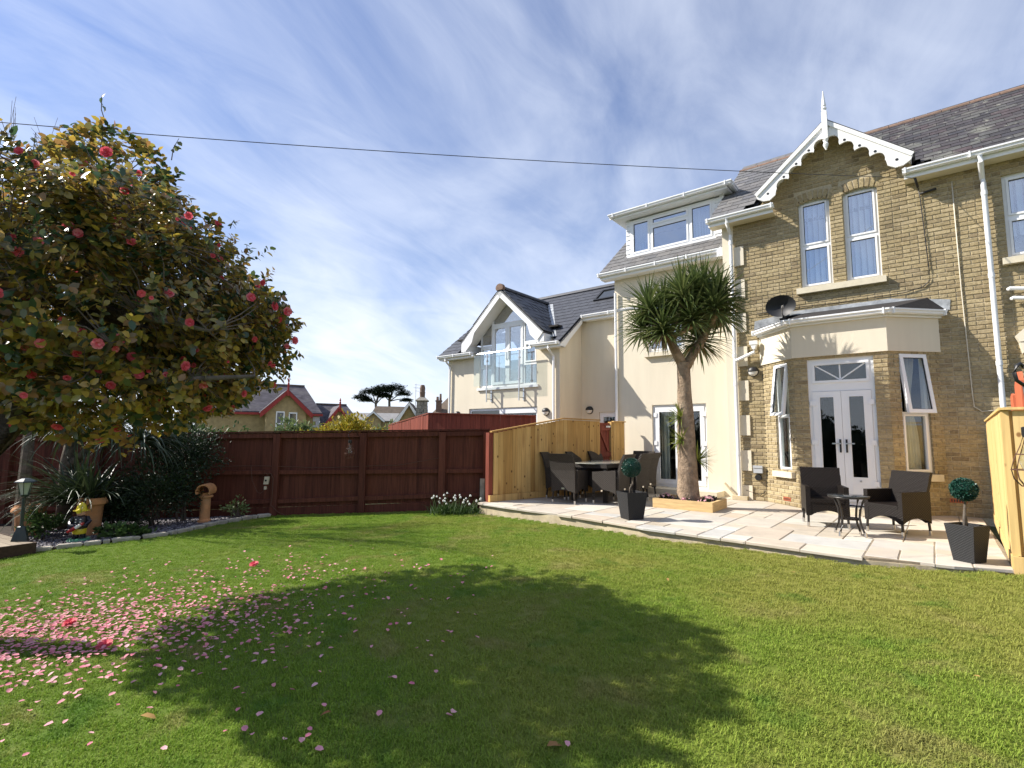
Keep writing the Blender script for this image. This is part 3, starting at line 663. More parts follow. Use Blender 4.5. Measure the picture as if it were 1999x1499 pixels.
ub = MB(); ub.prism([(-.5, .13*math.cos(a), .10*math.sin(a)) for a in np.linspace(-.2, math.pi+.2, 9)], (1, 0, 0)); pieces('ridge_tile', ub, RT, M['terracotta'], house)
# eaves and gutters
eaves(house, -.40, .89, 0, -.26, 5.83, 5.945); eaves(house, 3.02, 8.2, 0, -.26, 5.84, 5.955)
gutter(house, [(-.43, -.28, 5.975), (.92, -.28, 5.975)]); gutter(house, [(3.0, -.28, 5.985), (8.2, -.28, 5.985)])
# gable: little roof, bargeboards, finial
for sg in (-1, 1):
    mb = MB(); a = math.atan(GS); L = 1.70; dirn = np.array([sg*math.cos(a), 0, -math.sin(a)]); dn = np.array([-sg*math.sin(a)*1.0, 0, -math.cos(a)])
    ap = np.array([GA, -.36, 7.335])
    mb.prism([ap, ap+dirn*(L-.01), ap+dirn*(L-.01)+np.array([0, .42, 0]), ap+np.array([0, 1.95, 0])], -dn*.045); mb.build('gable_roof', M['slate'], house)
    # scalloped board
    pts = [(0.0, .0), (L, 0.0), (L+.03, .08), (L-.01, .20), (L-.09, .285), (L-.22, .30)]
    s = L-.30; pts.append((s, .235))
    while s > .40:
        n = 8; w_ = .245
        pts += [(s-.02-w_*i/n, .235-.088*math.sin(math.pi*i/n)**.7) for i in range(n+1)]
        s -= w_+.055; pts.append((s+.02, .265)); 
    pts += [(s-.01-.22*i/8, .25-.12*math.sin(.5*math.pi*i/8)) for i in range(9)]
    pts.append((.0, .13))
    mb = MB(); mb.prism([ap+dirn*q+dn*(t+.012) for q, t in pts], (0, .035, 0)); bb = mb.build('bargeboard', M['whitepaint'], house)
    mb = MB(); mb.prism([ap+np.array([0, -.03, 0])+dirn*q+dn*t for q, t in ((-.0, -.02), (L, -.02), (L, .05), (0, .05))], (0, .032, 0)); mb.build('verge_moulding', M['whitepaint'], bb)
    mb = MB(); mb.prism([ap+np.array([0, .05, 0])+dirn*q+dn*t for q, t in ((.02, .03), (L-.02, .03), (L-.02, .05), (.02, .05))], (0, .34, 0)); mb.build('verge_soffit', M['whitepaint'], house)
    for q in (L-.16, L-.60+.04, L-.90+.04, L-1.20+.04):
        mb = MB(); c = ap+dirn*q+dn*.175; mb.prism([c+np.array([.024*math.cos(t), -.004, .024*math.sin(t)]) for t in np.linspace(0, 2*math.pi, 10)[:-1]], (0, .006, 0))
        mb.build('bored_hole', M['black'], bb)
mb = MB(); c = (GA, -.40, 0)
mb.box((GA-.045, -.445, 6.95), (GA+.045, -.355, 7.50))
mb.lathe([(.02, 6.74), (.012, 6.75), (.035, 6.80), (.05, 6.85), (.03, 6.89), (.045, 6.93), (.05, 6.95)], c, 10)
mb.lathe([(.05, 7.50), (.03, 7.53), (.05, 7.57), (.03, 7.60), (.042, 7.63), (.02, 7.80), (.008, 7.93)], c, 10); mb.build('finial', M['whitepaint'], house)
mb = MB(); mb.tube([(GA, -.38, 7.36), (GA, 1.5, 7.36)], .05, 6); mb.build('gable_ridge', M['terracotta'], house)
# bay: render band, roof, gutter
off = lambda e: [(BAY[0][0]-e*1.0, 0.0), (BAY[1][0]-e*.41, BAY[1][1]-e), (BAY[2][0]+e*.41, BAY[2][1]-e), (BAY[3][0]+e*1.0, 0.0)]
mb = MB(); mb.prism([(x, y, 2.748) for x, y in off(.03)], (0, 0, .585)); mb.build('rendered_band', M['render'], house)
mb = MB(); mb.prism([(x, y, 3.334) for x, y in off(.075)], (0, 0, .075)); mb.build('bay_fascia', M['upvc'], house)
A, B = off(.17), off(.02)
mb = MB(); zt = 3.72; zb = 3.445
tp = [(.62, -.004, zt), (1.3, -.004, zt), (2.5, -.004, zt), (3.22, -.004, zt)]
bt = [(x, min(y, -.004), zb) for x, y in A]
mb.add(bt+tp+[(x, y, z-.03) for x, y, z in bt], [(0, 1, 5, 4), (1, 2, 6, 5), (2, 3, 7, 6), (4, 5, 6, 7), (0, 4, 7, 3), (8, 11, 10, 9), (0, 8, 9, 1), (1, 9, 10, 2), (2, 10, 11, 3), (3, 11, 8, 0)]); mb.build('bay_roof', M['felt'], house)
mb = MB()
for pp in ([(.38, 3.50), (.95, 3.64), (.95, 3.76), (.40, 3.68)], [(2.7, 3.70), (3.50, 3.46), (3.52, 3.64), (2.7, 3.79)]): mb.prism([(x, -.012, z) for x, z in pp], (0, .008, 0))
mb.box((.95, -.012, 3.71), (2.7, -.004, 3.79)); mb.build('lead_flashing', M['lead'], house)
gutter(house, [(x, y, 3.45) for x, y in off(.085)])
# bay windows and doors
TL, TF, TR = wallT(BAY[0], dl), wallT(BAY[1], df), wallT(BAY[2], dr)
for T, w, sx in ((TL, wL, (.30, .88)), (TR, wR, (.13, .82))):
    fw = .045; mid = 1.70
    win = window(house, T, w[0], w[1], w[2], w[3], [(w[0]+fw, w[1]-fw, w[2]+fw, mid-.02)], y0=.05)
    mb = MB(T); mb.box((w[0]+fw, .05, mid+.02), (w[0]+fw+.001, .06, mid+.03))
    # cut the fixed frame's upper light open: four bars only
    me = MB(T); me.holes(w[0], w[1], w[2], w[3], [(w[0]+fw, w[1]-fw, w[2]+fw, mid-.02), (w[0]+fw, w[1]-fw, mid+.02, w[3]-fw)], .05, .12); ring(me, w[0]+fw, w[1]-fw, w[2]+fw, mid-.02, .03, .034, .09)
    win.data = me.mesh('window', [M['upvc'], M['black']])
    Ts = swing(T, w[3]-.02, .045, .13)
    cs = MB(Ts); ring(cs, w[0]+.01, w[1]-.01, mid-.015, w[3]-.02, .062, .0, .05); ring(cs, w[0]+.07, w[1]-.07, mid+.045, w[3]-.08, .01, .012, .03, mi=1)
    co = cs.build('casement', [M['upvc'], M['black']], win)
    gp = MB(Ts); gp.box((w[0]+.065, .02, mid+.04), (w[1]-.065, .028, w[3]-.075)); gp.build('pane', M['glass'], win)
    curtain(win, T, w[0]+(.02 if T is TL else .24), w[1]-(.02 if T is TL else .04), w[2], w[3], y=.22, waves=4, tie=.62 if T is TR else None)
    mb = MB(T); mb.box((sx[0], -.07, w[2]-.115), (sx[1], .10, w[2]-.004)); mb.build('window_sill', M['stone'], house)
x0, x1, z0, z1 = .22, 1.23, .12, 2.70; xm = (x0+x1)/2
mb = MB(TF); mb.holes(x0, x1, z0, z1, [(x0+.06, x1-.06, z0+.05, 2.11), (x0+.07, x1-.07, 2.26, 2.63)], .05, .13); ring(mb, x0+.07, x1-.07, 2.26, 2.63, .045, .034, .10)
for xa, xb in ((x0+.13, xm), (x1-.13, xm)):
    dx = np.array([xb-xa, 0, -.27]); l = np.linalg.norm(dx); dx /= l; mb.obox((np.array([xa, .07, 2.58])+np.array([xb, .07, 2.31]))/2, dx, (0, 1, 0), np.cross(dx, (0, 1, 0)), l/2, .012, .011)
mb.box((xm-.011, .058, 2.31), (xm+.011, .082, 2.58)); fd = mb.build('door_frame', M['upvc'], house)
g = MB(TF); g.box((x0+.10, .072, 2.29), (x1-.10, .078, 2.60)); g.build('fanlight_pane', M['glass'], fd)
for a, b, hs in ((x0+.062, xm-.002, 1), (xm+.002, x1-.062, -1)):
    gx0, gx1 = (a+.115, b-.115)
    mb = MB(TF); mb.holes(a, b, z0+.055, 2.105, [(gx0, gx1, .60, 2.00)], .035, .085)
    ring(mb, gx0-.02, gx1+.02, .58, 2.02, .02, .028, .04); ring(mb, a+.09, b-.09, .235, .48, .012, .028, .04)
    leaf = mb.build('door', M['upvc'], house)
    g = MB(TF); g.box((gx0-.005, .055, .595), (gx1+.005, .062, 2.005)); g.build('pane', M['glass'], leaf)
    hx = b-.045 if hs == 1 else a+.045
    mb = MB(TF); mb.box((hx-.014, .018, 1.02), (hx+.014, .034, 1.25)); mb.build('handle_plate', M['black'], leaf)
    mb = MB(TF); mb.box((min(hx, hx-hs*.12), -.012, 1.165), (max(hx, hx-hs*.12), .006, 1.187)); mb.box((hx-.01, -.005, 1.165), (hx+.01, .02, 1.187)); mb.build('handle', M['steel'], leaf)
    mb = MB(TF); mb.tube([((a+b)/2, .034, .535), ((a+b)/2, .02, .535)], .017, 8); mb.build('door_knob', M['steel'], leaf)
    mb = MB(TF)
    for hz_ in (.45, 1.15, 1.85): ex = a if hs == 1 else b; mb.box((ex-.04, .02, hz_), (ex+.06 if hs == 1 else ex+.04, .034, hz_+.09))
    mb.build('hinges', M['upvc'], leaf)
mb = MB(TF); mb.box((.08, -.32, .0), (1.38, .05, .10)); mb.build('door_step', M['stone'], house)
mb = MB(); mb.box((1.5, .9, .04), (1.9, 1.3, .55)); mb.box((1.95, 1.6, .04), (2.9, 2.2, .75)); mb.build('indoor_furniture', M['farbrown'], house)
# pipes on the wall
mb = MB(); mb.tube([(.0, -.33, 5.90), (.0, -.33, 5.82), (.0, -.08, 5.62), (.0, -.08, .06)], .036, 10)
for z in (5.4, 4.0, 2.95, 2.35, .9): mb.tube([(.0, -.08, z), (.0, -.08, z+.07)], .043, 10)
mb.build('downpipe', M['upvc'], house, smooth=True)
mb = MB(); mb.tube([(4.02, -.335, 5.90), (4.02, -.335, 5.80), (4.04, -.10, 5.60), (4.05, -.10, 5.5), (4.05, -.10, .1)], .038, 10)
for z in (5.30, 3.9, 2.45): mb.tube([(4.05, -.10, z), (4.05, -.10, z+.07)], .045, 10)
mb.build('downpipe', M['upvc'], house, smooth=True)
mb = MB(); mb.box((.32, -.19, 3.17), (.47, -.06, 3.25)); mb.prism([(.34, -.18, 3.17), (.45, -.18, 3.17), (.42, -.18, 3.08), (.37, -.18, 3.08)], (0, .11, 0)); mb.tube([(.395, -.12, 3.10), (.395, -.12, 3.02), (.03, -.09, 2.88)], .034, 8); mb.build('rainwater_hopper', M['upvc'], house)
mb = MB(); mb.box((-.13, -.15, .004), (.16, -.03, .085)); mb.tube([(-.30, -.05, .32), (-.06, -.08, .06)], .024, 8); mb.build('drain_surround', M['concrete'], house)
for z, y in ((3.68, 4.24), (3.52, 4.27)):
    mb = MB(); mb.tube([(y, -.06, z), (y, -.16, z-.01), (5.6, -.16, z-.26)], .03, 8); mb.build('waste_pipe', M['upvc'], house)
for x, y, z, T in ((.62, 0, .09, TL), (3.42, 0, .22, Tm)):
    mb = MB(T); mb.box((x-.11, -.004, z), (x+.11, .03, z+.065)); ab = mb.build('airbrick', M['airbrick'], house)
    mb = MB(T)
    for i in range(6): mb.box((x-.095+i*.034, -.006, z+.012), (x-.095+i*.034+.02, -.003, z+.053))
    mb.build('vent_holes', M['black'], ab)
mb = MB(); mb.prism([(4.30, -.16, 2.80), (5.5, -.16, 2.80), (5.5, -.16, 3.0), (4.36, -.16, 3.0), (4.26, -.16, 2.90)], (0, .155, 0)); mb.prism([(4.33, -.15, 2.62), (5.4, -.15, 2.62), (5.4, -.15, 2.79), (4.30, -.15, 2.79)], (0, .145, 0)); mb.build('porch_hood', M['render'], house)
mb = MB(); mb.box((4.40, .0, 0), (4.47, .09, 2.615)); mb.box((4.47, .03, 0), (5.3, .08, 2.615)); mb.build('side_door', M['porch'], house)

# ================================================================== cream extension with dormer
ext = thing('rendered_extension', 'cream rendered house wing with a white dormer window in its slate roof', 'house wing', hw(-1.6, .42), house=True)
XD, XW = (-2.09, -.80, .12, 2.04), (-2.17, -1.25, 3.32, 4.55)
yE = .42
mb = MB(); mb.holes(-3.05, -.202, -.3, 5.36, [XD, XW], yE, yE+.14); mb.box((-3.05, yE+.14, -.3), (-2.91, 5.2, 5.36)); mb.box((-2.90, 5.06, -.3), (-.2, 5.2, 5.36)); mb.build('wall', M['render'], ext)
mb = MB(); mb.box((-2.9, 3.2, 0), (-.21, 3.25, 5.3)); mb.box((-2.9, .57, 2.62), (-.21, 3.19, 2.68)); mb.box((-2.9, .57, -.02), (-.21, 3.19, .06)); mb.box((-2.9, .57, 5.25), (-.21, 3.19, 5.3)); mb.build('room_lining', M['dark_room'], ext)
TE = wallT((0, yE), (1, 0))
mb = MB(TE); mb.holes(*XD, [(XD[0]+.055, XD[1]-.055, XD[2]+.05, XD[3]-.055)], .05, .12); fr_ = mb.build('door_frame', M['upvc'], ext)
xm = (XD[0]+XD[1])/2
for a, b, hs in ((XD[0]+.058, xm-.002, 1), (xm+.002, XD[1]-.058, -1)):
    mb = MB(TE); mb.holes(a, b, XD[2]+.055, XD[3]-.06, [(a+.10, b-.10, XD[2]+.17, XD[3]-.17)], .035, .09); leaf = mb.build('door', M['upvc'], ext)
    g = MB(TE); g.box((a+.09, .058, XD[2]+.16), (b-.09, .065, XD[3]-.16)); g.build('pane', M['glass'], leaf)
    hx = b-.05 if hs == 1 else a+.05; mb = MB(TE); mb.box((hx-.014, .018, .98), (hx+.014, .034, 1.2)); mb.box((min(hx, hx-hs*.12), -.012, 1.12), (max(hx, hx-hs*.12), .004, 1.14)); mb.build('handle', M['steel'], leaf)
    mb = MB(TE); ex = a if hs == 1 else b
    for hz_ in (.4, 1.08, 1.75): mb.box((ex-.045, .018, hz_), (ex+.045, .034, hz_+.1))
    mb.build('hinges', M['upvc'], leaf)
curtain(fr_, TE, XD[0]+.10, XD[0]+.30, XD[2], XD[3], y=.30, waves=2)
mb = MB(); mb.box((-2.25, -.12, .0), (-.45, yE-.004, .115)); mb.build('door_step', M['stone'], ext)
win = window(ext, TE, *XW, [(XW[0]+.06, (XW[0]+XW[1])/2-.02, XW[2]+.06, XW[3]-.06), ((XW[0]+XW[1])/2+.02, XW[1]-.06, XW[2]+.06, XW[3]-.06)], y0=.06, glass='glass_upper'); blinds(win, TE, XW[0]+.05, XW[1]-.05, XW[2], XW[3], 10, y=.22)
mb = MB(); mb.box((XW[0]-.07, yE-.09, XW[2]-.11), (XW[1]+.07, yE+.06, XW[2]-.004)); mb.build('window_sill', M['render'], ext)
eaves(ext, -3.32, -.205, yE, .17, 5.30, 5.415, 'upvc'); gutter(ext, [(-3.36, .15, 5.44), (-.215, .15, 5.44)])
EX = np.array([0, .155, 5.455])
def exz(y): return EX[2]+RS*(y-EX[1])
mb = MB(); mb.prism([(-3.32, EX[1], EX[2]-.03), (-.22, EX[1], EX[2]-.03), (-.22, 2.6, exz(2.6)-.03), (-3.32, 2.6, exz(2.6)-.03)], (0, .02, -.05)); mb.prism([(-3.32, 5.1, EX[2]-.03), (-.22, 5.1, EX[2]-.03), (-.22, 2.62, exz(2.6)-.03), (-3.32, 2.62, exz(2.6)-.03)], (0, .0, -.05)); mb.build('roof', M['felt'], ext)
SL = []; slates(SL, EX, (1, 0, 0), sv, 14, -3.32, -.22, .34, .235, .42, th=.014, clip=lambda p, a, b: [(a, b)] if p[1] < .62 else [(a, -2.92)], seed=6)
pieces('slate', unit_slate(), SL, M['slate_grey'], ext)
# dormer
yD = .70; dz0, dz1 = 5.93, 6.93; D0, D1 = -2.84, -.34
TD = wallT((0, yD), (1, 0))
mb = MB(); mb.box((D0, yD+.02, 5.7), (D0+.10, 2.6, dz1+.02)); mb.box((D1-.10, yD+.02, 5.7), (D1, 2.6, dz1+.02)); mb.box((D0+.1, yD+.03, 5.72), (D0+.16, yD+.16, dz1)); mb.box((D0+.10, yD+.02, dz0-.12), (D1-.10, yD+.10, dz0+.01)); mb.box((D0+.11, 2.5, 5.72), (D1-.11, 2.55, dz1)); dm = mb.build('dormer', M['upvc'], ext)
mb = MB()                                                                     # shiplap boards each side of the lights
for i in range(8):
    z = dz0-.02+i*.125
    mb.prism([(D0, yD+.02, z), (D0, yD-.004, z), (D0, yD+.014, z+.123), (D0, yD+.02, z+.123)], (.12, 0, 0)); mb.prism([(D1-.22, yD+.02, z), (D1-.22, yD-.004, z), (D1-.22, yD+.014, z+.123), (D1-.22, yD+.02, z+.123)], (.22, 0, 0))
mb.build('shiplap_board', M['upvc'], dm)
a, b = D0+.12, D1-.22; c1, c2 = a+.56, b-.60
wd = window(ext, TD, a, b, dz0+.02, dz1-.02, [(a+.06, c1-.03, dz0+.08, dz1-.09), (c1+.03, c2-.03, dz0+.08, dz0+.68), (c1+.03, c2-.03, dz0+.73, dz1-.09), (c2+.03, b-.06, dz0+.08, dz1-.09)], y0=.0, glass='glass_upper', name='dormer_window', bead=.04)
blinds(wd, TD, a+.06, c1-.03, dz0, dz1, 6, y=.22, rot=1.0); blinds(wd, TD, c2, b-.05, dz0, dz1, 8, y=.22, rot=.9)
mb = MB(TD); mb.box((a-.05, -.09, dz0-.03), (b+.05, .0, dz0+.015)); mb.build('window_sill', M['upvc'], wd)
mb = MB(); mb.box((D0-.22, yD-.26, dz1+.02), (D1+.16, 2.9, dz1+.05)); mb.box((D0-.22, yD-.26, dz1+.05), (D0-.20, 2.9, dz1+.16)); mb.box((D0-.20, yD-.26, dz1+.05), (D1+.14, yD-.24, dz1+.16)); mb.box((D1+.14, yD-.26, dz1+.05), (D1+.16, 2.2, dz1+.16)); mb.build('dormer_fascia', M['upvc'], dm)
mb = MB(); mb.box((D0-.25, yD-.29, dz1+.162), (D1+.19, 2.9, dz1+.19)); mb.build('dormer_roof', M['felt'], dm)
gp = [(D0-.24, 1.6, dz1+.15), (D0-.24, yD-.265, dz1+.15), (D1+.18, yD-.265, dz1+.15), (D1+.18, 1.15, dz1+.15)]; gutter(dm, gp)
mb = MB(); mb.tube([(-3.0, .36, 4.95), (-3.0, .36, .2)], .034, 8); mb.build('downpipe', M['upvc'], ext, smooth=True)
mb = MB(); mb.box((-.33, .02, 5.24), (-.21, .2, 5.40)); mb.build('gutter_outlet', M['upvc'], ext)
# ================================================================== neighbour's house with the glazed gable
nb = thing('neighbour_house', 'cream rendered house with a glazed white gable, glass balcony and dark tiled roof', 'house', hw(-7.2, 1.0), house=True)
nb_scale, nb_at = .891, (-.191, 14.425, .136)
nu0, nu1, ny, yS = -9.75, -5.15, 1.0, 2.2
GH = (-8.30, -5.98, 2.82, 9)
SD = (-8.75, -5.95, -.2, 2.16)
DD = (-4.55, -3.45, -.2, 2.0)
mb = MB()
mb.holes(nu0, nu1, -.5, 3.93, [GH, SD], ny, ny+.14); mb.box((nu1-.14, ny+.14, -.5), (nu1, 5.6, 3.9)); mb.prism([(nu1-.14, ny+.14, 3.9), (nu1-.14, yS, 3.9), (nu1-.14, yS, 4.8)], (.14, 0, 0))
mb.box((nu0, ny+.14, -.5), (nu0+.14, 6.4, 3.9)); mb.holes(nu1+.001, -3.06, -.5, 4.86, [DD], yS, yS+.14); mb.build('wall', M['render'], nb)
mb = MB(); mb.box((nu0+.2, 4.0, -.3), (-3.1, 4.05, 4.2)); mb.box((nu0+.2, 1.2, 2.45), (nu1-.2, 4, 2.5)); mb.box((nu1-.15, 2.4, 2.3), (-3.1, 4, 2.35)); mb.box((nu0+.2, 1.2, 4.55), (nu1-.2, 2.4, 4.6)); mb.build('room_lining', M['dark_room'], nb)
TS = wallT((0, ny), (1, 0)); T2 = wallT((0, yS), (1, 0))
# glazed gable: upright bars, transoms and panes
GAx, GAz, GSl = -7.12, 5.86, .93
def vz(u): return GAz - .30 - GSl*abs(u-GAx)
UB = [-8.30, -7.80, -6.50, -5.98]
mb = MB(TS)
for u in UB: mb.box((u-(.03 if u != UB[0] else 0), .05, 2.82), (u+.035, .12, max(3.5, vz(u)+.1)))
mb.box((-8.27, .052, 2.82), (-6.0, .118, 2.89)); mb.box((-7.77, .052, 4.80), (-6.53, .118, 4.88))
for a, b in ((-8.265, -7.83), (-6.465, -6.01)): mb.box((a, .052, 3.45), (b, .118, 3.53)); mb.box((a, .052, 4.12), (b, .118, 4.19)); ring(mb, a+.01, b-.01, 3.53, 4.12, .045, .03, .10)
gf = mb.build('gable_window', M['upvc'], nb)
for a, b, s_ in ((-7.765, -7.152, -1), (-7.148, -6.535, 1)):
    mb = MB(TS); ring(mb, a, b, 2.90, 4.795, .085, .03, .10); hx = -7.15+s_*.05; mb.box((hx-.02, .0, 3.7), (hx+.02, .03, 3.95)); dd_ = mb.build('door', M['upvc'], nb)
    g = MB(TS); g.box((a+.08, .06, 2.98), (b-.08, .066, 4.72)); g.build('pane', M['glass_upper'], dd_)
for a, b in ((-8.265, -7.83), (-6.465, -6.01)):
    for c, d in ((2.89, 3.45), (3.57, 4.08)):
        g = MB(TS); g.box((a, .075, c), (b, .081, d)); g.build('pane', M['glass_upper'], gf)
    g = MB(TS); zl = vz(a), vz(b); g.prism([(a, .075, 4.19), (b, .075, 4.19), (b, .075, max(zl[1], 4.2)), (a, .075, max(zl[0], 4.2))], (0, .006, 0)); g.build('pane', M['glass_upper'], gf)
g = MB(TS); g.prism([(-7.765, .075, 4.88), (-6.535, .075, 4.88), (-6.535, .075, vz(-6.535)), (GAx, .075, vz(GAx)), (-7.765, .075, vz(-7.765))], (0, .006, 0)); g.build('pane', M['glass_upper'], gf)
curtain(gf, TS, -6.45, -6.03, 2.85, 3.45, y=.3, waves=4)
# gable roof, verge boards and red ridge end
yv = .60; ya = 3.15
nr_m = []
for sg in (-1, 1):
    L = 2.28; a = math.atan(GSl); dirn = np.array([sg*math.cos(a), 0, -math.sin(a)]); dn = np.array([-sg*math.sin(a), 0, -math.cos(a)]); ap = np.array([GAx, yv, GAz])
    mb = MB(); mb.prism([ap+dirn*.02, ap+dirn*L, ap+dirn*L+np.array([0, .55, 0]), ap+dirn*.02+np.array([0, ya-yv, 0])], dn*.05); mb.build('gable_roof', M['tile_dark'], nb)
    mb = MB(); mb.prism([ap+dirn*q+dn*t for q, t in ((0, .01), (L, .01), (L, .36), (L-.33, .36), (L-.62, .20), (.0, .20))], (0, .03, 0)); mb.build('verge_board', M['upvc'], nb)
    mb = MB(); mb.prism([ap+np.array([0, .031, 0])+dirn*q+dn*t for q, t in ((0.05, .06), (L-.02, .06), (L-.02, .20), (.05, .20))], (0, .46, 0)); mb.box((min(ap[0]+dirn[0]*L, ap[0]+dirn[0]*(L-.28)), yv+.031, GAz+dirn[2]*L-.29), (max(ap[0]+dirn[0]*L, ap[0]+dirn[0]*(L-.28)), yv+.9, GAz+dirn[2]*L-.05)); mb.build('verge_soffit', M['upvc'], nb)
    alng = np.array([0, 1, 0]) if sg == 1 else np.array([0, -1, 0]); sp_ = -dirn
    e0 = ap+dirn*L
    def vclip(p, a_, b_, sg=sg):
        ymax = .75+(p[2]-4.0)/.78
        lo, hi = 0, max(.1, ymax-yv)
        return [(0, hi)] if sg == 1 else [(-hi, 0)]
    slates(nr_m, e0-np.array([0, 0, 0]), alng, sp_, 9, -5, 5, .33, .25, .36, th=.012, clip=vclip, seed=8)
mb = MB(); mb.prism([(GAx+.15*math.cos(t), yv-.03, GAz+.03+.13*math.sin(t)) for t in np.linspace(-.6, math.pi+.6, 9)], (0, .12, 0)); mb.build('ridge_end', M['terracotta'], nb)
mb = MB(); mb.prism([(GAx+.11*math.cos(t), yv+.1, GAz+.02+.09*math.sin(t)) for t in np.linspace(-.3, math.pi+.3, 7)], (0, ya-yv, 0)); mb.build('gable_ridge', M['tile_dark'], nb)
# main roof
NS = .78; tn = math.atan(NS); svn = np.array([0, math.cos(tn), math.sin(tn)]); NE = np.array([0, .74, 3.985])
def nz(y): return NE[2]+NS*(y-NE[1])
mb = MB(); mb.prism([(-9.98, NE[1], NE[2]-.03), (-9.05, NE[1], NE[2]-.03), (GAx, 3.10, nz(3.10)-.03), (-5.18, NE[1], NE[2]-.03), (-4.96, NE[1], NE[2]-.03), (-4.96, 1.95, nz(1.95)-.03), (-3.08, 1.95, nz(1.95)-.03), (-3.08, 3.55, nz(3.55)-.03), (-9.98, 3.55, nz(3.55)-.03)], (0, .02, -.05))
mb.prism([(-9.98, 6.4, NE[2]-.03), (-3.08, 6.4, NE[2]-.03), (-3.08, 3.57, nz(3.55)-.03), (-9.98, 3.57, nz(3.55)-.03)], (0, -.02, -.05)); mb.build('roof', M['tile_dark'], nb)
def nclip(p, a, b):
    hh = (GAz-p[2])/GSl
    r = -4.96 if p[1] < 1.98 else -3.09
    iv = [(-9.98, GAx-max(0, hh)), (GAx+max(0, hh)+.0, r)] if hh > 0 else [(-9.98, r)]
    out = []
    for s0, s1 in iv:                                                         # leave the rooflight clear
        if 2.62 < p[1] < 3.24 and s0 < -4.95 < s1: out += [(s0, -4.98), (-4.22, s1)]
        else: out.append((s0, s1))
    return out
slates(nr_m, NE, (1, 0, 0), svn, 15, -9.98, -3.09, .33, .25, .36, th=.012, clip=nclip, seed=9)
pieces('roof_tile', unit_slate(), nr_m, M['tile_dark'], nb, stuff='roof_tiling')
mb = MB(); mb.tube([(-10.0, 3.55, nz(3.55)+.03), (-3.08, 3.55, nz(3.55)+.03)], .09, 6); mb.build('ridge', M['tile_dark'], nb)
mb = MB(); q0, q1 = np.array([GAx+.15, 3.02, nz(3.02)+.035]), np.array([-5.42, .95, nz(.95)+.035]); mb.prism([q0, q0+np.array([.2, 0, 0]), q1+np.array([.2, 0, 0]), q1], (0, -.01, .012)); mb.build('lead_valley', M['lead'], nb)
sk0, sk1 = np.array([-4.97, 2.66, nz(2.66)+.05]), np.array([-4.23, 2.66, nz(2.66)+.05]); ln_ = .78
sm = MB(lambda x, y, z: tuple(sk0+np.array([1, 0, 0])*x+svn*y+np.cross((1, 0, 0), svn)*z)); sm.add([], [])
for a, b in (((0, 0, -.04), (.74, .07, .05)), ((0, .71, -.04), (.74, .78, .05)), ((0, .07, -.04), (.07, .71, .05)), ((.67, .07, -.04), (.74, .71, .05))): sm.box(a, b)
sk = sm.build('skylight', M['black_gloss'], nb); g = MB(sm.T); g.box((.07, .07, .01), (.67, .71, .02)); g.build('pane', M['table_glass'], sk)
def eave2(u0, u1, yw, yo, z0, z1): eaves(nb, u0, u1, yw, yo, z0, z1, 'upvc')
eave2(-9.98, -8.45, ny, .76, 3.84, 3.95); eave2(-5.85, -4.96, ny, .76, 3.84, 3.95); gutter(nb, [(-10.0, .735, 3.98), (-8.35, .735, 3.98)]); gutter(nb, [(-6.0, .735, 3.98), (-4.98, .735, 3.98)])
eave2(-4.95, -3.07, yS, 1.97, 4.78, 4.89); gutter(nb, [(-4.96, 1.945, 4.93), (-3.1, 1.945, 4.93)])
mb = MB(); mb.prism([(-4.99, .76, 3.84), (-4.99, .76, 3.96), (-4.99, 1.96, 4.90), (-4.99, 1.96, 4.70), (-4.99, 1.25, 4.10), (-4.99, 1.0, 3.84)], (.03, 0, 0)); mb.prism([(-5.15, 1.16, 4.06), (-5.15, 1.96, 4.70), (-5.15, 1.96, 4.74), (-5.15, 1.16, 4.10)], (.155, 0, 0)); mb.build('verge_board', M['upvc'], nb)
mb = MB(); mb.tube([(-5.35, .70, 3.93), (-5.35, .70, 3.82), (-5.32, .94, 3.60), (-5.32, .94, 0)], .036, 8); mb.build('downpipe', M['upvc'], nb, smooth=True)
mb = MB(); mb.tube([(-9.62, .70, 3.93), (-9.62, .70, 3.82), (-9.62, .94, 3.62), (-9.62, .94, 0)], .036, 8); mb.build('downpipe', M['upvc'], nb, smooth=True)
mb = MB(); mb.tube([(-3.2, 1.90, 4.88), (-3.2, 1.90, 4.78), (-3.2, 2.12, 4.6), (-3.2, 2.12, 0)], .036, 8); mb.build('downpipe', M['upvc'], nb, smooth=True)
# ground floor sliding door and back door
mb = MB(TS); mb.holes(*SD, [(SD[0]+.07, -7.42, -.1, 2.08), (-7.30, SD[1]-.07, -.1, 2.08)], .05, .13); mb.box((-7.45, .035, 1.98), (SD[1]-.05, .05, 2.12)); s_ = mb.build('sliding_door', M['upvc'], nb)
for a, b in ((SD[0]+.07, -7.42), (-7.30, SD[1]-.07)): g = MB(TS); g.box((a, .08, -.1), (b, .088, 2.08)); g.build('pane', M['glass'], s_)
mb = MB(T2); mb.holes(*DD, [(DD[0]+.12, -4.06, .9, 1.86), (-3.94, DD[1]-.12, .9, 1.86)], .05, .12); s_ = mb.build('back_door', M['upvc'], nb)
for a, b in ((DD[0]+.12, -4.06), (-3.94, DD[1]-.12)): g = MB(T2); g.box((a, .08, .9), (b, .088, 1.86)); g.build('pane', M['glass'], s_)
mb = MB(TS); mb.box((-8.36, -.06, 2.74), (-5.9, .12, 2.815)); mb.build('window_sill', M['upvc'], nb)
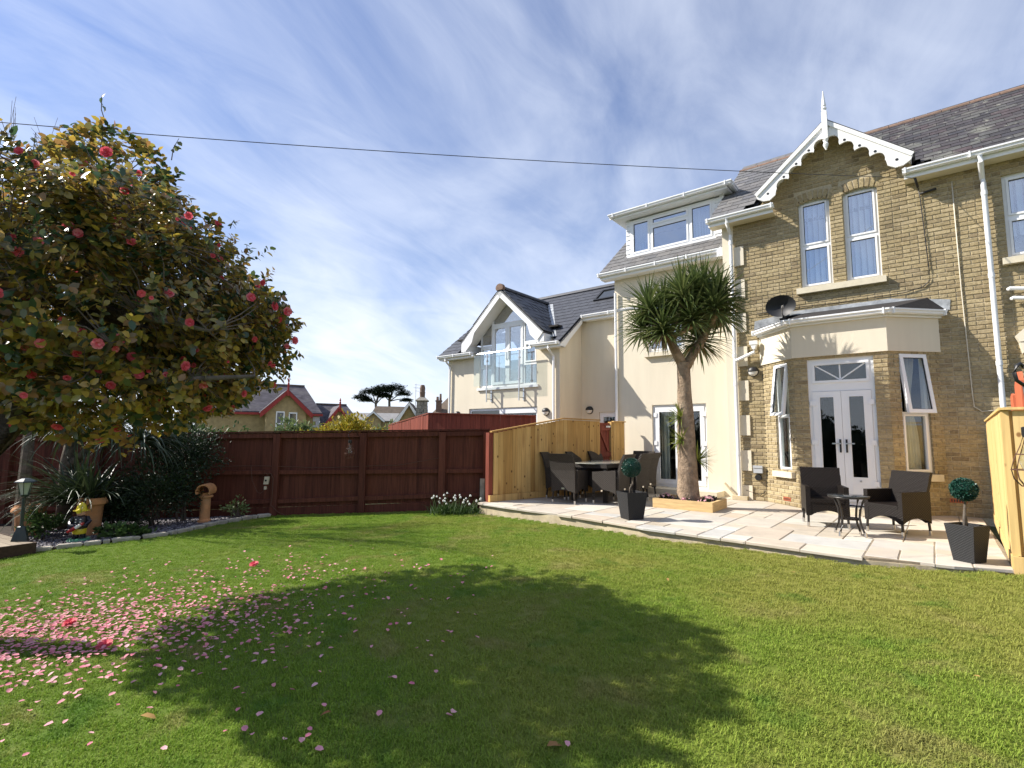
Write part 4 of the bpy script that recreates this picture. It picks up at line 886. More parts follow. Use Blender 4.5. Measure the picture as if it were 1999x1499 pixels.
# balcony guard
mb = MB(); mb.tube([(-8.36, .76, 3.90), (-6.0, .76, 3.90)], .022, 8); bal = mb.build('balcony_rail', M['steel'], nb, smooth=True)
for u in (-7.76, -6.45):
    mb = MB(); mb.box((u-.016, .74, 2.34), (u+.016, .775, 3.88)); mb.box((u-.012, .776, 2.42), (u+.012, .97, 2.45)); mb.box((u-.012, .776, 2.62), (u+.012, .97, 2.65)); mb.box((u-.028, .972, 2.36), (u+.028, .997, 2.72))
    for z in (3.0, 3.65): mb.tube([(u, .72, z), (u, .80, z)], .03, 8)
    mb.build('balcony_post', M['steel'], bal)
for a, b in ((-8.33, -7.82), (-7.70, -6.51), (-6.39, -6.02)): g = MB(); g.box((a, .755, 2.86), (b, .765, 3.86)); g.build('glass_panel', M['glass_clear'], bal)
nb.location = nb_at; nb.scale = (nb_scale,)*3                                # the house is a size smaller and stands that much nearer
# wall lights
hT = lambda y0: (lambda x, y, z: tuple(hw(x, y0+y, z)))
wall_light('black eyelid wall light on the brick wall left of the bay window', hT(0), .335, 2.63, None)
wall_light('black eyelid wall light beside the white downpipe of the neighbouring cream house', hT(-.355), -4.66, 1.91, None)
wall_light('black eyelid wall light in the recessed corner of the cream houses', hT(.714), -3.985, 1.98, None)
wall_light('black eyelid wall light at the far left end of the neighbouring cream house', hT(-.355), -7.90, 1.90, None)

# dish, socket, cables
t = thing('satellite_dish', 'black mesh satellite dish standing on the roof of the bay', 'satellite dish', hw(.95, -.12, 3.66), AZ)
b = MB(); n = 24; rings = 6; vs = []
for k in range(rings+1):
    r = k/rings
    for i in range(n): a = 2*math.pi*i/n; x, z = .285*r*math.cos(a), .215*r*math.sin(a); vs.append((x+.0, -.05+.09*(1-r*r)-.25*0, .24+z))
b.add(vs, [(k*n+i, k*n+(i+1) % n, (k+1)*n+(i+1) % n, (k+1)*n+i) for k in range(rings) for i in range(n)])
rot = Matrix.Rotation(math.radians(-6), 4, 'Z') @ Matrix.Rotation(math.radians(12), 4, 'X')
rot = np.array(rot)[:3, :3]; b.v = [tuple(rot @ np.array(p)) for p in b.v]; b.build('reflector', M['black_gloss'], t, smooth='all', fix=False)
b = MB(); b.tube([(.0, .02, .03), (.03, -.18, .06), (.06, -.30, .14)], .012, 6); b.tube([(.06, -.30, .12), (.06, -.24, .18)], .028, 8); b.build('receiver_arm', M['steel'], t)
b = MB(); b.tube([(0, .07, .0), (0, .07, .24)], .02, 8); b.box((-.06, .0, -.03), (.06, .12, .0)); b.build('mount', M['black'], t)
t = thing('outdoor_socket', 'grey outdoor socket box with a black plug on the brick wall by the drain', 'socket box', hw(.36, -.0, .50), AZ)
b = MB(); b.box((-.085, -.075, .06), (.085, -.001, .20)); b.box((-.09, -.085, .16), (.09, -.06, .21)); b.build('casing', M['grey_plastic'], t)
b = MB(); b.tube([(0, -.001, -.03), (0, -.07, -.03)], .062, 12); b.build('plug_cover', M['black'], t)
b = MB(); b.tube([(.05, -.03, -.07), (.15, -.015, -.10), (.16, -.012, .3), (.155, -.012, 1.2), (.15, -.012, 2.25)], .006, 5); b.tube([(.16, -.012, -.1), (.12, -.012, -.3), (.02, -.015, -.38), (-.25, -.03, -.30)], .006, 5); b.build('flex', M['black'], t)
b = MB(); b.tube([hw(3.20, -.03, 5.74), hw(3.22, -.02, 5.55), hw(3.24, -.02, 5.0), hw(3.27, -.02, 4.2), hw(3.27, -.02, 4.02), hw(3.17, -.02, 3.92), hw(2.9, -.02, 3.86), hw(1.9, -.02, 3.84), hw(1.1, -.02, 3.86), hw(.45, -.02, 3.83)], .008, 5); b.tube([hw(3.22, -.03, 5.60), hw(3.45, -.03, 5.63)], .022, 5); tag(b.build('aerial_cable', M['black'], smooth='all'), 'thin black cable running down the brick wall and along above the bay', 'cable')
b = MB(); b.tube([hw(3.66, -.015, 5.70), hw(3.67, -.015, 3.8), hw(3.70, -.015, 2.0), hw(3.71, -.015, 1.80), hw(3.80, -.015, 1.72), hw(4.05, -.02, 1.74)], .009, 5); tag(b.build('wall_cable', M['cable_white'], smooth='all'), 'cream cable running straight down the brick wall beside the downpipe', 'cable')
# overhead wire
p0, pm, p1 = np.array([-6.30, 6.0, 5.04]), np.array([-.02, 7.2, 5.285]), hw(3.17, -.30, 5.80)
pts = []
for i in range(-14, 25):
    q = i/24
    pts.append(p0*(1-q)*(1-2*q) + pm*4*q*(1-q) + p1*q*(2*q-1))
b = MB(); b.tube(pts, .0055, 5); b.tube([p1, p1+np.array([.1, .08, -.12])], .02, 6); tag(b.build('overhead_wire', M['black'], smooth='all'), 'thin black telephone wire crossing the sky to the house eaves', 'wire')

# ================================================================== fences
def fence_board_unit():
    b = MB(); b.prism([(-.5, -.5, -.5), (.5, -.5, -.5), (.5, .1, -.5), (-.5, .5, -.5)], (0, 0, 1)); return b
# long red-brown fence across the back
FY = 10.56
def ftop(x): return 1.41 + (x+.5)*.019
fn = thing('back_fence', 'long dark red-brown timber fence across the back of the lawn', 'fence', (-5.5, FY, lawn_z(-5.5, FY)))
F0 = np.array(fn.matrix_basis); off3 = F0[:3, 3]
bd = []; x = -12.4; R = random.Random(3)
while x < -.46:
    w_ = .128+R.uniform(-.004, .004); z0, z1 = lawn_z(x, FY)+.16, ftop(x)-.03
    bd.append(mat4((w_+.012, R.uniform(-.003, .003), 0), (0, .02, 0), (0, 0, z1-z0), np.array([x+w_/2, FY+.03+R.uniform(-.003, .003), (z0+z1)/2])-off3)); x += w_
pieces('fence_board', fence_board_unit(), bd, M['fence'], fn, frame='own')
posts = [-11.9, -10.1, -8.3, -6.55, -4.72, -2.98, -1.39, -.50]
for x in posts:
    b = MB(lambda a, b_, c: tuple(np.array([a, b_, c])-off3)); b.box((x-.065, FY-.09, lawn_z(x, FY)-.1), (x+.065, FY+.005, ftop(x)-.055)); b.build('fence_post', M['fence'], fn)
for a, b_ in zip(posts, posts[1:]):
    for h, k in ((.12, 1), (.60, 0), (1.50, 2)):
        bm_ = MB(lambda a, b_, c: tuple(np.array([a, b_, c])-off3)); za = lambda x: (lawn_z(x, FY)+.28 if k == 1 else lawn_z(x, FY)*.35+.47+.16 if k == 0 else ftop(x)-.09)
        zA, zB = za(a), za(b_); hh = .04 if k != 2 else .045
        P = [(a+.066, FY-.05, zA-hh), (b_-.066, FY-.05, zB-hh), (b_-.066, FY-.05, zB+hh), (a+.066, FY-.05, zA+hh)]; bm_.prism(P, (0, .062, 0)); bm_.build('fence_rail', M['fence'], fn)
    bm_ = MB(lambda a, b_, c: tuple(np.array([a, b_, c])-off3)); P = [(a+.067, FY-.012, lawn_z(a, FY)-.08), (b_-.067, FY-.012, lawn_z(b_, FY)-.08), (b_-.067, FY-.012, lawn_z(b_, FY)+.155), (a+.067, FY-.012, lawn_z(a, FY)+.155)]; bm_.prism(P, (0, .03, 0)); bm_.build('gravel_board', M['fence'], fn)
b = MB(lambda a, b_, c: tuple(np.array([a, b_, c])-off3)); P = [(-12.5, FY-.07, ftop(-12.5)-.028), (-.44, FY-.07, ftop(-.44)-.028), (-.44, FY-.07, ftop(-.44)), (-12.5, FY-.07, ftop(-12.5))]; b.prism(P, (0, .15, 0)); b.build('capping_rail', M['fence'], fn)
b = MB(); b.box((-.62, FY-.14, -.25), (-.53, FY-.06, .42)); tag(b.build('concrete_spur', M['edging']), 'pale concrete spur post at the right end of the red-brown fence', 'post')
b = MB(); pts = [(-9.2, FY-.075, .52)]+[(x, FY-.075, .57+.02*math.sin(x*2.1)+.012*(x+9)) for x in np.arange(-8.9, -1.9, .35)]+[(-1.45, FY-.075, .82)]; b.tube(pts, .006, 4); tag(b.build('fence_cable', M['cable_brown'], smooth='all'), 'thin brown cable lying along the middle rail of the back fence', 'cable')
# yellow boarded fence on the patio: runs in the house frame along direction t
ya_, yb_ = np.array([-3.54, -3.79]), np.array([.20, .98])
yf = thing('yellow_fence', 'new yellow softwood fence screening the dining end of the patio', 'fence', hw(-3.3, -2.6), house=True)
YT = lambda s, o, z: (ya_[0]+yb_[0]*s+yb_[1]*o, ya_[1]+yb_[1]*s-yb_[0]*o, z)          # o: towards the patio
def ytop(s): return 1.345+ .16*s if s < 1.96 else 1.66-.005*(s-1.96)
bd = []; s = .05; R = random.Random(9)
def yboard(s, w_, z0, z1, lst):
    p = YT(s+w_/2, R.uniform(-.003, .003), (z0+z1)/2); lst.append(mat4((yb_[0]*(w_-.003), yb_[1]*(w_-.003), 0), (yb_[1]*.022, -yb_[0]*.022, 0), (0, 0, z1-z0), p))
while s < 3.1:
    w_ = min(.122+R.uniform(-.012, .012), 3.14-s); yboard(s, w_, .13, ytop(s+w_/2)-.03, bd); s += w_
s = 3.66
while s < 4.03: w_ = min(.12, 4.06-s); yboard(s, w_, .02, 1.62, bd); s += w_
pieces('fence_board', unit_box(), bd, M['pine'], yf)
b = MB(YT)
b.prism([(-.02, -.03, 1.335), (1.96, -.03, 1.648), (1.96, -.03, 1.675), (-.02, -.03, 1.362)], (0, .075, 0)); b.prism([(1.962, -.03, 1.648), (3.15, -.03, 1.642), (3.15, -.03, 1.669), (1.962, -.03, 1.675)], (0, .075, 0)); b.build('capping_rail', M['pine'], yf)
b = MB(YT); b.box((3.64, -.03, 1.622), (4.09, .045, 1.648)); b.build('capping_rail', M['pine'], yf)
b = MB(YT); b.box((-.05, -.02, .004), (3.15, .035, .128)); b.build('kick_board', M['pine'], yf)
b = MB(YT); b.box((-.05, -.115, -.3), (.045, -.012, 1.33)); b.build('fence_post', M['fence_red'], yf)
b = MB(YT); b.box((3.10, -.11, 0), (3.19, -.012, 1.63)); b.box((3.60, -.11, 0), (3.69, -.012, 1.63)); b.build('gate_posts', M['pine'], yf)
gt = thing('side_gate', 'red-brown ledged and braced garden gate set in the yellow fence', 'gate', hw(*YT(3.4, -.05, 0)), house=True)
for i in range(4):
    b = MB(YT); b.box((3.20+i*.1, -.09, .06), (3.297+i*.1, -.07, 1.60)); b.build('gate_board', M['fence_red'], gt)
for z in (.25, .80, 1.42): b = MB(YT); b.box((3.20, -.068, z), (3.597, -.03, z+.11)); b.build('gate_ledge', M['fence_red'], gt)
b = MB(YT); b.prism([(3.22, -.066, 1.40), (3.30, -.066, 1.40), (3.58, -.066, .93), (3.50, -.066, .93)], (0, .03, 0)); b.build('gate_brace', M['fence_red'], gt)
b = MB(YT); b.box((3.42, -.03, 1.49), (3.58, -.012, 1.53)); b.build('gate_latch', M['steel'], gt)
# neighbour's brighter red fence beyond
rf = thing('neighbour_fence', 'brighter red boarded fence with a sloping left end in front of the cream neighbouring house', 'fence', (-2.0, 13.2, -.4))
off4 = np.array([-2.0, 13.2, -.4]); bd = []; R = random.Random(4)
PA, PB, PC = np.array([-3.45, 14.6]), np.array([-2.10, 13.0]), np.array([.55, 12.35])
def run(a, b, z0a, z0b):
    L = np.linalg.norm(b-a); d = (b-a)/L; s = 0
    while s < L-.02:
        w_ = .125; p = a+d*(s+w_/2); zt = z0a+(z0b-z0a)*s/L; zb_ = -.5
        bd.append(mat4((d[0]*(w_-.004), d[1]*(w_-.004), 0), (-d[1]*.02, d[0]*.02, 0), (0, 0, zt-zb_), np.array([p[0]-d[1]*R.uniform(-.008, .008), p[1], (zt+zb_)/2])-off4)); s += w_
run(PA, PB, 1.55, 1.815); run(PB, PC, 1.815, 1.74)
pieces('fence_board', unit_box(), bd, M['fence_red'], rf, frame='own')
b = MB(lambda a, b_, c: tuple(np.array([a, b_, c])-off4)); b.prism([(*(PA), 1.55), (*PB, 1.815), (*PB, 1.84), (*PA, 1.575)], (.02, -.06, 0)); b.prism([(PB[0]+.001, PB[1], 1.815), (*PC, 1.74), (*PC, 1.765), (PB[0]+.001, PB[1], 1.84)], (.02, -.06, 0)); b.build('capping_rail', M['fence_red'], rf)
# pale yellow fence at the right edge
rg = thing('right_fence', 'pale yellow boarded fence along the right side of the patio', 'fence', hw(3.72, -2.2), house=True)
qa, qb = np.array([3.71, -4.28]), np.array([3.84, .0]); qd = (qb-qa)/np.linalg.norm(qb-qa)
QT = lambda s, o, z: (qa[0]+qd[0]*s+qd[1]*o, qa[1]+qd[1]*s-qd[0]*o, z)
bd = []; s = .03; R = random.Random(12)
def rtop(s): return 1.545 if s > .5 else 1.545+.0*s
while s < 4.1:
    w_ = .12+R.uniform(-.008, .008); z1 = rtop(s) - .04*max(0, (s-3.2)); p = QT(s+w_/2, R.uniform(-.002, .002), (.13+z1)/2)
    bd.append(mat4((qd[0]*(w_-.003), qd[1]*(w_-.003), 0), (qd[1]*.02, -qd[0]*.02, 0), (0, 0, z1-.13), p)); s += w_
for i in range(8):                                                            # return panel facing the lawn
    w_ = .12; p = QT(.0, .035+.05+.0+w_*i+w_/2-.01, .84); bd.append(mat4((qd[1]*(w_-.003), -qd[0]*(w_-.003), 0), (-qd[0]*.02, -qd[1]*.02, 0), (0, 0, 1.42), p))
pieces('fence_board', unit_box(), bd, M['pine_pale'], rg)
b = MB(QT); b.box((-.02, -.03, 1.548), (4.1, .05, 1.572)); b.build('capping_rail', M['pine_pale'], rg)
b = MB(QT); b.box((-.03, -.02, .004), (4.1, .03, .128)); b.build('kick_board', M['pine_pale'], rg)
b = MB(QT); b.box((-.012, -.012, .13), (.029, .05, 1.545)); b.box((.03, .03, -.2), (.11, .11, 1.545)); b.build('fence_post', M['pine_pale'], rg)
b = MB(QT); b.box((-.04, -.012, -.15), (-.013, 1.1, .125)); b.build('kick_board', M['pine_pale'], rg)
b = MB(QT); b.box((-.05, -.02, 1.555), (.02, 1.1, 1.58)); b.build('capping_rail', M['pine_pale'], rg)
of = thing('orange_panel', 'orange-stained fence panel with stepped tops rising behind the pale yellow fence', 'fence panel', hw(4.02, -1.6), house=True)
for i, (s0, s1, zt0, zt1) in enumerate(((2.55, 3.05, 1.86, 1.90), (1.55, 2.50, 1.98, 2.12))):
    b = MB(QT); o_ = .24+.02*i; b.prism([(s0, o_, .0), (s1, o_, .0), (s1, o_, zt0), ((s0+s1)/2, o_, zt1), (s0+.1*(s1-s0), o_, zt1-.03), (s0, o_, zt0)], (0, .03, 0)); b.build('panel_board', M['fence_orange'], of)
# ================================================================== patio furniture
def arch_panel(mb, w, z_top0, z_top1, z_skirt, rise, T3, th):
    """a panel standing across width w with an arched lower edge; T3(x, z) gives the face, th the thickness vector"""
    n = 10; pts = [T3(-w/2, z_top0), T3(-w/2, z_skirt)]
    pts += [T3(-w/2+w*i/n, z_skirt+rise*math.sin(math.pi*i/n)**.8) for i in range(1, n)] + [T3(w/2, z_skirt), T3(w/2, z_top1)]
    mb.prism(pts, th)
def legs(t, pts, z, r=.016, mat='darkmetal', foot=.035):
    for (x, y, dx, dy) in pts:
        b = MB(); b.tube([(x, y, z), (x+dx, y+dy, foot)], r, 8); lg = b.build('leg', M[mat], t, smooth=True)
        b = MB(); b.tube([(x+dx, y+dy, foot+.03), (x+dx, y+dy, .002)], r*1.12, 8); b.build('foot', M['steel'], lg, smooth=True)
def tub_chair(loc, rz, label):
    """front is -y"""
    t = thing('wicker_tub_chair', label, 'chair', loc, rz, 'wicker tub chairs at the small round table')
    w, d, sk, arm, seat = .54, .49, .16, .57, .385; m = M['rattan']
    for s in (-1, 1):
        b = MB(); x = s*(w/2-.03); arch_panel(b, d, arm, arm, sk, .075, lambda y, z: (x-.03, y, z), (.06, 0, 0)); b.build('arm_panel', m, t)
    b = MB(); arch_panel(b, w-.12, seat-.04, seat-.04, sk, .075, lambda x, z: (x, -d/2+.004, z), (0, .03, 0)); b.build('front_panel', m, t)
    b = MB(); arch_panel(b, w-.12, seat-.04, seat-.04, sk, .06, lambda x, z: (x, d/2-.034, z), (0, .03, 0)); b.build('back_panel', m, t)
    b = MB(); b.box((-w/2+.062, -d/2-.004, seat-.038), (w/2-.062, d/2-.05, seat+.012)); b.build('seat', m, t)
    b = MB(); n = 5; vs = []
    prof = [(d/2-.09, seat-.03), (d/2-.06, .53), (d/2+.0, .71), (d/2+.035, .82)]
    for k in range(len(prof)-1):
        (y0, z0), (y1, z1) = prof[k], prof[k+1]; wd = w-.122 if z0 < .5 else w-.02
        b.prism([(-wd/2, y0, z0), (wd/2, y0, z0), (wd/2+.005, y1, z1), (-wd/2-.005, y1, z1)], (0, .05, 0))
    b.build('backrest', m, t)
    legs(t, [(sx*(w/2-.03), sy*(d/2-.02), sx*.008, sy*.012) for sx in (-1, 1) for sy in (-1, 1)], .22)
    return t
tub_chair(hw(1.86, -2.52), AZ+.30, 'dark brown wicker tub chair nearest the bay doors, left of the small round table')
tub_chair(hw(2.72, -2.62), AZ-.62, 'dark brown wicker tub chair right of the small round table, turned towards it')
t = thing('bistro_table', 'small round glass table on bowed brown wicker legs', 'table', hw(2.24, -3.22), AZ+.3)
b = MB(); b.lathe([(.001, .505), (.235, .505), (.245, .511), (.235, .517), (.001, .517)], n=28); b.build('tabletop', M['table_glass'], t, smooth=True)
b = MB(); b.tube([(.225*math.cos(a), .225*math.sin(a), .497) for a in np.linspace(0, 2*math.pi, 29)], .014, 6, cap=False); b.build('rim', M['darkmetal'], t, smooth=True)
b = MB(); b.lathe([(.001, .205), (.125, .205), (.13, .215), (.125, .225), (.001, .225)], n=20); b.build('shelf', M['rattan'], t)
for k in range(4):
    a = math.pi/4+k*math.pi/2; c, s = math.cos(a), math.sin(a); b = MB()
    b.tube([(c*r, s*r, z) for r, z in ((.215, .50), (.185, .44), (.15, .34), (.135, .24), (.15, .14), (.19, .05), (.20, .035))], .014, 8); lg = b.build('leg', M['darkmetal'], t, smooth=True)
    b = MB(); b.tube([(c*.198, s*.198, .06), (c*.205, s*.205, .002)], .016, 8); b.build('foot', M['steel'], lg)
def dining_chair(u, y, rz, label):
    t = thing('dining_chair', label, 'chair', hw(u, y), AZ+rz, 'high-backed rattan chairs round the dining table'); m = M['rattan_grey']
    w, d, seat = .50, .54, .44
    b = MB(); b.box((-w/2, -d/2, seat-.05), (w/2, d/2-.03, seat)); b.build('seat', m, t)
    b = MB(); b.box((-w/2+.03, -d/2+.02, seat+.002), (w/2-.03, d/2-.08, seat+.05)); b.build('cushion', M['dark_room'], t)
    b = MB(); prof = [(d/2-.05, .20), (d/2-.04, .45), (d/2-.02, .62), (d/2+.03, .80), (d/2+.10, .94)]
    n = 10
    for k in range(len(prof)-1):
        (y0, z0), (y1, z1) = prof[k], prof[k+1]
        if k == 0: arch_panel(b, w, z1, z1, z0-.0, .05, lambda x, z: (x, y0+(y1-y0)*(z-z0)/(z1-z0), z), (0, .045, 0))
        else: b.prism([(-w/2-(k-1)*.004, y0, z0+.0005), (w/2+(k-1)*.004, y0, z0+.0005), (w/2+k*.004, y1, z1), (-w/2-k*.004, y1, z1)], (0, .045, 0))
    b.build('backrest', m, t)
    for s in (-1, 1):
        b = MB(); x = s*(w/2+.005); arch_panel(b, d-.06, .60, .64, .20, .07, lambda yy, z: (x-.022, yy-.02, z), (.044, 0, 0)); b.build('arm_panel', m, t)
    b = MB(); arch_panel(b, w-.05, seat-.052, seat-.052, .21, .07, lambda x, z: (x, -d/2+.01, z), (0, .03, 0)); b.build('front_panel', m, t)
    b = MB(); b.box((-.03, d/2-.002, .27), (.03, d/2+.012, .30)); b.build('maker_plate', M['steel'], t)
    legs(t, [(sx*(w/2-.03), sy*(d/2-.03), sx*.012, sy*.02) for sx in (-1, 1) for sy in (-1, 1)], .24, mat='rattan_grey', r=.019)
    return t
# facing the table: rz turns the front (-y in the house frame faces the lawn)
dining_chair(-2.40, -2.78, math.pi+.12, 'rattan dining chair at the lawn end of the table with its back to the lawn')
dining_chair(-1.70, -2.40, -math.pi/2+.06, 'rattan dining chair on the right of the table nearest the lawn')
dining_chair(-1.66, -1.66, -math.pi/2-.05, 'middle rattan dining chair on the right of the table, behind the potted ball tree')
dining_chair(-1.80, -.98, -math.pi/2-.12, 'rattan dining chair on the right of the table nearest the glazed door')
dining_chair(-2.86, -2.30, math.pi/2+.05, 'rattan dining chair against the yellow fence, nearest the lawn')
dining_chair(-2.72, -1.55, math.pi/2+.05, 'rattan dining chair in the middle of the row against the yellow fence')
dining_chair(-2.58, -.85, math.pi/2, 'rattan dining chair against the yellow fence beside the gate')
dining_chair(-2.18, -.20, 0.06, 'rattan dining chair at the far end of the table towards the house wall')
t = thing('dining_table', 'large rattan dining table with a pale glass top', 'table', hw(-2.24, -1.58), AZ+.10)
b = MB(); n = 28; b.prism([((.42+.0)*math.copysign(abs(math.cos(a))**.6, math.cos(a)), .98*math.copysign(abs(math.sin(a))**.6, math.sin(a)), .735) for a in np.linspace(0, 2*math.pi, n+1)[:-1]], (0, 0, .012)); b.build('tabletop', make_mat('pale_table_glass', [(.42,.42,.36)], rough=.08, spec=.7), t)
b = MB(); b.box((-.39, -.92, .66), (.39, .92, .733)); b.build('apron', M['rattan_grey'], t)
for sx in (-1, 1):
    for sy in (-1, 1): b = MB(); b.box((sx*.34-.04, sy*.86-.04, .0), (sx*.34+.04, sy*.86+.04, .66)); b.build('leg', M['rattan_grey'], t)
b = MB(); b.lathe([(.001, .0), (.035, 0), (.04, .05), (.03, .09), (.001, .09)], n=12); o = b.build('table_candle', M['gnome_red'], smooth=True); o.location = tuple(hw(-1.98, -1.1, .748)); tag(o, 'small red candle pot standing on the rattan dining table', 'candle')

# ------------------------------------------------------------------ leaf kits
def leaf_unit(fold=.25, curl=.15, wide=.5):
    b = MB(); pts = [(0, 0, 0), (.30, wide*.42, .05), (.30, -wide*.42, .05), (.68, wide*.40, .02-curl*.3), (.68, -wide*.40, .02-curl*.3), (1, 0, -curl), (.30, 0, -fold*.12), (.68, 0, -fold*.12-curl*.3)]
    b.add(pts, [(0, 6, 1), (0, 2, 6), (6, 7, 3, 1), (6, 2, 4, 7), (7, 5, 3), (7, 4, 5)]); return b
def frame_mat(d, up, p, s, roll=0.0, sw=1.0):
    d = np.asarray(d, float); d = d/(np.linalg.norm(d)+1e-9); a = np.cross(up, d); a = a/(np.linalg.norm(a)+1e-9); n_ = np.cross(d, a)
    c, q = math.cos(roll), math.sin(roll); a, n_ = a*c+n_*q, n_*c-a*q
    return mat4(d*s, a*s*sw, n_*s, p)
def scatter_mesh(name, unit, mats4, mat, parent, kind='stuff', tints=None, smooth=False):
    uv = np.array(unit.v); m4 = np.array(mats4); P = np.einsum('kij,nj->kni', m4[:, :3, :3], uv) + m4[:, None, :3, 3]
    n, k = len(uv), len(m4); me = bpy.data.meshes.new(name)
    F = []
    for f in unit.f: F.append(np.array(f))
    loops = []; starts = []; tot = []; s = 0
    for i in range(k):
        for f in F: loops.append(f+i*n); starts.append(s); tot.append(len(f)); s += len(f)
    me.vertices.add(n*k); me.vertices.foreach_set('co', P.reshape(-1)); me.loops.add(s); me.loops.foreach_set('vertex_index', np.concatenate(loops))
    me.polygons.add(len(starts)); me.polygons.foreach_set('loop_start', starts); me.polygons.foreach_set('loop_total', tot)
    tn = np.repeat(tints if tints is not None else rng.random(k), len(F)); me.attributes.new('tint', 'FLOAT', 'FACE').data.foreach_set('value', tn.astype(np.float32))
    me.materials.append(mat); me.update(calc_edges=True); me.validate()
    if smooth: me.polygons.foreach_set('use_smooth', [True]*len(me.polygons))
    o = bpy.data.objects.new(name, me); COL.objects.link(o); o.parent = parent
    if kind: o['kind'] = kind
    return o
def sword(mb, base, d, L, w, droop, seg=6, fold=.25, tint=0, side=None, tip=1.0):
    """arching strap leaf"""
    p = np.asarray(base, float); d = np.asarray(d, float); d = d/np.linalg.norm(d); vs = []; st = L/seg
    a = np.cross(d, (0, 0, 1.)); a = a/(np.linalg.norm(a)+1e-6)
    for i in range(seg+1):
        q = i/seg; ww = w*(min(1, .55+q*2.2) if q < .5 else (1-(q-.5)/.5*tip)*1.0)+.0015
        n_ = np.cross(a, d)
        vs += [p-a*ww/2+n_*ww*fold, p, p+a*ww/2+n_*ww*fold]
        p = p+d*st; d = d+np.array([0, 0, -droop*(q+.15)/seg*2]); d = d/np.linalg.norm(d)
    mb.add(vs, [(i*3+j, i*3+j+1, i*3+j+4, i*3+j+3) for i in range(seg) for j in (0, 1)], tint=tint)
def rnd_dir(zlo=-1, zhi=1):
    z = random.uniform(zlo, zhi); a = random.uniform(0, 2*math.pi); r = math.sqrt(1-z*z); return np.array([r*math.cos(a), r*math.sin(a), z])

# ------------------------------------------------------------------ ball trees in pots
def ball_tree(loc, rz, label, hp=.43, w1=.175, w0=.125, zb=.78, R_=.155, lean=0.0):
    t = thing('potted_ball_tree', label, 'potted plant', loc, rz, 'clipped ball trees in square black pots')
    b = MB(); k = math.sqrt(2)
    b.lathe([(w0*k, .0), (w1*k, hp), (w1*k, hp+.006), ((w1-.015)*k, hp+.006), ((w1-.03)*k, hp-.06), (.001, hp-.06)], n=4, a0=math.pi/4); b.build('pot', M['pot_weave'], t)
    b = MB(); b.lathe([((w1-.03)*k, hp-.059), (.001, hp-.045)], n=4, a0=math.pi/4); b.build('soil', M['soil'], t)
    b = MB(); b.tube([(-.03, 0, hp-.06), (-.035+lean*.3, 0, hp+.06), (.0+lean, .01, hp+.13), (.012, 0, zb-.1), (0, 0, zb)], [.017, .014, .015, .012, .012], 7); b.tube([(.03, .01, hp-.06), (.0, 0, hp+.08), (-.01, 0, hp+.12)], .009, 6); b.build('trunk', M['bark_grey'], t, smooth='all')
    b = MB(); vs = 14; b.lathe([(R_*.84*math.sin(math.pi*i/10)+.001, zb+R_*.84*-math.cos(math.pi*i/10)) for i in range(11)], n=14); core = b.build('ball', M['topiary'], t)
    ms = []
    for i in range(3600):
        d = rnd_dir(); p = d*R_*random.uniform(.86, 1.0)+np.array([0, 0, zb]); dd = d+rnd_dir()*.9; ms.append(frame_mat(dd, rnd_dir(), p, random.uniform(.012, .019)))
    scatter_mesh('ball_leaves', leaf_unit(wide=.75), ms, M['topiary'], core)
    return t
ball_tree(hw(-.545, -3.88), AZ+.98, 'dark green ball tree in a square black pot in front of the dining chairs', hp=.41, zb=.785, R_=.145, lean=.03)
ball_tree(hw(3.38, -4.13), AZ+1.02, 'dark green ball tree in a square black pot beside the pale right fence', hp=.37, w1=.135, w0=.095, zb=.735, R_=.115)

# ------------------------------------------------------------------ raised bed, cordyline and bedding flowers
rb = thing('raised_bed', 'low timber raised bed of soil set on the patio round the palm', 'planter', hw(-.35, -1.95), AZ+.02)
bw, bd_, bh, th_ = 1.06, .84, .165, .055
for a, b2 in (((-bw/2, -bd_/2), (bw/2, -bd_/2+th_)), ((-bw/2, bd_/2-th_), (bw/2, bd_/2)), ((-bw/2, -bd_/2+th_+.001), (-bw/2+th_, bd_/2-th_-.001)), ((bw/2-th_, -bd_/2+th_+.001), (bw/2, bd_/2-th_-.001))):
    b = MB(); b.box((*a, 0), (*b2, bh)); b.build('side_board', M['sleeper'], rb)
b = MB(); b.box((-bw/2+th_+.001, -bd_/2+th_+.001, .004), (bw/2-th_-.001, bd_/2-th_-.001, .13)); b.build('soil', M['soil'], rb)
pl_ = hw(-.35, -1.95, .13)
palm = thing('cordyline_palm', 'tall cordyline palm with a forked trunk growing from the raised bed', 'palm tree', pl_)
b = MB(); hh = [(0, .215), (.12, .20), (.4, .175), (.9, .165), (1.4, .15), (1.9, .13), (2.35, .115), (2.52, .12)]
vs = []; n = 18
pth = lambda z: np.array([-.02-.012*z, 0, z])
for z, r in [(z_, float(np.interp(z_, [h[0] for h in hh], [h[1] for h in hh]))) for z_ in np.arange(0, 2.53, .06)]:
    vs += [pth(z)+np.array([math.cos(2*math.pi*i/n), math.sin(2*math.pi*i/n), 0])*r*(1+.07*mnoise.noise((3*math.cos(2*math.pi*i/n)+9, 3*math.sin(2*math.pi*i/n), z*4))) for i in range(n)]
rr = len(vs)//n; b.add(vs, [(k*n+i, k*n+(i+1) % n, (k+1)*n+(i+1) % n, (k+1)*n+i) for k in range(rr-1) for i in range(n)]); tr = b.build('trunk', M['bark'], palm, smooth='all', fix=False)
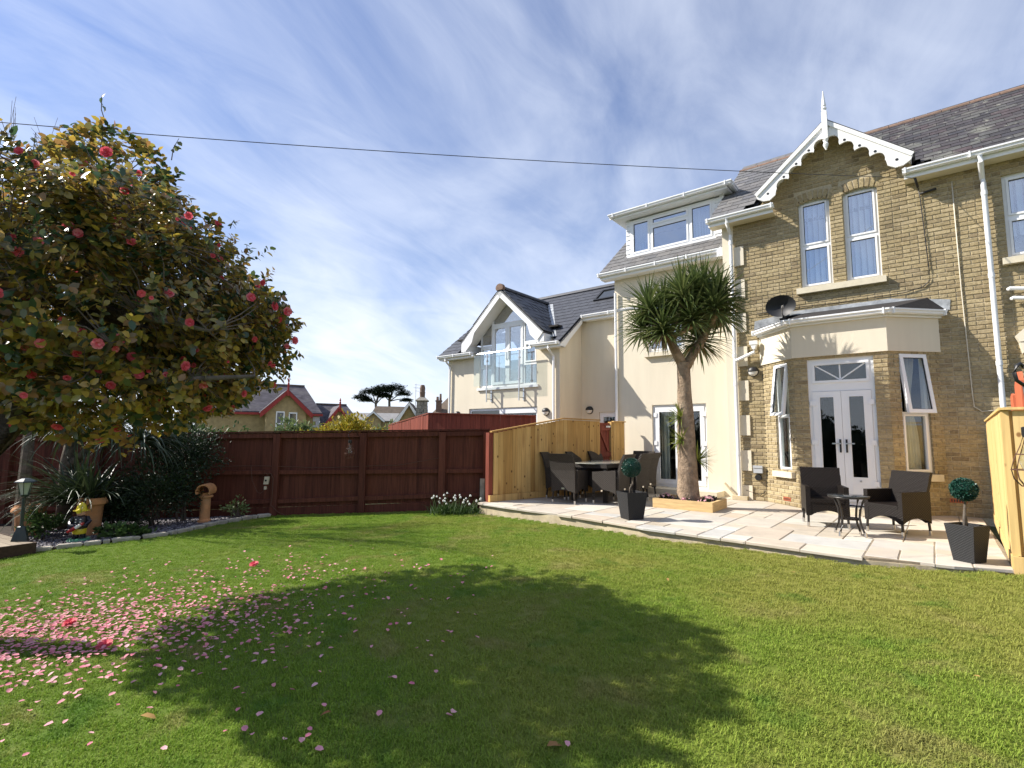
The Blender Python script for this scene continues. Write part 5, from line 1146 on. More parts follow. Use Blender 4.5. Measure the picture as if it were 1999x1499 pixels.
HEADS = [(-.68, .0, 3.66, .66), (-.12, -.25, 3.86, .66), (.40, .05, 4.02, .74), (.76, .15, 3.60, .68), (-.50, -.25, 3.24, .58), (.34, .30, 3.16, .70), (.05, .30, 3.62, .66), (.42, -.35, 3.62, .66), (-.32, .25, 3.78, .62), (-.75, .2, 3.32, .55), (.62, -.1, 3.86, .66), (.16, -.1, 3.96, .62), (.0, -.35, 3.42, .55)]
LIMB = [([(-.05, 0, 2.45), (-.22, -.02, 2.78), (-.34, -.05, 3.05)], .085), ([(.0, 0, 2.45), (.16, .02, 2.72), (.36, .04, 3.0), (.50, .05, 3.35)], .082)]
for pts, r in LIMB: b = MB(); b.tube(pts, [r*1.15, r, r*.9, r*.85][:len(pts)], 10); b.build('limb', M['bark'], palm, smooth='all')
for hx, hy, hz_, L in HEADS:
    root = (-.34, -.05, 3.05) if hx < .05 else (.50, .05, 3.3) if hz_ > 3.3 else (.3, .04, 2.9)
    b = MB(); r0 = np.array(root); e = np.array([hx, hy, hz_-.28]); b.tube([r0-np.array([0, 0, .06]), (r0+e)/2+np.array([0, 0, -.06]), e], [.062, .052, .048], 8); b.build('limb', M['bark'], palm, smooth='all')
    b = MB(); dead = MB()
    for i in range(135):
        q = i/135; z = 1-1.55*q+random.uniform(-.12, .12); z = max(-.8, min(.98, z)); a = i*2.399; r = math.sqrt(max(0, 1-z*z)); d = np.array([r*math.cos(a), r*math.sin(a), z])
        base = np.array([hx, hy, hz_-.22+.16*(1-q)]) + d*.03; sword(b, base, d, L*random.uniform(.8, 1.08), random.uniform(.030, .046), random.uniform(.3, 1.0)*(1.0 if z < .6 else .4), seg=5, tint=random.random())
    if hz_ < 3.3:
        for i in range(26): d = rnd_dir(-.9, -.3); sword(dead, np.array([hx, hy, hz_-.2]), d, L*.85, .025, .9, seg=4, tint=random.random())
    hd = b.build('leaf_head', M['cordleaf'], palm, fix=False)
    if dead.v: dead.build('dry_leaves', M['cordleaf_dry'], hd, fix=False)
for (z, a, k) in ((1.50, math.pi*1.02, .36), (1.08, math.pi*1.05, .34), (.72, -.12, .40)):
    c = np.array([.14*math.cos(a), .14*math.sin(a)-.05, z]); b = MB(); ax = np.array([math.cos(a)*.75, math.sin(a)*.5-.25, .35])
    for i in range(52): d = ax+rnd_dir()*.85; sword(b, c, d, k*random.uniform(.6, 1.05), .018, random.uniform(.1, .7), seg=4, tint=random.random())
    b.build('side_shoot', M['cordleaf_lime'], palm, fix=False)
def bedding(x, y, z, r, label, n=130, fl=26, group='pink bedding plants in the raised bed'):
    t = thing('bedding_plant', label, 'plant', (x, y, z), group=group); ms = []
    for i in range(n): d = rnd_dir(0, 1); ms.append(frame_mat(d+rnd_dir()*.7, rnd_dir(), d*r*random.uniform(.3, 1)*np.array([1, 1, .7]), random.uniform(.03, .05)))
    scatter_mesh('foliage', leaf_unit(wide=.6), ms, M['shrubleaf'], t)
    fu = flower_unit(1); mp = []
    for i in range(fl): d = rnd_dir(.25, 1); mp.append(frame_mat(rnd_dir(), d, d*r*random.uniform(.9, 1.1)*np.array([1, 1, .75]), random.uniform(.018, .03)))
    for m in mp: pass
    me = fu.mesh('flower', M['pinkflower'], fix=False)
    for m in mp: link('flower', me, t, Matrix(m.tolist()))
def flower_unit(layers=3):
    b = MB()
    for k in range(layers):
        n = (6, 5, 4)[k]; rad = (1.0, .70, .42)[k]; lift = (.12, .34, .50)[k] if layers > 1 else .15
        for i in range(n):
            a = 2*math.pi*(i+.5*k)/n; c, s = math.cos(a), math.sin(a); t = np.array([-s, c, 0]); o_ = np.array([c, s, 0]); w_ = rad*.62
            p = [np.array([0, 0, .02+.04*k]), o_*rad*.45+t*w_*.75+np.array([0, 0, lift*.4]), o_*rad*.92+t*w_*.6+np.array([0, 0, lift+.02]), o_*rad*1.02+np.array([0, 0, lift-.04]), o_*rad*.92-t*w_*.6+np.array([0, 0, lift+.02]), o_*rad*.45-t*w_*.75+np.array([0, 0, lift*.4]), o_*rad*.5+np.array([0, 0, lift*.25])]
            b.add(p, [(0, 6, 1), (6, 3, 2, 1), (6, 5, 4, 3), (0, 5, 6)], tint=random.uniform(0, .25))
    return b
for dx, dy, r, l in ((-.36, -.22, .13, 'small pink-flowered plant at the left end of the raised bed'), (.05, -.30, .08, 'smallest pink-flowered plant at the foot of the palm trunk'), (.35, -.20, .14, 'pink-flowered plant at the right end of the raised bed'), (.30, .22, .10, 'pink-flowered plant in the back right corner of the raised bed')):
    p = hw(-.35+dx, -1.95+dy, .13); bedding(*p, r, l)

# ------------------------------------------------------------------ lanterns
def cage_lantern(loc, s, label, hook):
    t = thing('cage_lantern', label, 'lantern', loc, group='wire cage bulb lanterns')
    prof = [(.035, 0), (.05, -.05), (.09, -.15), (.105, -.21), (.095, -.27), (.06, -.315)]
    b = MB(); b.lathe([(.036*s, .0), (.04*s, .02*s), (.04*s, .065*s), (.03*s, .07*s), (.001, .07*s)], n=12); b.build('cap', M['black'], t, smooth=True)
    b = MB()
    for k in range(12):
        a = 2*math.pi*k/12; b.tube([(r*s*math.cos(a), r*s*math.sin(a), z*s) for r, z in prof], .0028*s, 4)
    for r, z in ((.075, -.11), (.105, -.21), (.06, -.315)): b.tube([(r*s*math.cos(a), r*s*math.sin(a), z*s) for a in np.linspace(0, 2*math.pi, 21)], .003*s, 4, cap=False)
    b.build('cage', M['cable_brown'], t, smooth='all')
    b = MB(); b.lathe([(r*s, z*s) for r, z in ((.02, -.002), (.028, -.05), (.055, -.12), (.062, -.16), (.045, -.21), (.001, -.23))], n=16); b.build('bulb', M['glass_clear'], t, smooth='all', fix=False)
    b = MB(); b.tube(hook, .006*s if s > .8 else .006, 6); b.build('hanger', M['black'], t, smooth='all')
cage_lantern((-3.20, FY-.22, 1.10), .92, 'wire cage bulb lantern hung from the top of the long red-brown fence', [(0, 0, .06), (-.04, 0, .16), (-.03, .02, .22), (.03, .06, .27), (.08, .14, .25), (.10, .16, .16)])
cage_lantern((3.205, 3.22, 1.27), .95, 'wire cage bulb lantern hung from a black crook at the right edge', [(0, 0, .06), (-.005, 0, .22), (-.012, 0, .34)])
b = MB(); sx, sy = 3.205, 3.22
b.tube([(sx-.005, sy, 1.70), (sx+.0, sy, 1.715), (sx-.02, sy, 1.73), (sx-.045, sy, 1.715), (sx-.06, sy, 1.67), (sx-.05, sy, 1.625), (sx-.015, sy, 1.60), (sx+.05, sy, 1.60), (sx+.16, sy, 1.66), (sx+.27, sy, 1.68), (sx+.35, sy, 1.6), (sx+.37, sy, 1.45), (sx+.37, sy, -.3)], .011, 8); tag(b.build('shepherd_crook', M['black'], smooth='all'), 'black curled metal crook holding the right-hand cage lantern', 'hook')
# extension lead hanging on the back fence
t = thing('extension_lead', 'cream extension socket with brown flex hanging on a fence post', 'extension lead', (-4.86, FY-.10, .30))
b = MB(lambda x, y, z: (x+.12*z, y, z)); b.box((-.045, -.05, -.02), (.045, -.01, .13)); b.build('socket_block', M['cream_plastic'], t)
b = MB(); b.tube([(0, -.052, .055), (0, -.06, .055)], .02, 8); b.build('socket_hole', M['black'], t)
b = MB(); b.box((-.03, -.05, -.12), (.012, -.01, -.06)); b.build('plug', M['cream_plastic'], t)
b = MB(); b.tube([(.02, -.03, .13), (.03, -.03, .18), (-.03, -.03, .20), (-.08, -.03, .13)], .007, 5); b.tube([(.03, -.03, .19), (.08, -.02, .19), (.13, -.02, .1), (.13, -.02, -.25), (.11, -.02, -.42), (.25, -.03, -.55), (.6, -.06, -.69)], .008, 5); b.tube([(-.01, -.03, -.12), (-.10, -.03, -.20), (-.17, -.03, -.17), (-.28, -.03, .05), (-.32, -.03, .33)], .006, 5); b.build('flex', M['cable_brown'], t, smooth='all')
# ================================================================== planting bed, deck and ornaments at the left
b = MB(); b.prism([(x, y, lawn_z(x, y)-.10) for x, y in BED], (0, 0, .125)); bed = tag(b.build('planting_bed', M['soil']), kind='structure')
R = random.Random(21); ms = []
path = BED[1:8]
for (x0, y0), (x1, y1) in zip(path, path[1:]):
    L = math.hypot(x1-x0, y1-y0); s = 0
    while s < L-.04:
        l = min(R.uniform(.22, .42), L-s); q = (s+l/2)/L; x, y = x0+(x1-x0)*q, y0+(y1-y0)*q; dx, dy = (x1-x0)/L, (y1-y0)/L
        ms.append(mat4((dx*(l-.015), dy*(l-.015), R.uniform(-.012, .012)), (-dy*R.uniform(.09, .12), dx*R.uniform(.09, .12), 0), (0, 0, R.uniform(.07, .09)), (x, y, lawn_z(x, y)+.025))); s += l
ub = MB(); ub.lathe([(.62, -.5), (.70, .3), (.60, .5)], n=4, a0=math.pi/4); pieces('edging_stone', ub, ms, M['edging'], bed, frame='world')
ms = []; tn = []
while len(ms) < 5200:
    x, y = R.uniform(-8.2, -4.8), R.uniform(7.2, 10.4)
    if not in_poly(x, y, BED) or math.hypot(x+7.2, y-9.4) < .6 and R.random() < .6: continue
    d = rnd_dir(-.25, .25); s = R.uniform(.02, .055); ms.append(frame_mat(d, (R.uniform(-.3, .3), R.uniform(-.3, .3), 1), (x, y, lawn_z(x, y)+.028+R.uniform(0, .015)), s, sw=R.uniform(.5, 1)))
ub = MB(); ub.add([(-.5, -.3, 0), (.2, -.5, 0), (.5, .1, 0), (-.1, .5, 0), (-.45, -.25, .16), (.2, -.45, .2), (.45, .1, .16), (-.1, .45, .18)], [(4, 5, 6, 7), (0, 1, 5, 4), (1, 2, 6, 5), (2, 3, 7, 6), (3, 0, 4, 7)])
scatter_mesh('slate_chippings', ub, ms, M['chip'], bed)
# deck
dC = np.array([-6.86, 7.66]); da, db = np.array([-.5, -.866]), np.array([-.866, .5]); dz = lawn_z(*dC)+.15
dk = thing('timber_deck', 'weathered timber deck with a dark front board at the left edge', 'deck', (*(dC+da*1.2+db*1.2), dz-.15)); offd = np.array(dk.matrix_basis)[:3, 3]; ms = []
for k in range(26):
    p = dC+da*(.06+k*.118)+db*1.5; ms.append(mat4((db[0]*3, db[1]*3, 0), (da[0]*.111, da[1]*.111, 0), (0, 0, .03), np.array([*p, dz-.015])-offd))
pieces('deck_board', unit_box(), ms, M['deck'], dk, frame='own')
b = MB(lambda x, y, z: (x-offd[0], y-offd[1], z-offd[2])); e = dC-da*.02-db*.03
b.prism([(*e, dz-.32), (*(e+da*3.1), dz-.32), (*(e+da*3.1), dz+.004), (*e, dz+.004)], (db[0]*.028, db[1]*.028, 0)); b.build('front_fascia', M['deck_dark'], dk)
b = MB(lambda x, y, z: (x-offd[0], y-offd[1], z-offd[2])); e = dC-da*.03
b.prism([(*e, dz-.32), (*(e+db*3.0), dz-.32), (*(e+db*3.0), dz+.004), (*e, dz+.004)], (da[0]*.025, da[1]*.025, 0)); b.build('end_fascia', M['deck_dark'], dk)
# solar lamp
t = thing('lamp_post', 'small dark green lantern post standing on the deck corner', 'garden lamp', (-7.19, 7.79, dz))
b = MB(); b.lathe([(.105, 0), (.10, .03), (.075, .12), (.05, .20), (.03, .21)], n=6); b.build('base', M['lampgreen'], t)
b = MB(); b.lathe([(.022, .2), (.022, .62), (.05, .64), (.055, .66)], n=8); b.build('post', M['lampgreen'], t)
b = MB(); b.lathe([(.045, .665), (.085, .84)], n=6); b.build('lamp_pane', M['lamppane'], t)
b = MB()
for k in range(6): a = 2*math.pi*k/6; b.tube([(.05*math.cos(a), .05*math.sin(a), .66), (.092*math.cos(a), .092*math.sin(a), .845)], .006, 4)
b.build('frame_bars', M['lampgreen'], t)
b = MB(); b.lathe([(.135, .845), (.125, .862), (.05, .90), (.001, .905)], n=6); b.build('cap', M['lampgreen'], t)
# clay pots
def clay_pot(x, y, h, r, label, mat='pot_clay'):
    t = thing('clay_pot', label, 'pot', (x, y, lawn_z(x, y)+.02), group='tall clay pots in the bed'); b = MB()
    b.lathe([(r*.78, 0), (r*.82, .05), (r*.94, h-.13), (r*.98, h-.12), (r*1.22, h-.10), (r*1.24, h-.07), (r*1.05, h-.005), (r*1.04, h), (r*.9, h), (r*.86, h-.08), (.001, h-.08)], n=22); b.build('body', M[mat], t, smooth=True)
    b = MB(); b.lathe([(r*.86, h-.078), (.001, h-.06)], n=16); b.build('soil', M['soil'], t)
clay_pot(-7.03, 8.86, .62, .175, 'tall clay chimney pot with strap leaves behind the fireman figure')
clay_pot(-8.15, 8.95, .52, .19, 'shaded clay pot behind the lamp post on the deck')
x, y = -5.66, 9.78; t = thing('hooded_chimney_pot', 'slim clay chimney pot with an open hooded cowl at the end of the bed', 'chimney pot', (x, y, lawn_z(x, y)+.01), .25)
b = MB(); b.lathe([(.115, 0), (.11, .06), (.085, .08), (.082, .46), (.12, .48), (.12, .51), (.09, .53)], n=18); b.build('shaft', M['pot_clay'], t, smooth=True)
b = MB(); A = np.linspace(-.5, math.pi+.5, 15)
b.prism([(.125*math.cos(a), -.20, .60+.125*math.sin(a)) for a in A]+[(.10*math.cos(a), -.20, .60+.10*math.sin(a)) for a in A[::-1]], (.0, .38, 0)); b.build('hood', M['pot_clay'], t)
b = MB(); b.lathe([(.09, .53), (.095, .56)], n=14); b.build('neck', M['pot_clay'], t)
# fireman figure (flat feet on a green plinth)
x, y = -6.79, 8.36; t = thing('garden_figure', 'painted garden figure of a fireman in a yellow helmet and navy coat', 'garden ornament', (x, y, lawn_z(x, y)+.02), .35)
b = MB(); b.lathe([(.15, 0), (.155, .02), (.13, .05), (.001, .055)], n=18); b.build('plinth', M['gnome_green'], t, smooth=True)
for s in (-1, 1):
    b = MB(); b.tube([(s*.045, 0, .05), (s*.045, 0, .13)], [.038, .036], 10); b.tube([(s*.045, .02, .065), (s*.05, -.07, .062)], [.032, .026], 8); b.build('boot', M['gnome_black'], t, smooth=True)
b = MB(); b.lathe([(.082, .12), (.09, .15), (.085, .21), (.08, .22)], (0, 0, 0), 14); b.build('trousers', M['gnome_yellow'], t, smooth=True)
b = MB(); b.lathe([(.085, .20), (.098, .22), (.10, .27), (.095, .33), (.082, .385), (.04, .405)], n=16)
for s in (-1, 1): b.tube([(s*.08, 0, .37), (s*.125, -.02, .31), (s*.10, -.09, .255), (s*.03, -.115, .25)], [.034, .033, .030, .024], 8)
b.build('coat', M['gnome_black'], t, smooth=True)
b = MB(); b.lathe([(.03, .39), (.052, .41), (.062, .445), (.055, .485), (.03, .50)], n=14); b.tube([(0, -.055, .45), (0, -.078, .44)], [.012, .014], 8); b.build('head', M['gnome_skin'], t, smooth=True)
for s in (-1, 1): b = MB(); b.tube([(s*.022, -.052, .463), (s*.022, -.062, .463)], .008, 6); b.build('eye', M['gnome_black'], t)
b = MB(); b.lathe([(.105, .470), (.108, .478), (.070, .492), (.064, .53), (.045, .575), (.012, .60)], (0, .008, 0), 16); b.tube([(0, .0, .485), (0, -.115, .468)], [.05, .03], 8); b.build('helmet', M['gnome_yellow'], t, smooth=True)
for s in (-1, 1):
    for k in range(3): b = MB(); b.tube([(s*.03, -.088+.0*k, .27+.04*k), (s*.03, -.103+.004*k, .27+.04*k)], .010, 8); b.build('button', M['gnome_white'], t)
b = MB(); b.tube([(-.12, -.10, .16), (-.03, -.125, .22), (.05, -.125, .27), (.085, -.11, .30)], [.02, .03, .028, .012], 8); b.build('hose_nozzle', M['gnome_red'], t, smooth=True)
b = MB(); b.tube([(-.01, -.145, .23), (.055, -.145, .275)], [.024, .022], 8); b.build('hose_band', M['gnome_white'], t, smooth=True)
# strap-leaved plants
def strap_clump(name, label, cat, base, n, L, w, zlo, mat, lean=(0, 0, 0), droop=(.5, 1.6), spread=.12):
    t = thing(name, label, cat, base); b = MB()
    for i in range(n): d = rnd_dir(zlo, .97)+np.array(lean); sword(b, (random.gauss(0, spread), random.gauss(0, spread), random.uniform(0, .1)), d, L*random.uniform(.6, 1.1), w*random.uniform(.7, 1.15), random.uniform(*droop), seg=7, tint=random.random())
    b.build('strap_leaves', M[mat], t, fix=False); return t
strap_clump('flax_plant', 'big clump of arching green strap leaves beside the clay chimney pot', 'plant', (-7.35, 9.05, .02), 240, 1.25, .034, .25, 'phormium', lean=(-.25, -.25, 0))
t = strap_clump('pot_plant', 'upright strap leaves growing out of the clay chimney pot', 'plant', (-7.02, 8.88, .10), 34, .75, .036, .65, 'phormium', droop=(.2, .9), spread=.05)
t = thing('weeping_cordyline', 'shaded cordyline with a grey trunk and long hanging leaves against the back fence', 'palm tree', (-8.05, 9.55, lawn_z(-8.05, 9.55)))
b = MB(); b.tube([(0, 0, 0), (-.03, 0, .6), (-.06, 0, 1.2), (.05, -.05, 1.75)], [.13, .11, .10, .08], 10); b.tube([(-.05, 0, 1.1), (.4, -.05, 1.5), (.75, -.1, 1.75)], [.08, .06, .055], 8); b.build('trunk', M['bark_grey'], t, smooth='all')
for c in ((.05, -.05, 1.8), (.80, -.12, 1.78), (1.35, -.1, 1.62)):
    b = MB()
    for i in range(95): d = rnd_dir(-.35, .95); sword(b, c, d, random.uniform(.75, 1.1), .034, random.uniform(1.0, 2.4), seg=7, tint=random.random())
    b.build('leaf_head', M['phormium'], t, fix=False)
b = MB(); b.tube([(.75, -.1, 1.75), (1.1, -.1, 1.6), (1.35, -.1, 1.62)], .05, 7); b.build('limb', M['bark_grey'], t)
def bush(name, label, c, rad, n, leaf, mat, group=None, shell=.55, stems=7, base=None, wide=.5, cat='shrub', droop=0, cut=None):
    bz = base if base is not None else (c[0], c[1], ground_z(c[0], c[1])+.05)
    t = thing(name, label, cat, bz, group=group); ms = []; rad = np.array(rad); c0 = np.array(c)-np.array(bz)
    n = int(n*2.2); clumps = [rnd_dir(-.7, 1)*random.uniform(.25, .92) for _ in range(max(24, n//80))]
    for i in range(n):
        k = random.choice(clumps); q = k + rnd_dir()*random.uniform(0, .42)
        p = c0+q*rad
        if p[2] < .02: p[2] = .02+random.random()*.1
        d = q/(np.linalg.norm(q)+.01)+rnd_dir()*.9+np.array([0, 0, .2-droop]); ms.append(frame_mat(d, rnd_dir(), p, leaf*1.3*random.uniform(.6, 1.2)))
    scatter_mesh('foliage', leaf_unit(wide=wide), ms, M[mat], t)
    b = MB()
    for k in clumps[:10]: e = c0+k*rad*.8; b.tube([(random.gauss(0, .05), random.gauss(0, .05), 0), e*np.array([.4, .4, .55]), e], [.012, .008, .003], 5)
    b.build('stems', M['twig'], t); return t
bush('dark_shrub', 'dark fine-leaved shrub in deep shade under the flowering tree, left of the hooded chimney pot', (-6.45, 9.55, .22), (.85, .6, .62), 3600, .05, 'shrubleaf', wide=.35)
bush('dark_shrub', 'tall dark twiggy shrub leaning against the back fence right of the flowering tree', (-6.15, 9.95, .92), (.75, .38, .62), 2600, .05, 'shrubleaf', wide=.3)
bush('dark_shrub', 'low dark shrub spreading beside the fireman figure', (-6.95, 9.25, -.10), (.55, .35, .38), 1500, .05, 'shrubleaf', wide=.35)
bush('leafy_weed', 'small sprig of green leaves behind the lamp post', (-7.60, 8.55, -.18), (.38, .25, .26), 420, .05, 'greenleaf', base=(-7.6, 8.55, lawn_z(-7.6, 8.55)+.02))
bush('leafy_weed', 'low broad green leaves at the front of the bed by the fireman figure', (-6.25, 8.55, -.33), (.40, .16, .10), 150, .075, 'greenleaf', wide=.75, base=(-6.25, 8.55, lawn_z(-6.25, 8.55)+.02))
bush('leafy_weed', 'thin yellowing weed by the back fence right of the hooded chimney pot', (-5.25, 10.1, -.15), (.24, .14, .22), 130, .045, 'paleleaf', base=(-5.25, 10.1, lawn_z(-5.25, 10.1)+.02))
# white bulbs by the fence
t = thing('white_bulbs', 'clump of drooping white flowers with green strap leaves at the foot of the fence', 'plant', (-1.05, 10.02, lawn_z(-1.05, 10.0)))
b = MB()
for i in range(420): x, y = random.gauss(0, .22), random.gauss(0, .12); sword(b, (max(-.45, min(.45, x)), y, 0), rnd_dir(.35, .97), random.uniform(.16, .34), .013, random.uniform(.3, 1.4), seg=4, tint=random.random())
b.build('strap_leaves', M['greenleaf'], t, fix=False); fu = MB(); fu.lathe([(.25, 0), (.5, -.35), (.62, -.8), (.5, -1.0)], n=6); fm = fu.mesh('flower_bell', M['whiteflower'], fix=False)
for i in range(30):
    x, y = random.uniform(-.48, .48), random.gauss(-.02, .10); h = random.uniform(.20, .40); b = MB(); b.tube([(x*.8, y*.8, .0), (x*.95, y, h*.8), (x, y, h+.02), (x+.015, y-.01, h)], .003, 4); st = b.build('flower_stem', M['greenleaf'], t)
    link('flower_bell', fm, st, Matrix.Translation((x+.015, y-.012, h)) @ Matrix.Scale(random.uniform(.026, .038), 4))

# ================================================================== the flowering camellia
CB = np.array([-4.45, 4.25, lawn_z(-4.45, 4.25)])
cam_t = thing('camellia_tree', 'large spreading camellia tree with pink-red blooms and glossy green and yellow leaves', 'tree', CB)
ELL = [((-3.75, 4.90, 2.48), (1.45, 1.85, 1.18)), ((-4.00, 4.90, 3.50), (.80, .75, .78)), ((-3.02, 5.10, 2.06), (.70, 1.1, .62)), ((-4.75, 4.90, 2.45), (.95, 1.3, .95)), ((-3.40, 4.90, 2.82), (.66, 1.1, .56)), ((-3.6, 4.60, 1.70), (1.05, 1.2, .50)), ((-3.80, 3.40, 2.75), (.62, .75, .75)), ((-3.02, 3.95, 2.95), (.38, .46, .40)), ((-2.52, 5.1, 2.36), (.34, .55, .30))]
def trunk_path(b, pts, rs): b.tube([np.array(p)-CB for p in pts], rs, 9)
b = MB(); trunk_path(b, [(-4.45, 4.25, CB[2]-.05), (-4.40, 4.25, .6), (-4.18, 4.22, 1.2), (-3.85, 4.3, 1.75), (-3.6, 4.35, 2.3)], [.15, .125, .11, .09, .06]); b.build('trunk', M['bark_grey'], cam_t, smooth='all')
nodes = [np.array(p) for p in ((-4.18, 4.22, 1.2), (-3.85, 4.3, 1.75), (-3.6, 4.35, 2.3))]
limbs = []
for tgt in ((-2.5, 4.2, 2.1), (-2.9, 3.7, 1.9), (-3.1, 4.9, 2.2), (-3.6, 3.4, 2.2), (-3.7, 4.4, 3.3), (-3.0, 4.3, 2.9), (-4.6, 4.8, 2.9), (-4.9, 4.0, 2.3), (-4.2, 5.2, 2.4), (-3.4, 5.4, 2.6), (-2.2, 4.4, 1.75)):
    tgt = np.array(tgt); s = min(nodes, key=lambda n_: np.linalg.norm(n_-tgt)*(1 if n_[2] < tgt[2]+.2 else 3)); m = (s+tgt)/2+rnd_dir()*.15; b = MB(); trunk_path(b, [s, m, tgt], [.055, .036, .014]); b.build('branch', M['bark_grey'], cam_t, smooth='all'); limbs += [m, tgt, (m+tgt)/2]
limbs = np.array(limbs); lm, tints, tipb = [], [], []
R = random.Random(77); ncl = 0; nz = lambda p: mnoise.noise((p[0]*1.9+5, p[1]*1.9, p[2]*1.9))
twigs = MB()
while ncl < 4300:
    c, r = ELL[R.choices(range(9), [4, 2.0, 2.0, 2.0, 1.4, 1.6, 1.3, .6, .5])[0]]; d = rnd_dir(); q = R.random()**.32
    p = np.array(c)+d*np.array(r)*q*(1+.16*mnoise.noise((d[0]*2+c[0], d[1]*2, d[2]*2)))
    if p[2] < 1.12 or nz(p) < -.27: continue
    inside = any(((p-np.array(c2))/np.array(r2)) @ ((p-np.array(c2))/np.array(r2)) < .45 for c2, r2 in ELL)
    if inside and R.random() < .62: continue
    ncl += 1
    out = p-np.array([-3.7, 4.7, 2.2]); out /= np.linalg.norm(out)+.01; td = out*.8+rnd_dir()*.7+np.array([0, 0, .45]); td /= np.linalg.norm(td); tl = R.uniform(.10, .24)
    s0 = p-td*tl
    if ncl % 3 == 0: l = limbs[np.argmin(((limbs-s0)**2).sum(1))]; twigs.tube([l-CB, (l+s0)/2-CB+rnd_dir()*.05, s0-CB, p-CB], [.007, .005, .004, .0025], 4)
    top = (p[2]-1.3)/2.4; young = R.random() < .10+.22*max(0, top)
    for k in range(R.randint(8, 11)):
        a = k*2.4; u_ = np.cross(td, (0.3, .2, 1)); u_ /= np.linalg.norm(u_); v_ = np.cross(td, u_); side = u_*math.cos(a)+v_*math.sin(a)
        ld = side+td*.55+np.array([0, 0, -.12])+rnd_dir()*.25; s = R.uniform(.055, .088)
        lm.append(frame_mat(ld, td+rnd_dir()*.35, s0+td*tl*(k/9)-CB, s, sw=R.uniform(.95, 1.25)))
        tints.append((R.uniform(.55, .86) if R.random() < .7 else R.uniform(0, .45)) if young else (R.uniform(0, .42) if R.random() < .93 else R.uniform(.5, .9)))
    tipb.append((p, out))
# long bare shoots breaking the outline
for i in range(46):
    c, r = ELL[R.choice((0, 1, 2, 4, 1, 2))]; d = rnd_dir(.0, 1); p = np.array(c)+d*np.array(r)*.95; e = p+(d*.6+np.array([0, 0, .35])+rnd_dir()*.4)*R.uniform(.08, .22); twigs.tube([p-CB, (p+e)/2-CB+rnd_dir()*.02, e-CB], [.005, .004, .003], 4)
    for k in range(5): ld = rnd_dir(); lm.append(frame_mat(ld+np.array([0, 0, .2]), rnd_dir(), p+(e-p)*R.uniform(.4, 1.0)-CB, R.uniform(.05, .075), sw=1.1)); tints.append(R.uniform(.3, .85))
twigs.build('twigs', M['twig'], cam_t, fix=False)
# the leaves that show largest are objects, the rest one joined part
lm = np.array(lm); tints = np.array(tints); camv = np.array([0, 0, HC])
pw = lm[:, :3, 3]+CB; dist = np.linalg.norm(pw-camv, axis=1); vis = np.array([1 if -20 < cproj(q)[0] < 2000 and 150 < cproj(q)[1] < 900 else .01 for q in pw])
facing = np.abs(np.einsum('ij,ij->i', (pw-camv)/dist[:, None], lm[:, :3, 2]/np.linalg.norm(lm[:, :3, 2], axis=1)[:, None]))
order = np.argsort(-(vis*facing*np.linalg.norm(lm[:, :3, 0], axis=1)/dist))
lu = leaf_unit(wide=.62, curl=.18); variants = []
for k in range(10):
    me = lu.mesh('leaf', M['camleaf'], fix=False, smooth='all'); me.attributes.new('tint', 'FLOAT', 'FACE').data.foreach_set('value', [0.0]*len(me.polygons)); variants.append(me)
for i in order[:300]: link('leaf', variants[0], cam_t, Matrix(lm[i].tolist()))
scatter_mesh('foliage', lu, lm[order[300:]], M['camleaf'], cam_t, tints=tints[order[300:]], smooth=True)
fme = flower_unit(3).mesh('bloom', M['camflower'], fix=False, smooth='all'); nb_ = 0
tv = sorted(tipb, key=lambda t_: R.random())
for p, out in tv:
    x, y, d = cproj(p)
    tocam = (camv-p)/np.linalg.norm(camv-p)
    if nb_ >= 210: break
    if out @ tocam < -.25: continue
    n_ = out*.7+tocam*.55+np.array([0, 0, -.2])+rnd_dir()*.45; n_ /= np.linalg.norm(n_); a = np.cross(n_, rnd_dir()); a /= np.linalg.norm(a); s = R.uniform(.022, .044)*(1 if R.random() < .8 else .6)
    q = p+out*.03+tocam*.04-CB; link('bloom', fme, cam_t, Matrix(mat4(a*s, np.cross(n_, a)*s, n_*s*R.uniform(.8, 1.4), q).tolist())); nb_ += 1
# bare tree behind
t = thing('bare_tree', 'leafless pale-twigged tree rising behind the top left of the camellia', 'tree', (-8.7, 9.4, -.45)); b = MB(); tw = MB()
def grow(mbx, p, d, L, r, lv):
    e = p+d*L; mbx.tube([p, (p+e)/2+rnd_dir()*L*.05, e], [r, r*.85, r*.65], 5)
    if lv == 0: return
    for k in range(3 if lv > 1 else 4): nd_ = d+rnd_dir()*.55+np.array([0, 0, .35]); nd_ /= np.linalg.norm(nd_); grow(tw if lv < 3 else mbx, p+(e-p)*random.uniform(.45, 1), nd_, L*random.uniform(.55, .8), r*.6, lv-1)
for d in ((-.3, 0, 1), (.12, .1, 1), (.4, -.1, 1), (0, .1, 1)): d = np.array(d, float); grow(b, np.array([0, 0, 1.6]), d/np.linalg.norm(d), 2.35, .032, 4)
b.tube([(0, 0, 0), (0, 0, 1.7)], [.11, .08], 8); b.build('trunk', M['bark_grey'], t); tw.build('twigs', make_mat('pale_twig', [(.27, .23, .21)], rough=.9), t, fix=False)

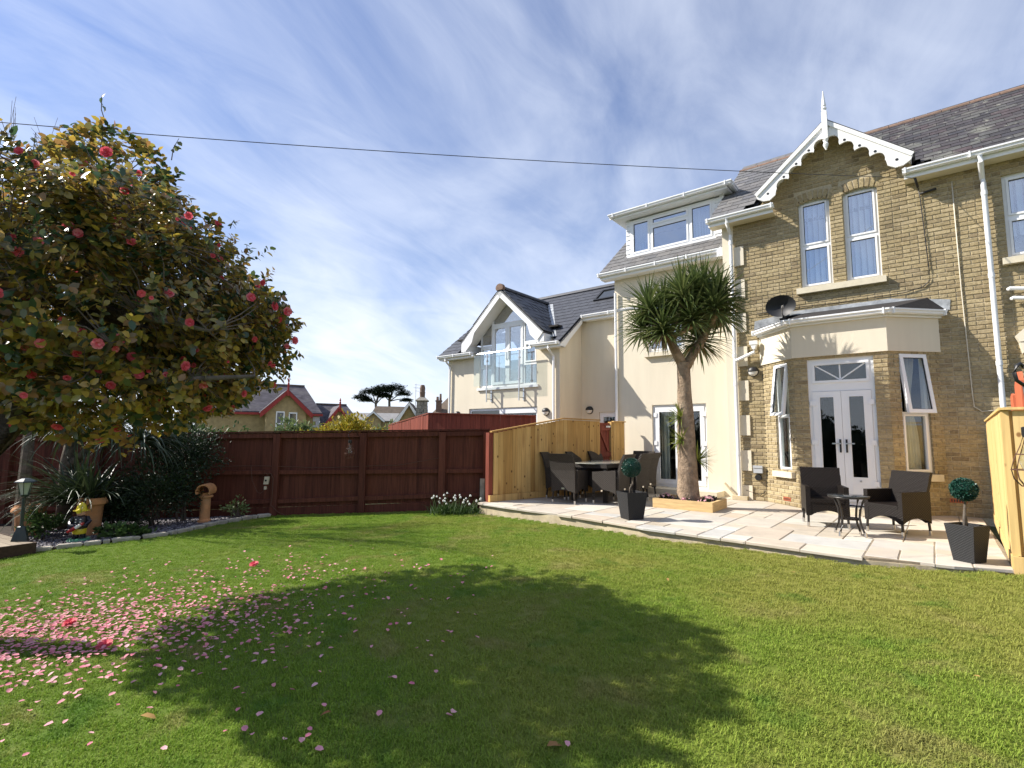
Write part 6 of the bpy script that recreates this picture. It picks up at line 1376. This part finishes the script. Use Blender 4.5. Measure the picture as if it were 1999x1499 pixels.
# ================================================================== things beyond the fence
def far_roof_mats(m): return M[m]
fh = thing('red_trimmed_house', 'buff brick house with red-painted gable boards and dark slate roof beyond the fence', 'house', (-13.0, 30.0, -4.0), .52)
def P3_(x, y, z): return (x, y, z+4.0)
def gable(par, xc, hw_, za, ze, yf, yb, wallm, roofm, trimm, trim=.16, wins=(), fin=None, ov=.22):
    sl = (za-ze)/hw_
    b = MB(P3_); b.prism([(xc-hw_+.2, yf, -4), (xc+hw_-.2, yf, -4), (xc+hw_-.2, yf, ze+.2*sl), (xc, yf, za-.05), (xc-hw_+.2, yf, ze+.2*sl)], (0, .2, 0)); b.prism([(xc-hw_+.2, yf+.2, -4), (xc-hw_+.2, yb, -4), (xc-hw_+.2, yb, ze+.1), (xc-hw_+.2, yf+.2, ze+.1)], (.15, 0, 0)); b.prism([(xc+hw_-.35, yf+.2, -4), (xc+hw_-.35, yb, -4), (xc+hw_-.35, yb, ze+.1), (xc+hw_-.35, yf+.2, ze+.1)], (.15, 0, 0)); b.build('gable_wall', M[wallm], par)
    for s in (-1, 1):
        e = xc+s*(hw_+.12); ze2 = ze-.12*sl; b = MB(P3_); b.prism([(xc, yf-ov, za), (e, yf-ov, ze2), (e, yb, ze2), (xc, yb, za)], (0, 0, .06)); b.build('gable_roof', M[roofm], par)
        b = MB(P3_); b.prism([(xc, yf-ov-.01, za+.02), (e, yf-ov-.01, ze2+.02), (e-s*.0, yf-ov-.01, ze2-trim*1.3), (e-s*.22, yf-ov-.01, ze2-trim*1.0+.1), (xc, yf-ov-.01, za-trim*1.15)], (0, -.05, 0)); b.build('bargeboard', M[trimm], par)
    if fin: b = MB(P3_); b.box((xc-.05, yf-ov-.12, za-.35), (xc+.05, yf-ov-.06, za+fin*.5)); b.lathe([(.06, za+fin*.5), (.03, za+fin*.6), (.06, za+fin*.7), (.01, za+fin)], (xc, yf-ov-.09, 0), 6); b.build('finial', M[trimm], par)
def far_window(par, x0, x1, z0, z1, y, low=None):
    b = MB(P3_); b.holes(x0, x1, z0, z1, [(x0+.06, x1-.06, z0+.06, (z0+z1)/2-.03), (x0+.06, x1-.06, (z0+z1)/2+.03, z1-.07)], y-.06, y-.01); w = b.build('window', M['upvc'], par)
    for a, c, mm in (((z0+.06), (z0+z1)/2-.03, low or 'table_glass'), ((z0+z1)/2+.03, z1-.07, 'table_glass')): b = MB(P3_); b.box((x0+.06, y-.03, a), (x1-.06, y-.02, c)); b.build('pane', M[mm], w)
b = MB(P3_); b.box((-4.5, 1.0, -4), (1.95, 6.5, 2.55)); b.box((1.952, 1.3, -4), (4.4, 6.0, 1.85)); b.build('wall', M['farbrick'], fh)
b = MB(P3_); b.prism([(-4.6, .75, 2.55), (2.05, .75, 2.55), (1.35, 3.4, 4.35), (-4.6, 3.4, 4.35)], (0, 0, .07)); b.prism([(2.06, .75, 2.55), (2.06, 6.6, 2.55), (1.36, 3.41, 4.35)], (0, 0, .07)); b.prism([(-4.6, 6.8, 2.55), (2.05, 6.8, 2.55), (1.35, 3.42, 4.35), (-4.6, 3.42, 4.35)], (0, 0, .07)); b.build('roof', M['farslate'], fh)
b = MB(P3_); b.prism([(2.07, 1.05, 1.82), (4.65, 1.05, 1.82), (4.0, 3.1, 3.22), (2.07, 3.1, 3.22)], (0, 0, .06)); b.prism([(4.66, 1.05, 1.82), (4.66, 6.0, 1.82), (4.01, 3.11, 3.22)], (0, 0, .06)); b.build('lower_roof', M['farslate'], fh)
gable(fh, 0, 1.28, 3.86, 2.62, .2, 2.7, 'farbrick', 'farslate', 'redtrim', trim=.2, fin=.75); gable(fh, 3.05, .82, 3.06, 2.0, .75, 2.6, 'farbrick', 'farslate', 'redtrim', trim=.17, fin=.5)
far_window(fh, -.56, -.10, 1.2, 2.62, .2); far_window(fh, .12, .58, 1.2, 2.58, .2, low='bluepane'); far_window(fh, 2.75, 3.4, .7, 1.5, .75)
b = MB(P3_); b.box((-4.6, .68, 2.42), (-1.35, .74, 2.55)); b.box((1.35, .68, 2.42), (2.1, .74, 2.55)); b.box((2.1, .98, 1.68), (2.3, 1.04, 1.82)); b.build('fascia_board', M['redtrim'], fh)
b = MB(P3_)
for z in (.6, 1.1, 1.6, 2.1): b.box((1.58, .96, z), (1.97, 1.0, z+.28))
b.box((1.75, .962, .5), (1.97, .999, 2.35)); b.build('quoins', M['porch'], fh)
b = MB(P3_); b.tube([(-4.6, 3.41, 4.44), (1.36, 3.41, 4.44)], .07, 6); b.tube([(2.07, 3.1, 3.3), (4.0, 3.1, 3.3)], .06, 6); b.build('ridge', M['farbrown'], fh)
# pale-roofed cottage farther away
ct = thing('grey_roofed_cottage', 'small house with pale grey roofs and a white-edged gable far beyond the fence', 'house', (-12.8, 48.0, -4.0), .25)
gable(ct, 0, .9, 3.50, 2.75, .0, 3.0, 'farbrick', 'fargrey', 'whitepaint', trim=.12)
b = MB(P3_); b.box((-1.9, .6, -4), (3.6, 5, 2.65)); b.build('wall', M['farbrick'], ct); b = MB(P3_); b.prism([(-2.1, .4, 2.6), (3.7, .4, 2.6), (3.7, 3, 3.42), (-2.1, 3, 3.42)], (0, 0, .07)); b.build('roof', M['fargrey'], ct)
b = MB(P3_); b.box((2.05, .5, 1.6), (2.6, .58, 2.3)); b.build('window', M['whitepaint'], ct)
ct2 = thing('brown_roofed_cottage', 'house with a low brown roof and pale gable end below the pine trees', 'house', (-12.3, 54.0, -4.0), .35)
b = MB(P3_); b.box((-2.3, .3, -4), (2.6, 4, 3.1)); b.build('wall', M['render'], ct2); b = MB(P3_); b.prism([(-2.5, .1, 3.05), (2.7, .1, 3.05), (2.2, 2.2, 4.35), (-1.6, 2.2, 4.35)], (0, 0, .08)); b.prism([(2.72, .1, 3.0), (2.72, 4.2, 3.0), (2.22, 2.21, 4.36)], (.05, 0, 0)); b.build('roof', M['farbrown'], ct2)
# stone-chimney house
sc_ = thing('stone_chimney_house', 'house with a grey stone chimney and white gable boards beside the cream houses', 'house', (-4.6, 24.0, -4.0), .1)
b = MB(P3_); b.box((-.6, 1.4, -4), (2.6, 5, 1.95)); b.build('wall', M['farbrick'], sc_); gable(sc_, -.20, .62, 2.82, 2.0, .7, 3.0, 'farbrick', 'farbrown', 'whitepaint', trim=.10)
far_window(sc_, -.33, -.08, 1.15, 1.75, .7); far_window(sc_, -.03, .22, 1.15, 1.75, .7)
b = MB(P3_); b.prism([(.3, .9, 1.75), (3.2, .9, 1.75), (3.2, 3.5, 3.3), (1.6, 3.5, 3.3)], (0, 0, .07)); b.build('roof', M['farbrown'], sc_)
ms = []; R = random.Random(31)
for k in range(9):
    z = 1.35+k*.17; hw2 = .34-.012*k; n = 2 if k % 2 else 3; x = -hw2
    for i in range(n):
        l = 2*hw2/n; ms.append(mat4((l-.015, 0, 0), (0, .5, 0), (0, 0, .158), (.40+x+l/2, .55+R.uniform(-.008, .008), z+4.0+.08))); x += l
pieces('stone', unit_box(), ms, M['greystone'], sc_, frame='own')
b = MB(P3_); b.lathe([(.40, 2.885), (.44, 2.93), (.30, 3.02), (.17, 3.10)], (.40, .55, 0), 4, math.pi/4); b.build('chimney_cap', M['greystone'], sc_); b = MB(P3_); b.lathe([(.12, 3.08), (.13, 3.3), (.14, 3.32), (.12, 3.36), (.13, 3.5), (.11, 3.62), (.08, 3.68)], (.40, .55, 0), 10); b.build('chimney_pot', M['terracotta'], sc_, smooth=True)
b = MB(P3_); b.tube([(.08, .6, 1.9), (.08, .6, 3.75)], .012, 4)
for z, l in ((3.70, .32), (3.55, .40), (3.40, .2)): b.tube([(.08-l*.4+.06, .6, z), (.08+l*.6+.06, .6, z-.03)], .008, 4)
for k in range(5): b.tube([(.0+.08*k, .5, 3.55), (.0+.08*k, .7, 3.55)], .006, 4)
b.build('tv_aerial', M['steel'], sc_)
b = MB(P3_); b.box((.98, 2.0, 2.3), (1.26, 2.3, 3.0)); b.box((.95, 1.97, 3.001), (1.29, 2.33, 3.06)); b.lathe([(.07, 3.06), (.06, 3.25)], (1.05, 2.15, 0), 8); b.lathe([(.06, 3.06), (.05, 3.4)], (1.2, 2.15, 0), 8); b.build('brick_chimney', M['terracotta'], sc_)
# pines
def pine(x, y, zb, h, label, pads):
    t = thing('pine_tree', label, 'tree', (x, y, zb), group=None); b = MB(); b.tube([(0, 0, 0), (.1, 0, h*.5), (-.1, 0, h*.80), (.3, 0, h*.93)], [.27, .22, .17, .08], 8)
    for (px_, pz, rx_, rz_) in pads: b.tube([(-.05, 0, h*.80), (px_*.5, 0, (h*.84+pz)/2), (px_*.8, 0, pz)], [.10, .07, .03], 5)
    b.build('trunk', M['bark_grey'], t, smooth='all'); ms = []
    for (px_, pz, rx_, rz_) in pads:
        for i in range(int(1500*rx_/1.5)):
            q = rnd_dir(-.35, 1)*random.random()**.4; p = np.array([px_, 0, pz])+q*np.array([rx_*1.1, rx_*.9, rz_*1.25])*(1+.4*mnoise.noise((q[0]*3+px_, q[1]*3, q[2]*3+pz))); ms.append(frame_mat(rnd_dir(-.2, .6), (0, 0, 1), p, random.uniform(.20, .42)))
    scatter_mesh('crown', leaf_unit(wide=.35), ms, M['pineleaf'], t)
pine(-19.6, 75, -4, 12.3, 'flat-topped dark pine tree, left of the pair on the skyline', [(-2.2, 10.7, 1.1, .45), (-.9, 11.4, 1.5, .6), (.6, 11.7, 1.5, .6), (-1.5, 10.3, 1.0, .45), (1.2, 10.9, 1.0, .45)])
pine(-17.9, 76, -4, 12.9, 'flat-topped dark pine tree, right of the pair on the skyline', [(-.8, 12.0, 1.5, .6), (.7, 12.1, 1.5, .65), (1.9, 11.3, 1.1, .5), (2.4, 10.4, .8, .35), (-1.5, 11.2, 1.0, .4)])
# garden greenery beyond the fence
bush('golden_shrub', 'yellow-leaved shrub showing over the middle of the back fence', (-4.15, 13.6, 1.15), (.95, .5, .70), 2600, .075, 'yellowleaf')
bush('golden_shrub', 'low yellow-green shrub left of the tallest golden shrub over the fence', (-4.95, 13.7, .98), (.75, .4, .56), 1500, .07, 'yellowleaf')
bush('pale_shrub', 'pale green shrub in front of the red-trimmed house windows', (-8.15, 20.0, 1.25), (.95, .5, .75), 1100, .10, 'paleleaf')
bush('pale_shrub', 'pale grey-green shrub right of the golden shrub, before the far cottages', (-4.20, 18.0, 1.12), (.75, .5, .55), 900, .09, 'paleleaf')
bush('green_hedge', 'mixed green shrub behind the fence below the right side of the camellia', (-8.4, 13.5, .85), (1.4, .5, .85), 2400, .085, 'greenleaf', cat='hedge')
for hn, (hx, hy, hdx, hdy, lab) in enumerate(((-8, -11, 18, -7, 'tall dark hedge behind the photographer, mirrored in the door glass'), (-13.6, 0, .5, 17, 'unseen dark hedge added at the left to darken the extension door reflection'))):  # left run lies out of view, added so the extension door reflects dark
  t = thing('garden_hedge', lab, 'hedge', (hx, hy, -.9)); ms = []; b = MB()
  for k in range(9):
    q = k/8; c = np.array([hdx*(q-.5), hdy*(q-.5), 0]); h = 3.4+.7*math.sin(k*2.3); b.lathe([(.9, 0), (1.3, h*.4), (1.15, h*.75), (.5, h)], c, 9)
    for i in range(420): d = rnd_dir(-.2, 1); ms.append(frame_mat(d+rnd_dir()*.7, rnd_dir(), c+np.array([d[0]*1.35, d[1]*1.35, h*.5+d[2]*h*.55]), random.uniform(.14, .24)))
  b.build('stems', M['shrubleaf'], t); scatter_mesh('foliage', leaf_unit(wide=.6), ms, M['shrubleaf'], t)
bush('green_hedge', 'green shrub at the left behind the fence under the camellia', (-12.0, 13.5, .9), (1.6, .6, .9), 1600, .09, 'greenleaf', cat='hedge')

# ================================================================== lawn, grass and fallen petals
def grass_mat(name, base):
    def hook(nd, L, col, src, p):
        sp_ = nd('ShaderNodeSeparateXYZ'); L.new(src, sp_.inputs[0])
        def nz_(sc, det=4, dist=0):
            n = nd('ShaderNodeTexNoise'); n.inputs['Scale'].default_value = sc; n.inputs['Detail'].default_value = det; n.inputs['Distortion'].default_value = dist; L.new(src, n.inputs['Vector']); return n.outputs['Fac']
        def mixc(c, f, lo, hi, colr, amt):
            r_ = nd('ShaderNodeMapRange', interpolation_type='SMOOTHSTEP'); L.new(f, r_.inputs[0]); r_.inputs[1].default_value = lo; r_.inputs[2].default_value = hi; r_.inputs[3].default_value = 0; r_.inputs[4].default_value = amt
            x = nd('ShaderNodeMixRGB'); L.new(r_.outputs[0], x.inputs[0]); L.new(c, x.inputs[1]); x.inputs[2].default_value = (*colr, 1); return x.outputs[0]
        ad = nd('ShaderNodeMath', operation='MULTIPLY_ADD'); L.new(sp_.outputs[0], ad.inputs[0]); ad.inputs[1].default_value = .06; L.new(nz_(.45, 3, .5), ad.inputs[2])
        c = mixc(col, ad.outputs[0], .36, .74, (.31, .28, .072), .66)           # drier turf towards the house side
        c = mixc(c, nz_(1.7, 4, .4), .54, .72, (.30, .26, .095), .6)
        c = mixc(c, nz_(2.6, 3, .2), .56, .74, (.075, .18, .02), .6)
        return c
    return make_mat(name, base, rough=.6, spec=.12, hook=hook, trans=.25)
M['grass'] = grass_mat('grass_blades', [(.165, .275, .028), (.205, .325, .037), (.245, .35, .045), (.175, .29, .030), (.285, .335, .062)])
M['turf'] = grass_mat('turf', [(.12, .18, .024)])
mb = MB(); mb.add(lv, lf); lawn = mb.build('lawn', M['turf'], smooth='all', fix=False); tag(lawn, kind='structure')
tufts = bpy.data.collections.new('grass_tufts')
for k in range(6):
    b = MB()
    for i in range(26):
        x, y = random.gauss(0, .026), random.gauss(0, .026); a = random.uniform(0, 2*math.pi); h = random.uniform(.009, .021); l = random.uniform(.3, 1.3); w_ = random.uniform(.0013, .0024); c, s = math.cos(a), math.sin(a)
        m_ = (x+c*h*l*.35, y+s*h*l*.35, h*.62); e = (x+c*h*l, y+s*h*l, h*(1-.15*l))
        b.add([(x-s*w_, y+c*w_, -.003), (x+s*w_, y-c*w_, -.003), (m_[0]+s*w_*.8, m_[1]-c*w_*.8, m_[2]), (m_[0]-s*w_*.8, m_[1]+c*w_*.8, m_[2]), e], [(0, 1, 2, 3), (3, 2, 4)], tint=random.uniform(0, .5))
    tufts.objects.link(bpy.data.objects.new('tuft', b.mesh('tuft', M['grass'], fix=False)))
gme = bpy.data.meshes.new('grass'); 
near = [f for f in lf if -.1 < np.mean([lv[i][1] for i in f]) < 11]
gme.from_pydata(lv, [], near); gr = bpy.data.objects.new('grass', gme); COL.objects.link(gr); gr['kind'] = 'stuff'
dv = []
for v in lv: d = math.hypot(v[0], v[1]); dv.append(0 if v[1] < 1.3 or abs(v[0]-.4) > v[1]*1.2+1.0 else min(800, 800*(3.2/max(d, 3.2))**1.05))
gme.attributes.new('dens', 'FLOAT', 'POINT').data.foreach_set('value', dv)
ng = bpy.data.node_groups.new('grass_scatter', 'GeometryNodeTree'); ng.interface.new_socket('Geometry', in_out='INPUT', socket_type='NodeSocketGeometry'); ng.interface.new_socket('Geometry', in_out='OUTPUT', socket_type='NodeSocketGeometry')
gn, gl = ng.nodes, ng.links; gi, go = gn.new('NodeGroupInput'), gn.new('NodeGroupOutput'); ds = gn.new('GeometryNodeDistributePointsOnFaces'); na = gn.new('GeometryNodeInputNamedAttribute'); na.data_type = 'FLOAT'; na.inputs['Name'].default_value = 'dens'
gl.new(gi.outputs[0], ds.inputs['Mesh']); gl.new(na.outputs['Attribute'], ds.inputs['Density'])
ip = gn.new('GeometryNodeInstanceOnPoints'); ci = gn.new('GeometryNodeCollectionInfo'); ci.inputs['Collection'].default_value = tufts; ci.inputs['Separate Children'].default_value = True; ci.inputs['Reset Children'].default_value = True
ip.inputs['Pick Instance'].default_value = True; gl.new(ds.outputs['Points'], ip.inputs['Points']); gl.new(ci.outputs[0], ip.inputs['Instance'])
rv = gn.new('FunctionNodeRandomValue'); rv.data_type = 'FLOAT_VECTOR'; rv.inputs[0].default_value = (-.15, -.15, 0); rv.inputs[1].default_value = (.15, .15, 6.283); gl.new(rv.outputs[0], ip.inputs['Rotation'])
rs = gn.new('FunctionNodeRandomValue'); rs.data_type = 'FLOAT'; rs.inputs[2].default_value = .7; rs.inputs[3].default_value = 1.35; gl.new(rs.outputs[1], ip.inputs['Scale']); gl.new(ip.outputs[0], go.inputs[0])
md = gr.modifiers.new('scatter', 'NODES'); md.node_group = ng
# petals
pu = MB(); pu.add([(-.5, 0, .05), (-.2, -.36, .16), (.3, -.38, .2), (.55, 0, .1), (.3, .38, .22), (-.2, .36, .15), (.1, 0, .0)], [(6, 0, 1), (6, 1, 2), (6, 2, 3), (6, 3, 4), (6, 4, 5), (6, 5, 0)])
pme = pu.mesh('petal', M['petal'], fix=False, smooth='all'); R = random.Random(55); cand = []
def addp(x, y):
    if not on_lawn(x, y, -.05): return
    cand.append((x, y))
while len(cand) < 2700:
    q = R.random()
    if q < .66: addp(R.gauss(-3.85, .75), R.gauss(4.30, .55))
    elif q < .84: addp(R.gauss(-2.75, .65), R.gauss(4.55, .5))
    elif q < .93: addp(R.gauss(-3.0, 1.0), R.gauss(5.9, .55))
    else: addp(R.uniform(-3.8, -.2), R.uniform(2.7, 6.2))
cand += [(-.92, 2.68), (-1.66, 3.32), (.28, 2.66), (-2.2, 2.9), (-1.05, 3.1), (-.72, 3.4), (-1.3, 3.75), (-2.75, 3.0), (-2.6, 3.3)]
cand.sort(key=lambda c: (cproj((*c, lawn_z(*c)))[2] if -20 < cproj((*c, lawn_z(*c)))[0] < 2020 and cproj((*c, lawn_z(*c)))[1] < 1510 else 99))
rest = []
for i, (x, y) in enumerate(cand):
    s = R.uniform(.022, .044); a = R.uniform(0, 6.28); tl = R.uniform(-.35, .35); z = lawn_z(x, y)+.024+R.uniform(0, .008)
    mx_ = Matrix.Translation((x, y, z)) @ Matrix.Rotation(a, 4, 'Z') @ Matrix.Rotation(tl, 4, 'Y') @ Matrix.Rotation(R.uniform(-.3, .3), 4, 'X') @ Matrix.Scale(s, 4)
    if i < 300:
        o = link('fallen_petal', pme, None, mx_); tag(o, 'pale pink petal lying on the lawn below the camellia tree', 'petal', 'fallen pink petals on the lawn')
    else: rest.append(np.array(mx_))
o = scatter_mesh('petal_litter', pu, rest, M['petal'], None); tag(o, 'drift of small pink petals on the lawn', None, 'fallen pink petals on the lawn', 'stuff')
for x, y, l in ((-3.05, 4.08, 'whole deep pink camellia bloom lying among the thickest petals'), (-3.10, 6.45, 'fallen pink camellia bloom on the sunlit lawn beyond the petals'), (-3.75, 4.6, 'fallen pink camellia bloom nearest the left edge of the lawn')):
    o = link('fallen_bloom', fme, None, Matrix.Translation((x, y, lawn_z(x, y)+.03)) @ Matrix.Rotation(.4, 4, 'X') @ Matrix.Scale(.055, 4)); tag(o, l, 'flower')
lvu = leaf_unit(wide=.55, curl=.3); lme = lvu.mesh('dead_leaf', M['deadleaf'], fix=False, smooth='all')
for x, y, l, s in ((.18, 2.64, 'curled brown dead leaf beside a pink petal in the foreground', .10), (-.98, 3.02, 'small brown leaf in the shaded part of the lawn', .06), (-2.05, 3.05, 'yellowed leaf on the shaded lawn at left', .09), (1.55, 5.3, 'pale dry leaf on the sunlit lawn near the patio', .05), (2.85, 5.35, 'small dry leaf on the lawn close to the patio edge', .05), (2.72, 3.15, 'tiny brown leaf on the right of the lawn', .05)):
    o = link('dead_leaf', lme, None, Matrix.Translation((x, y, lawn_z(x, y)+.03)) @ Matrix.Rotation(x*3, 4, 'Z') @ Matrix.Scale(s, 4)); tag(o, l, 'leaf', 'dead leaves on the lawn')
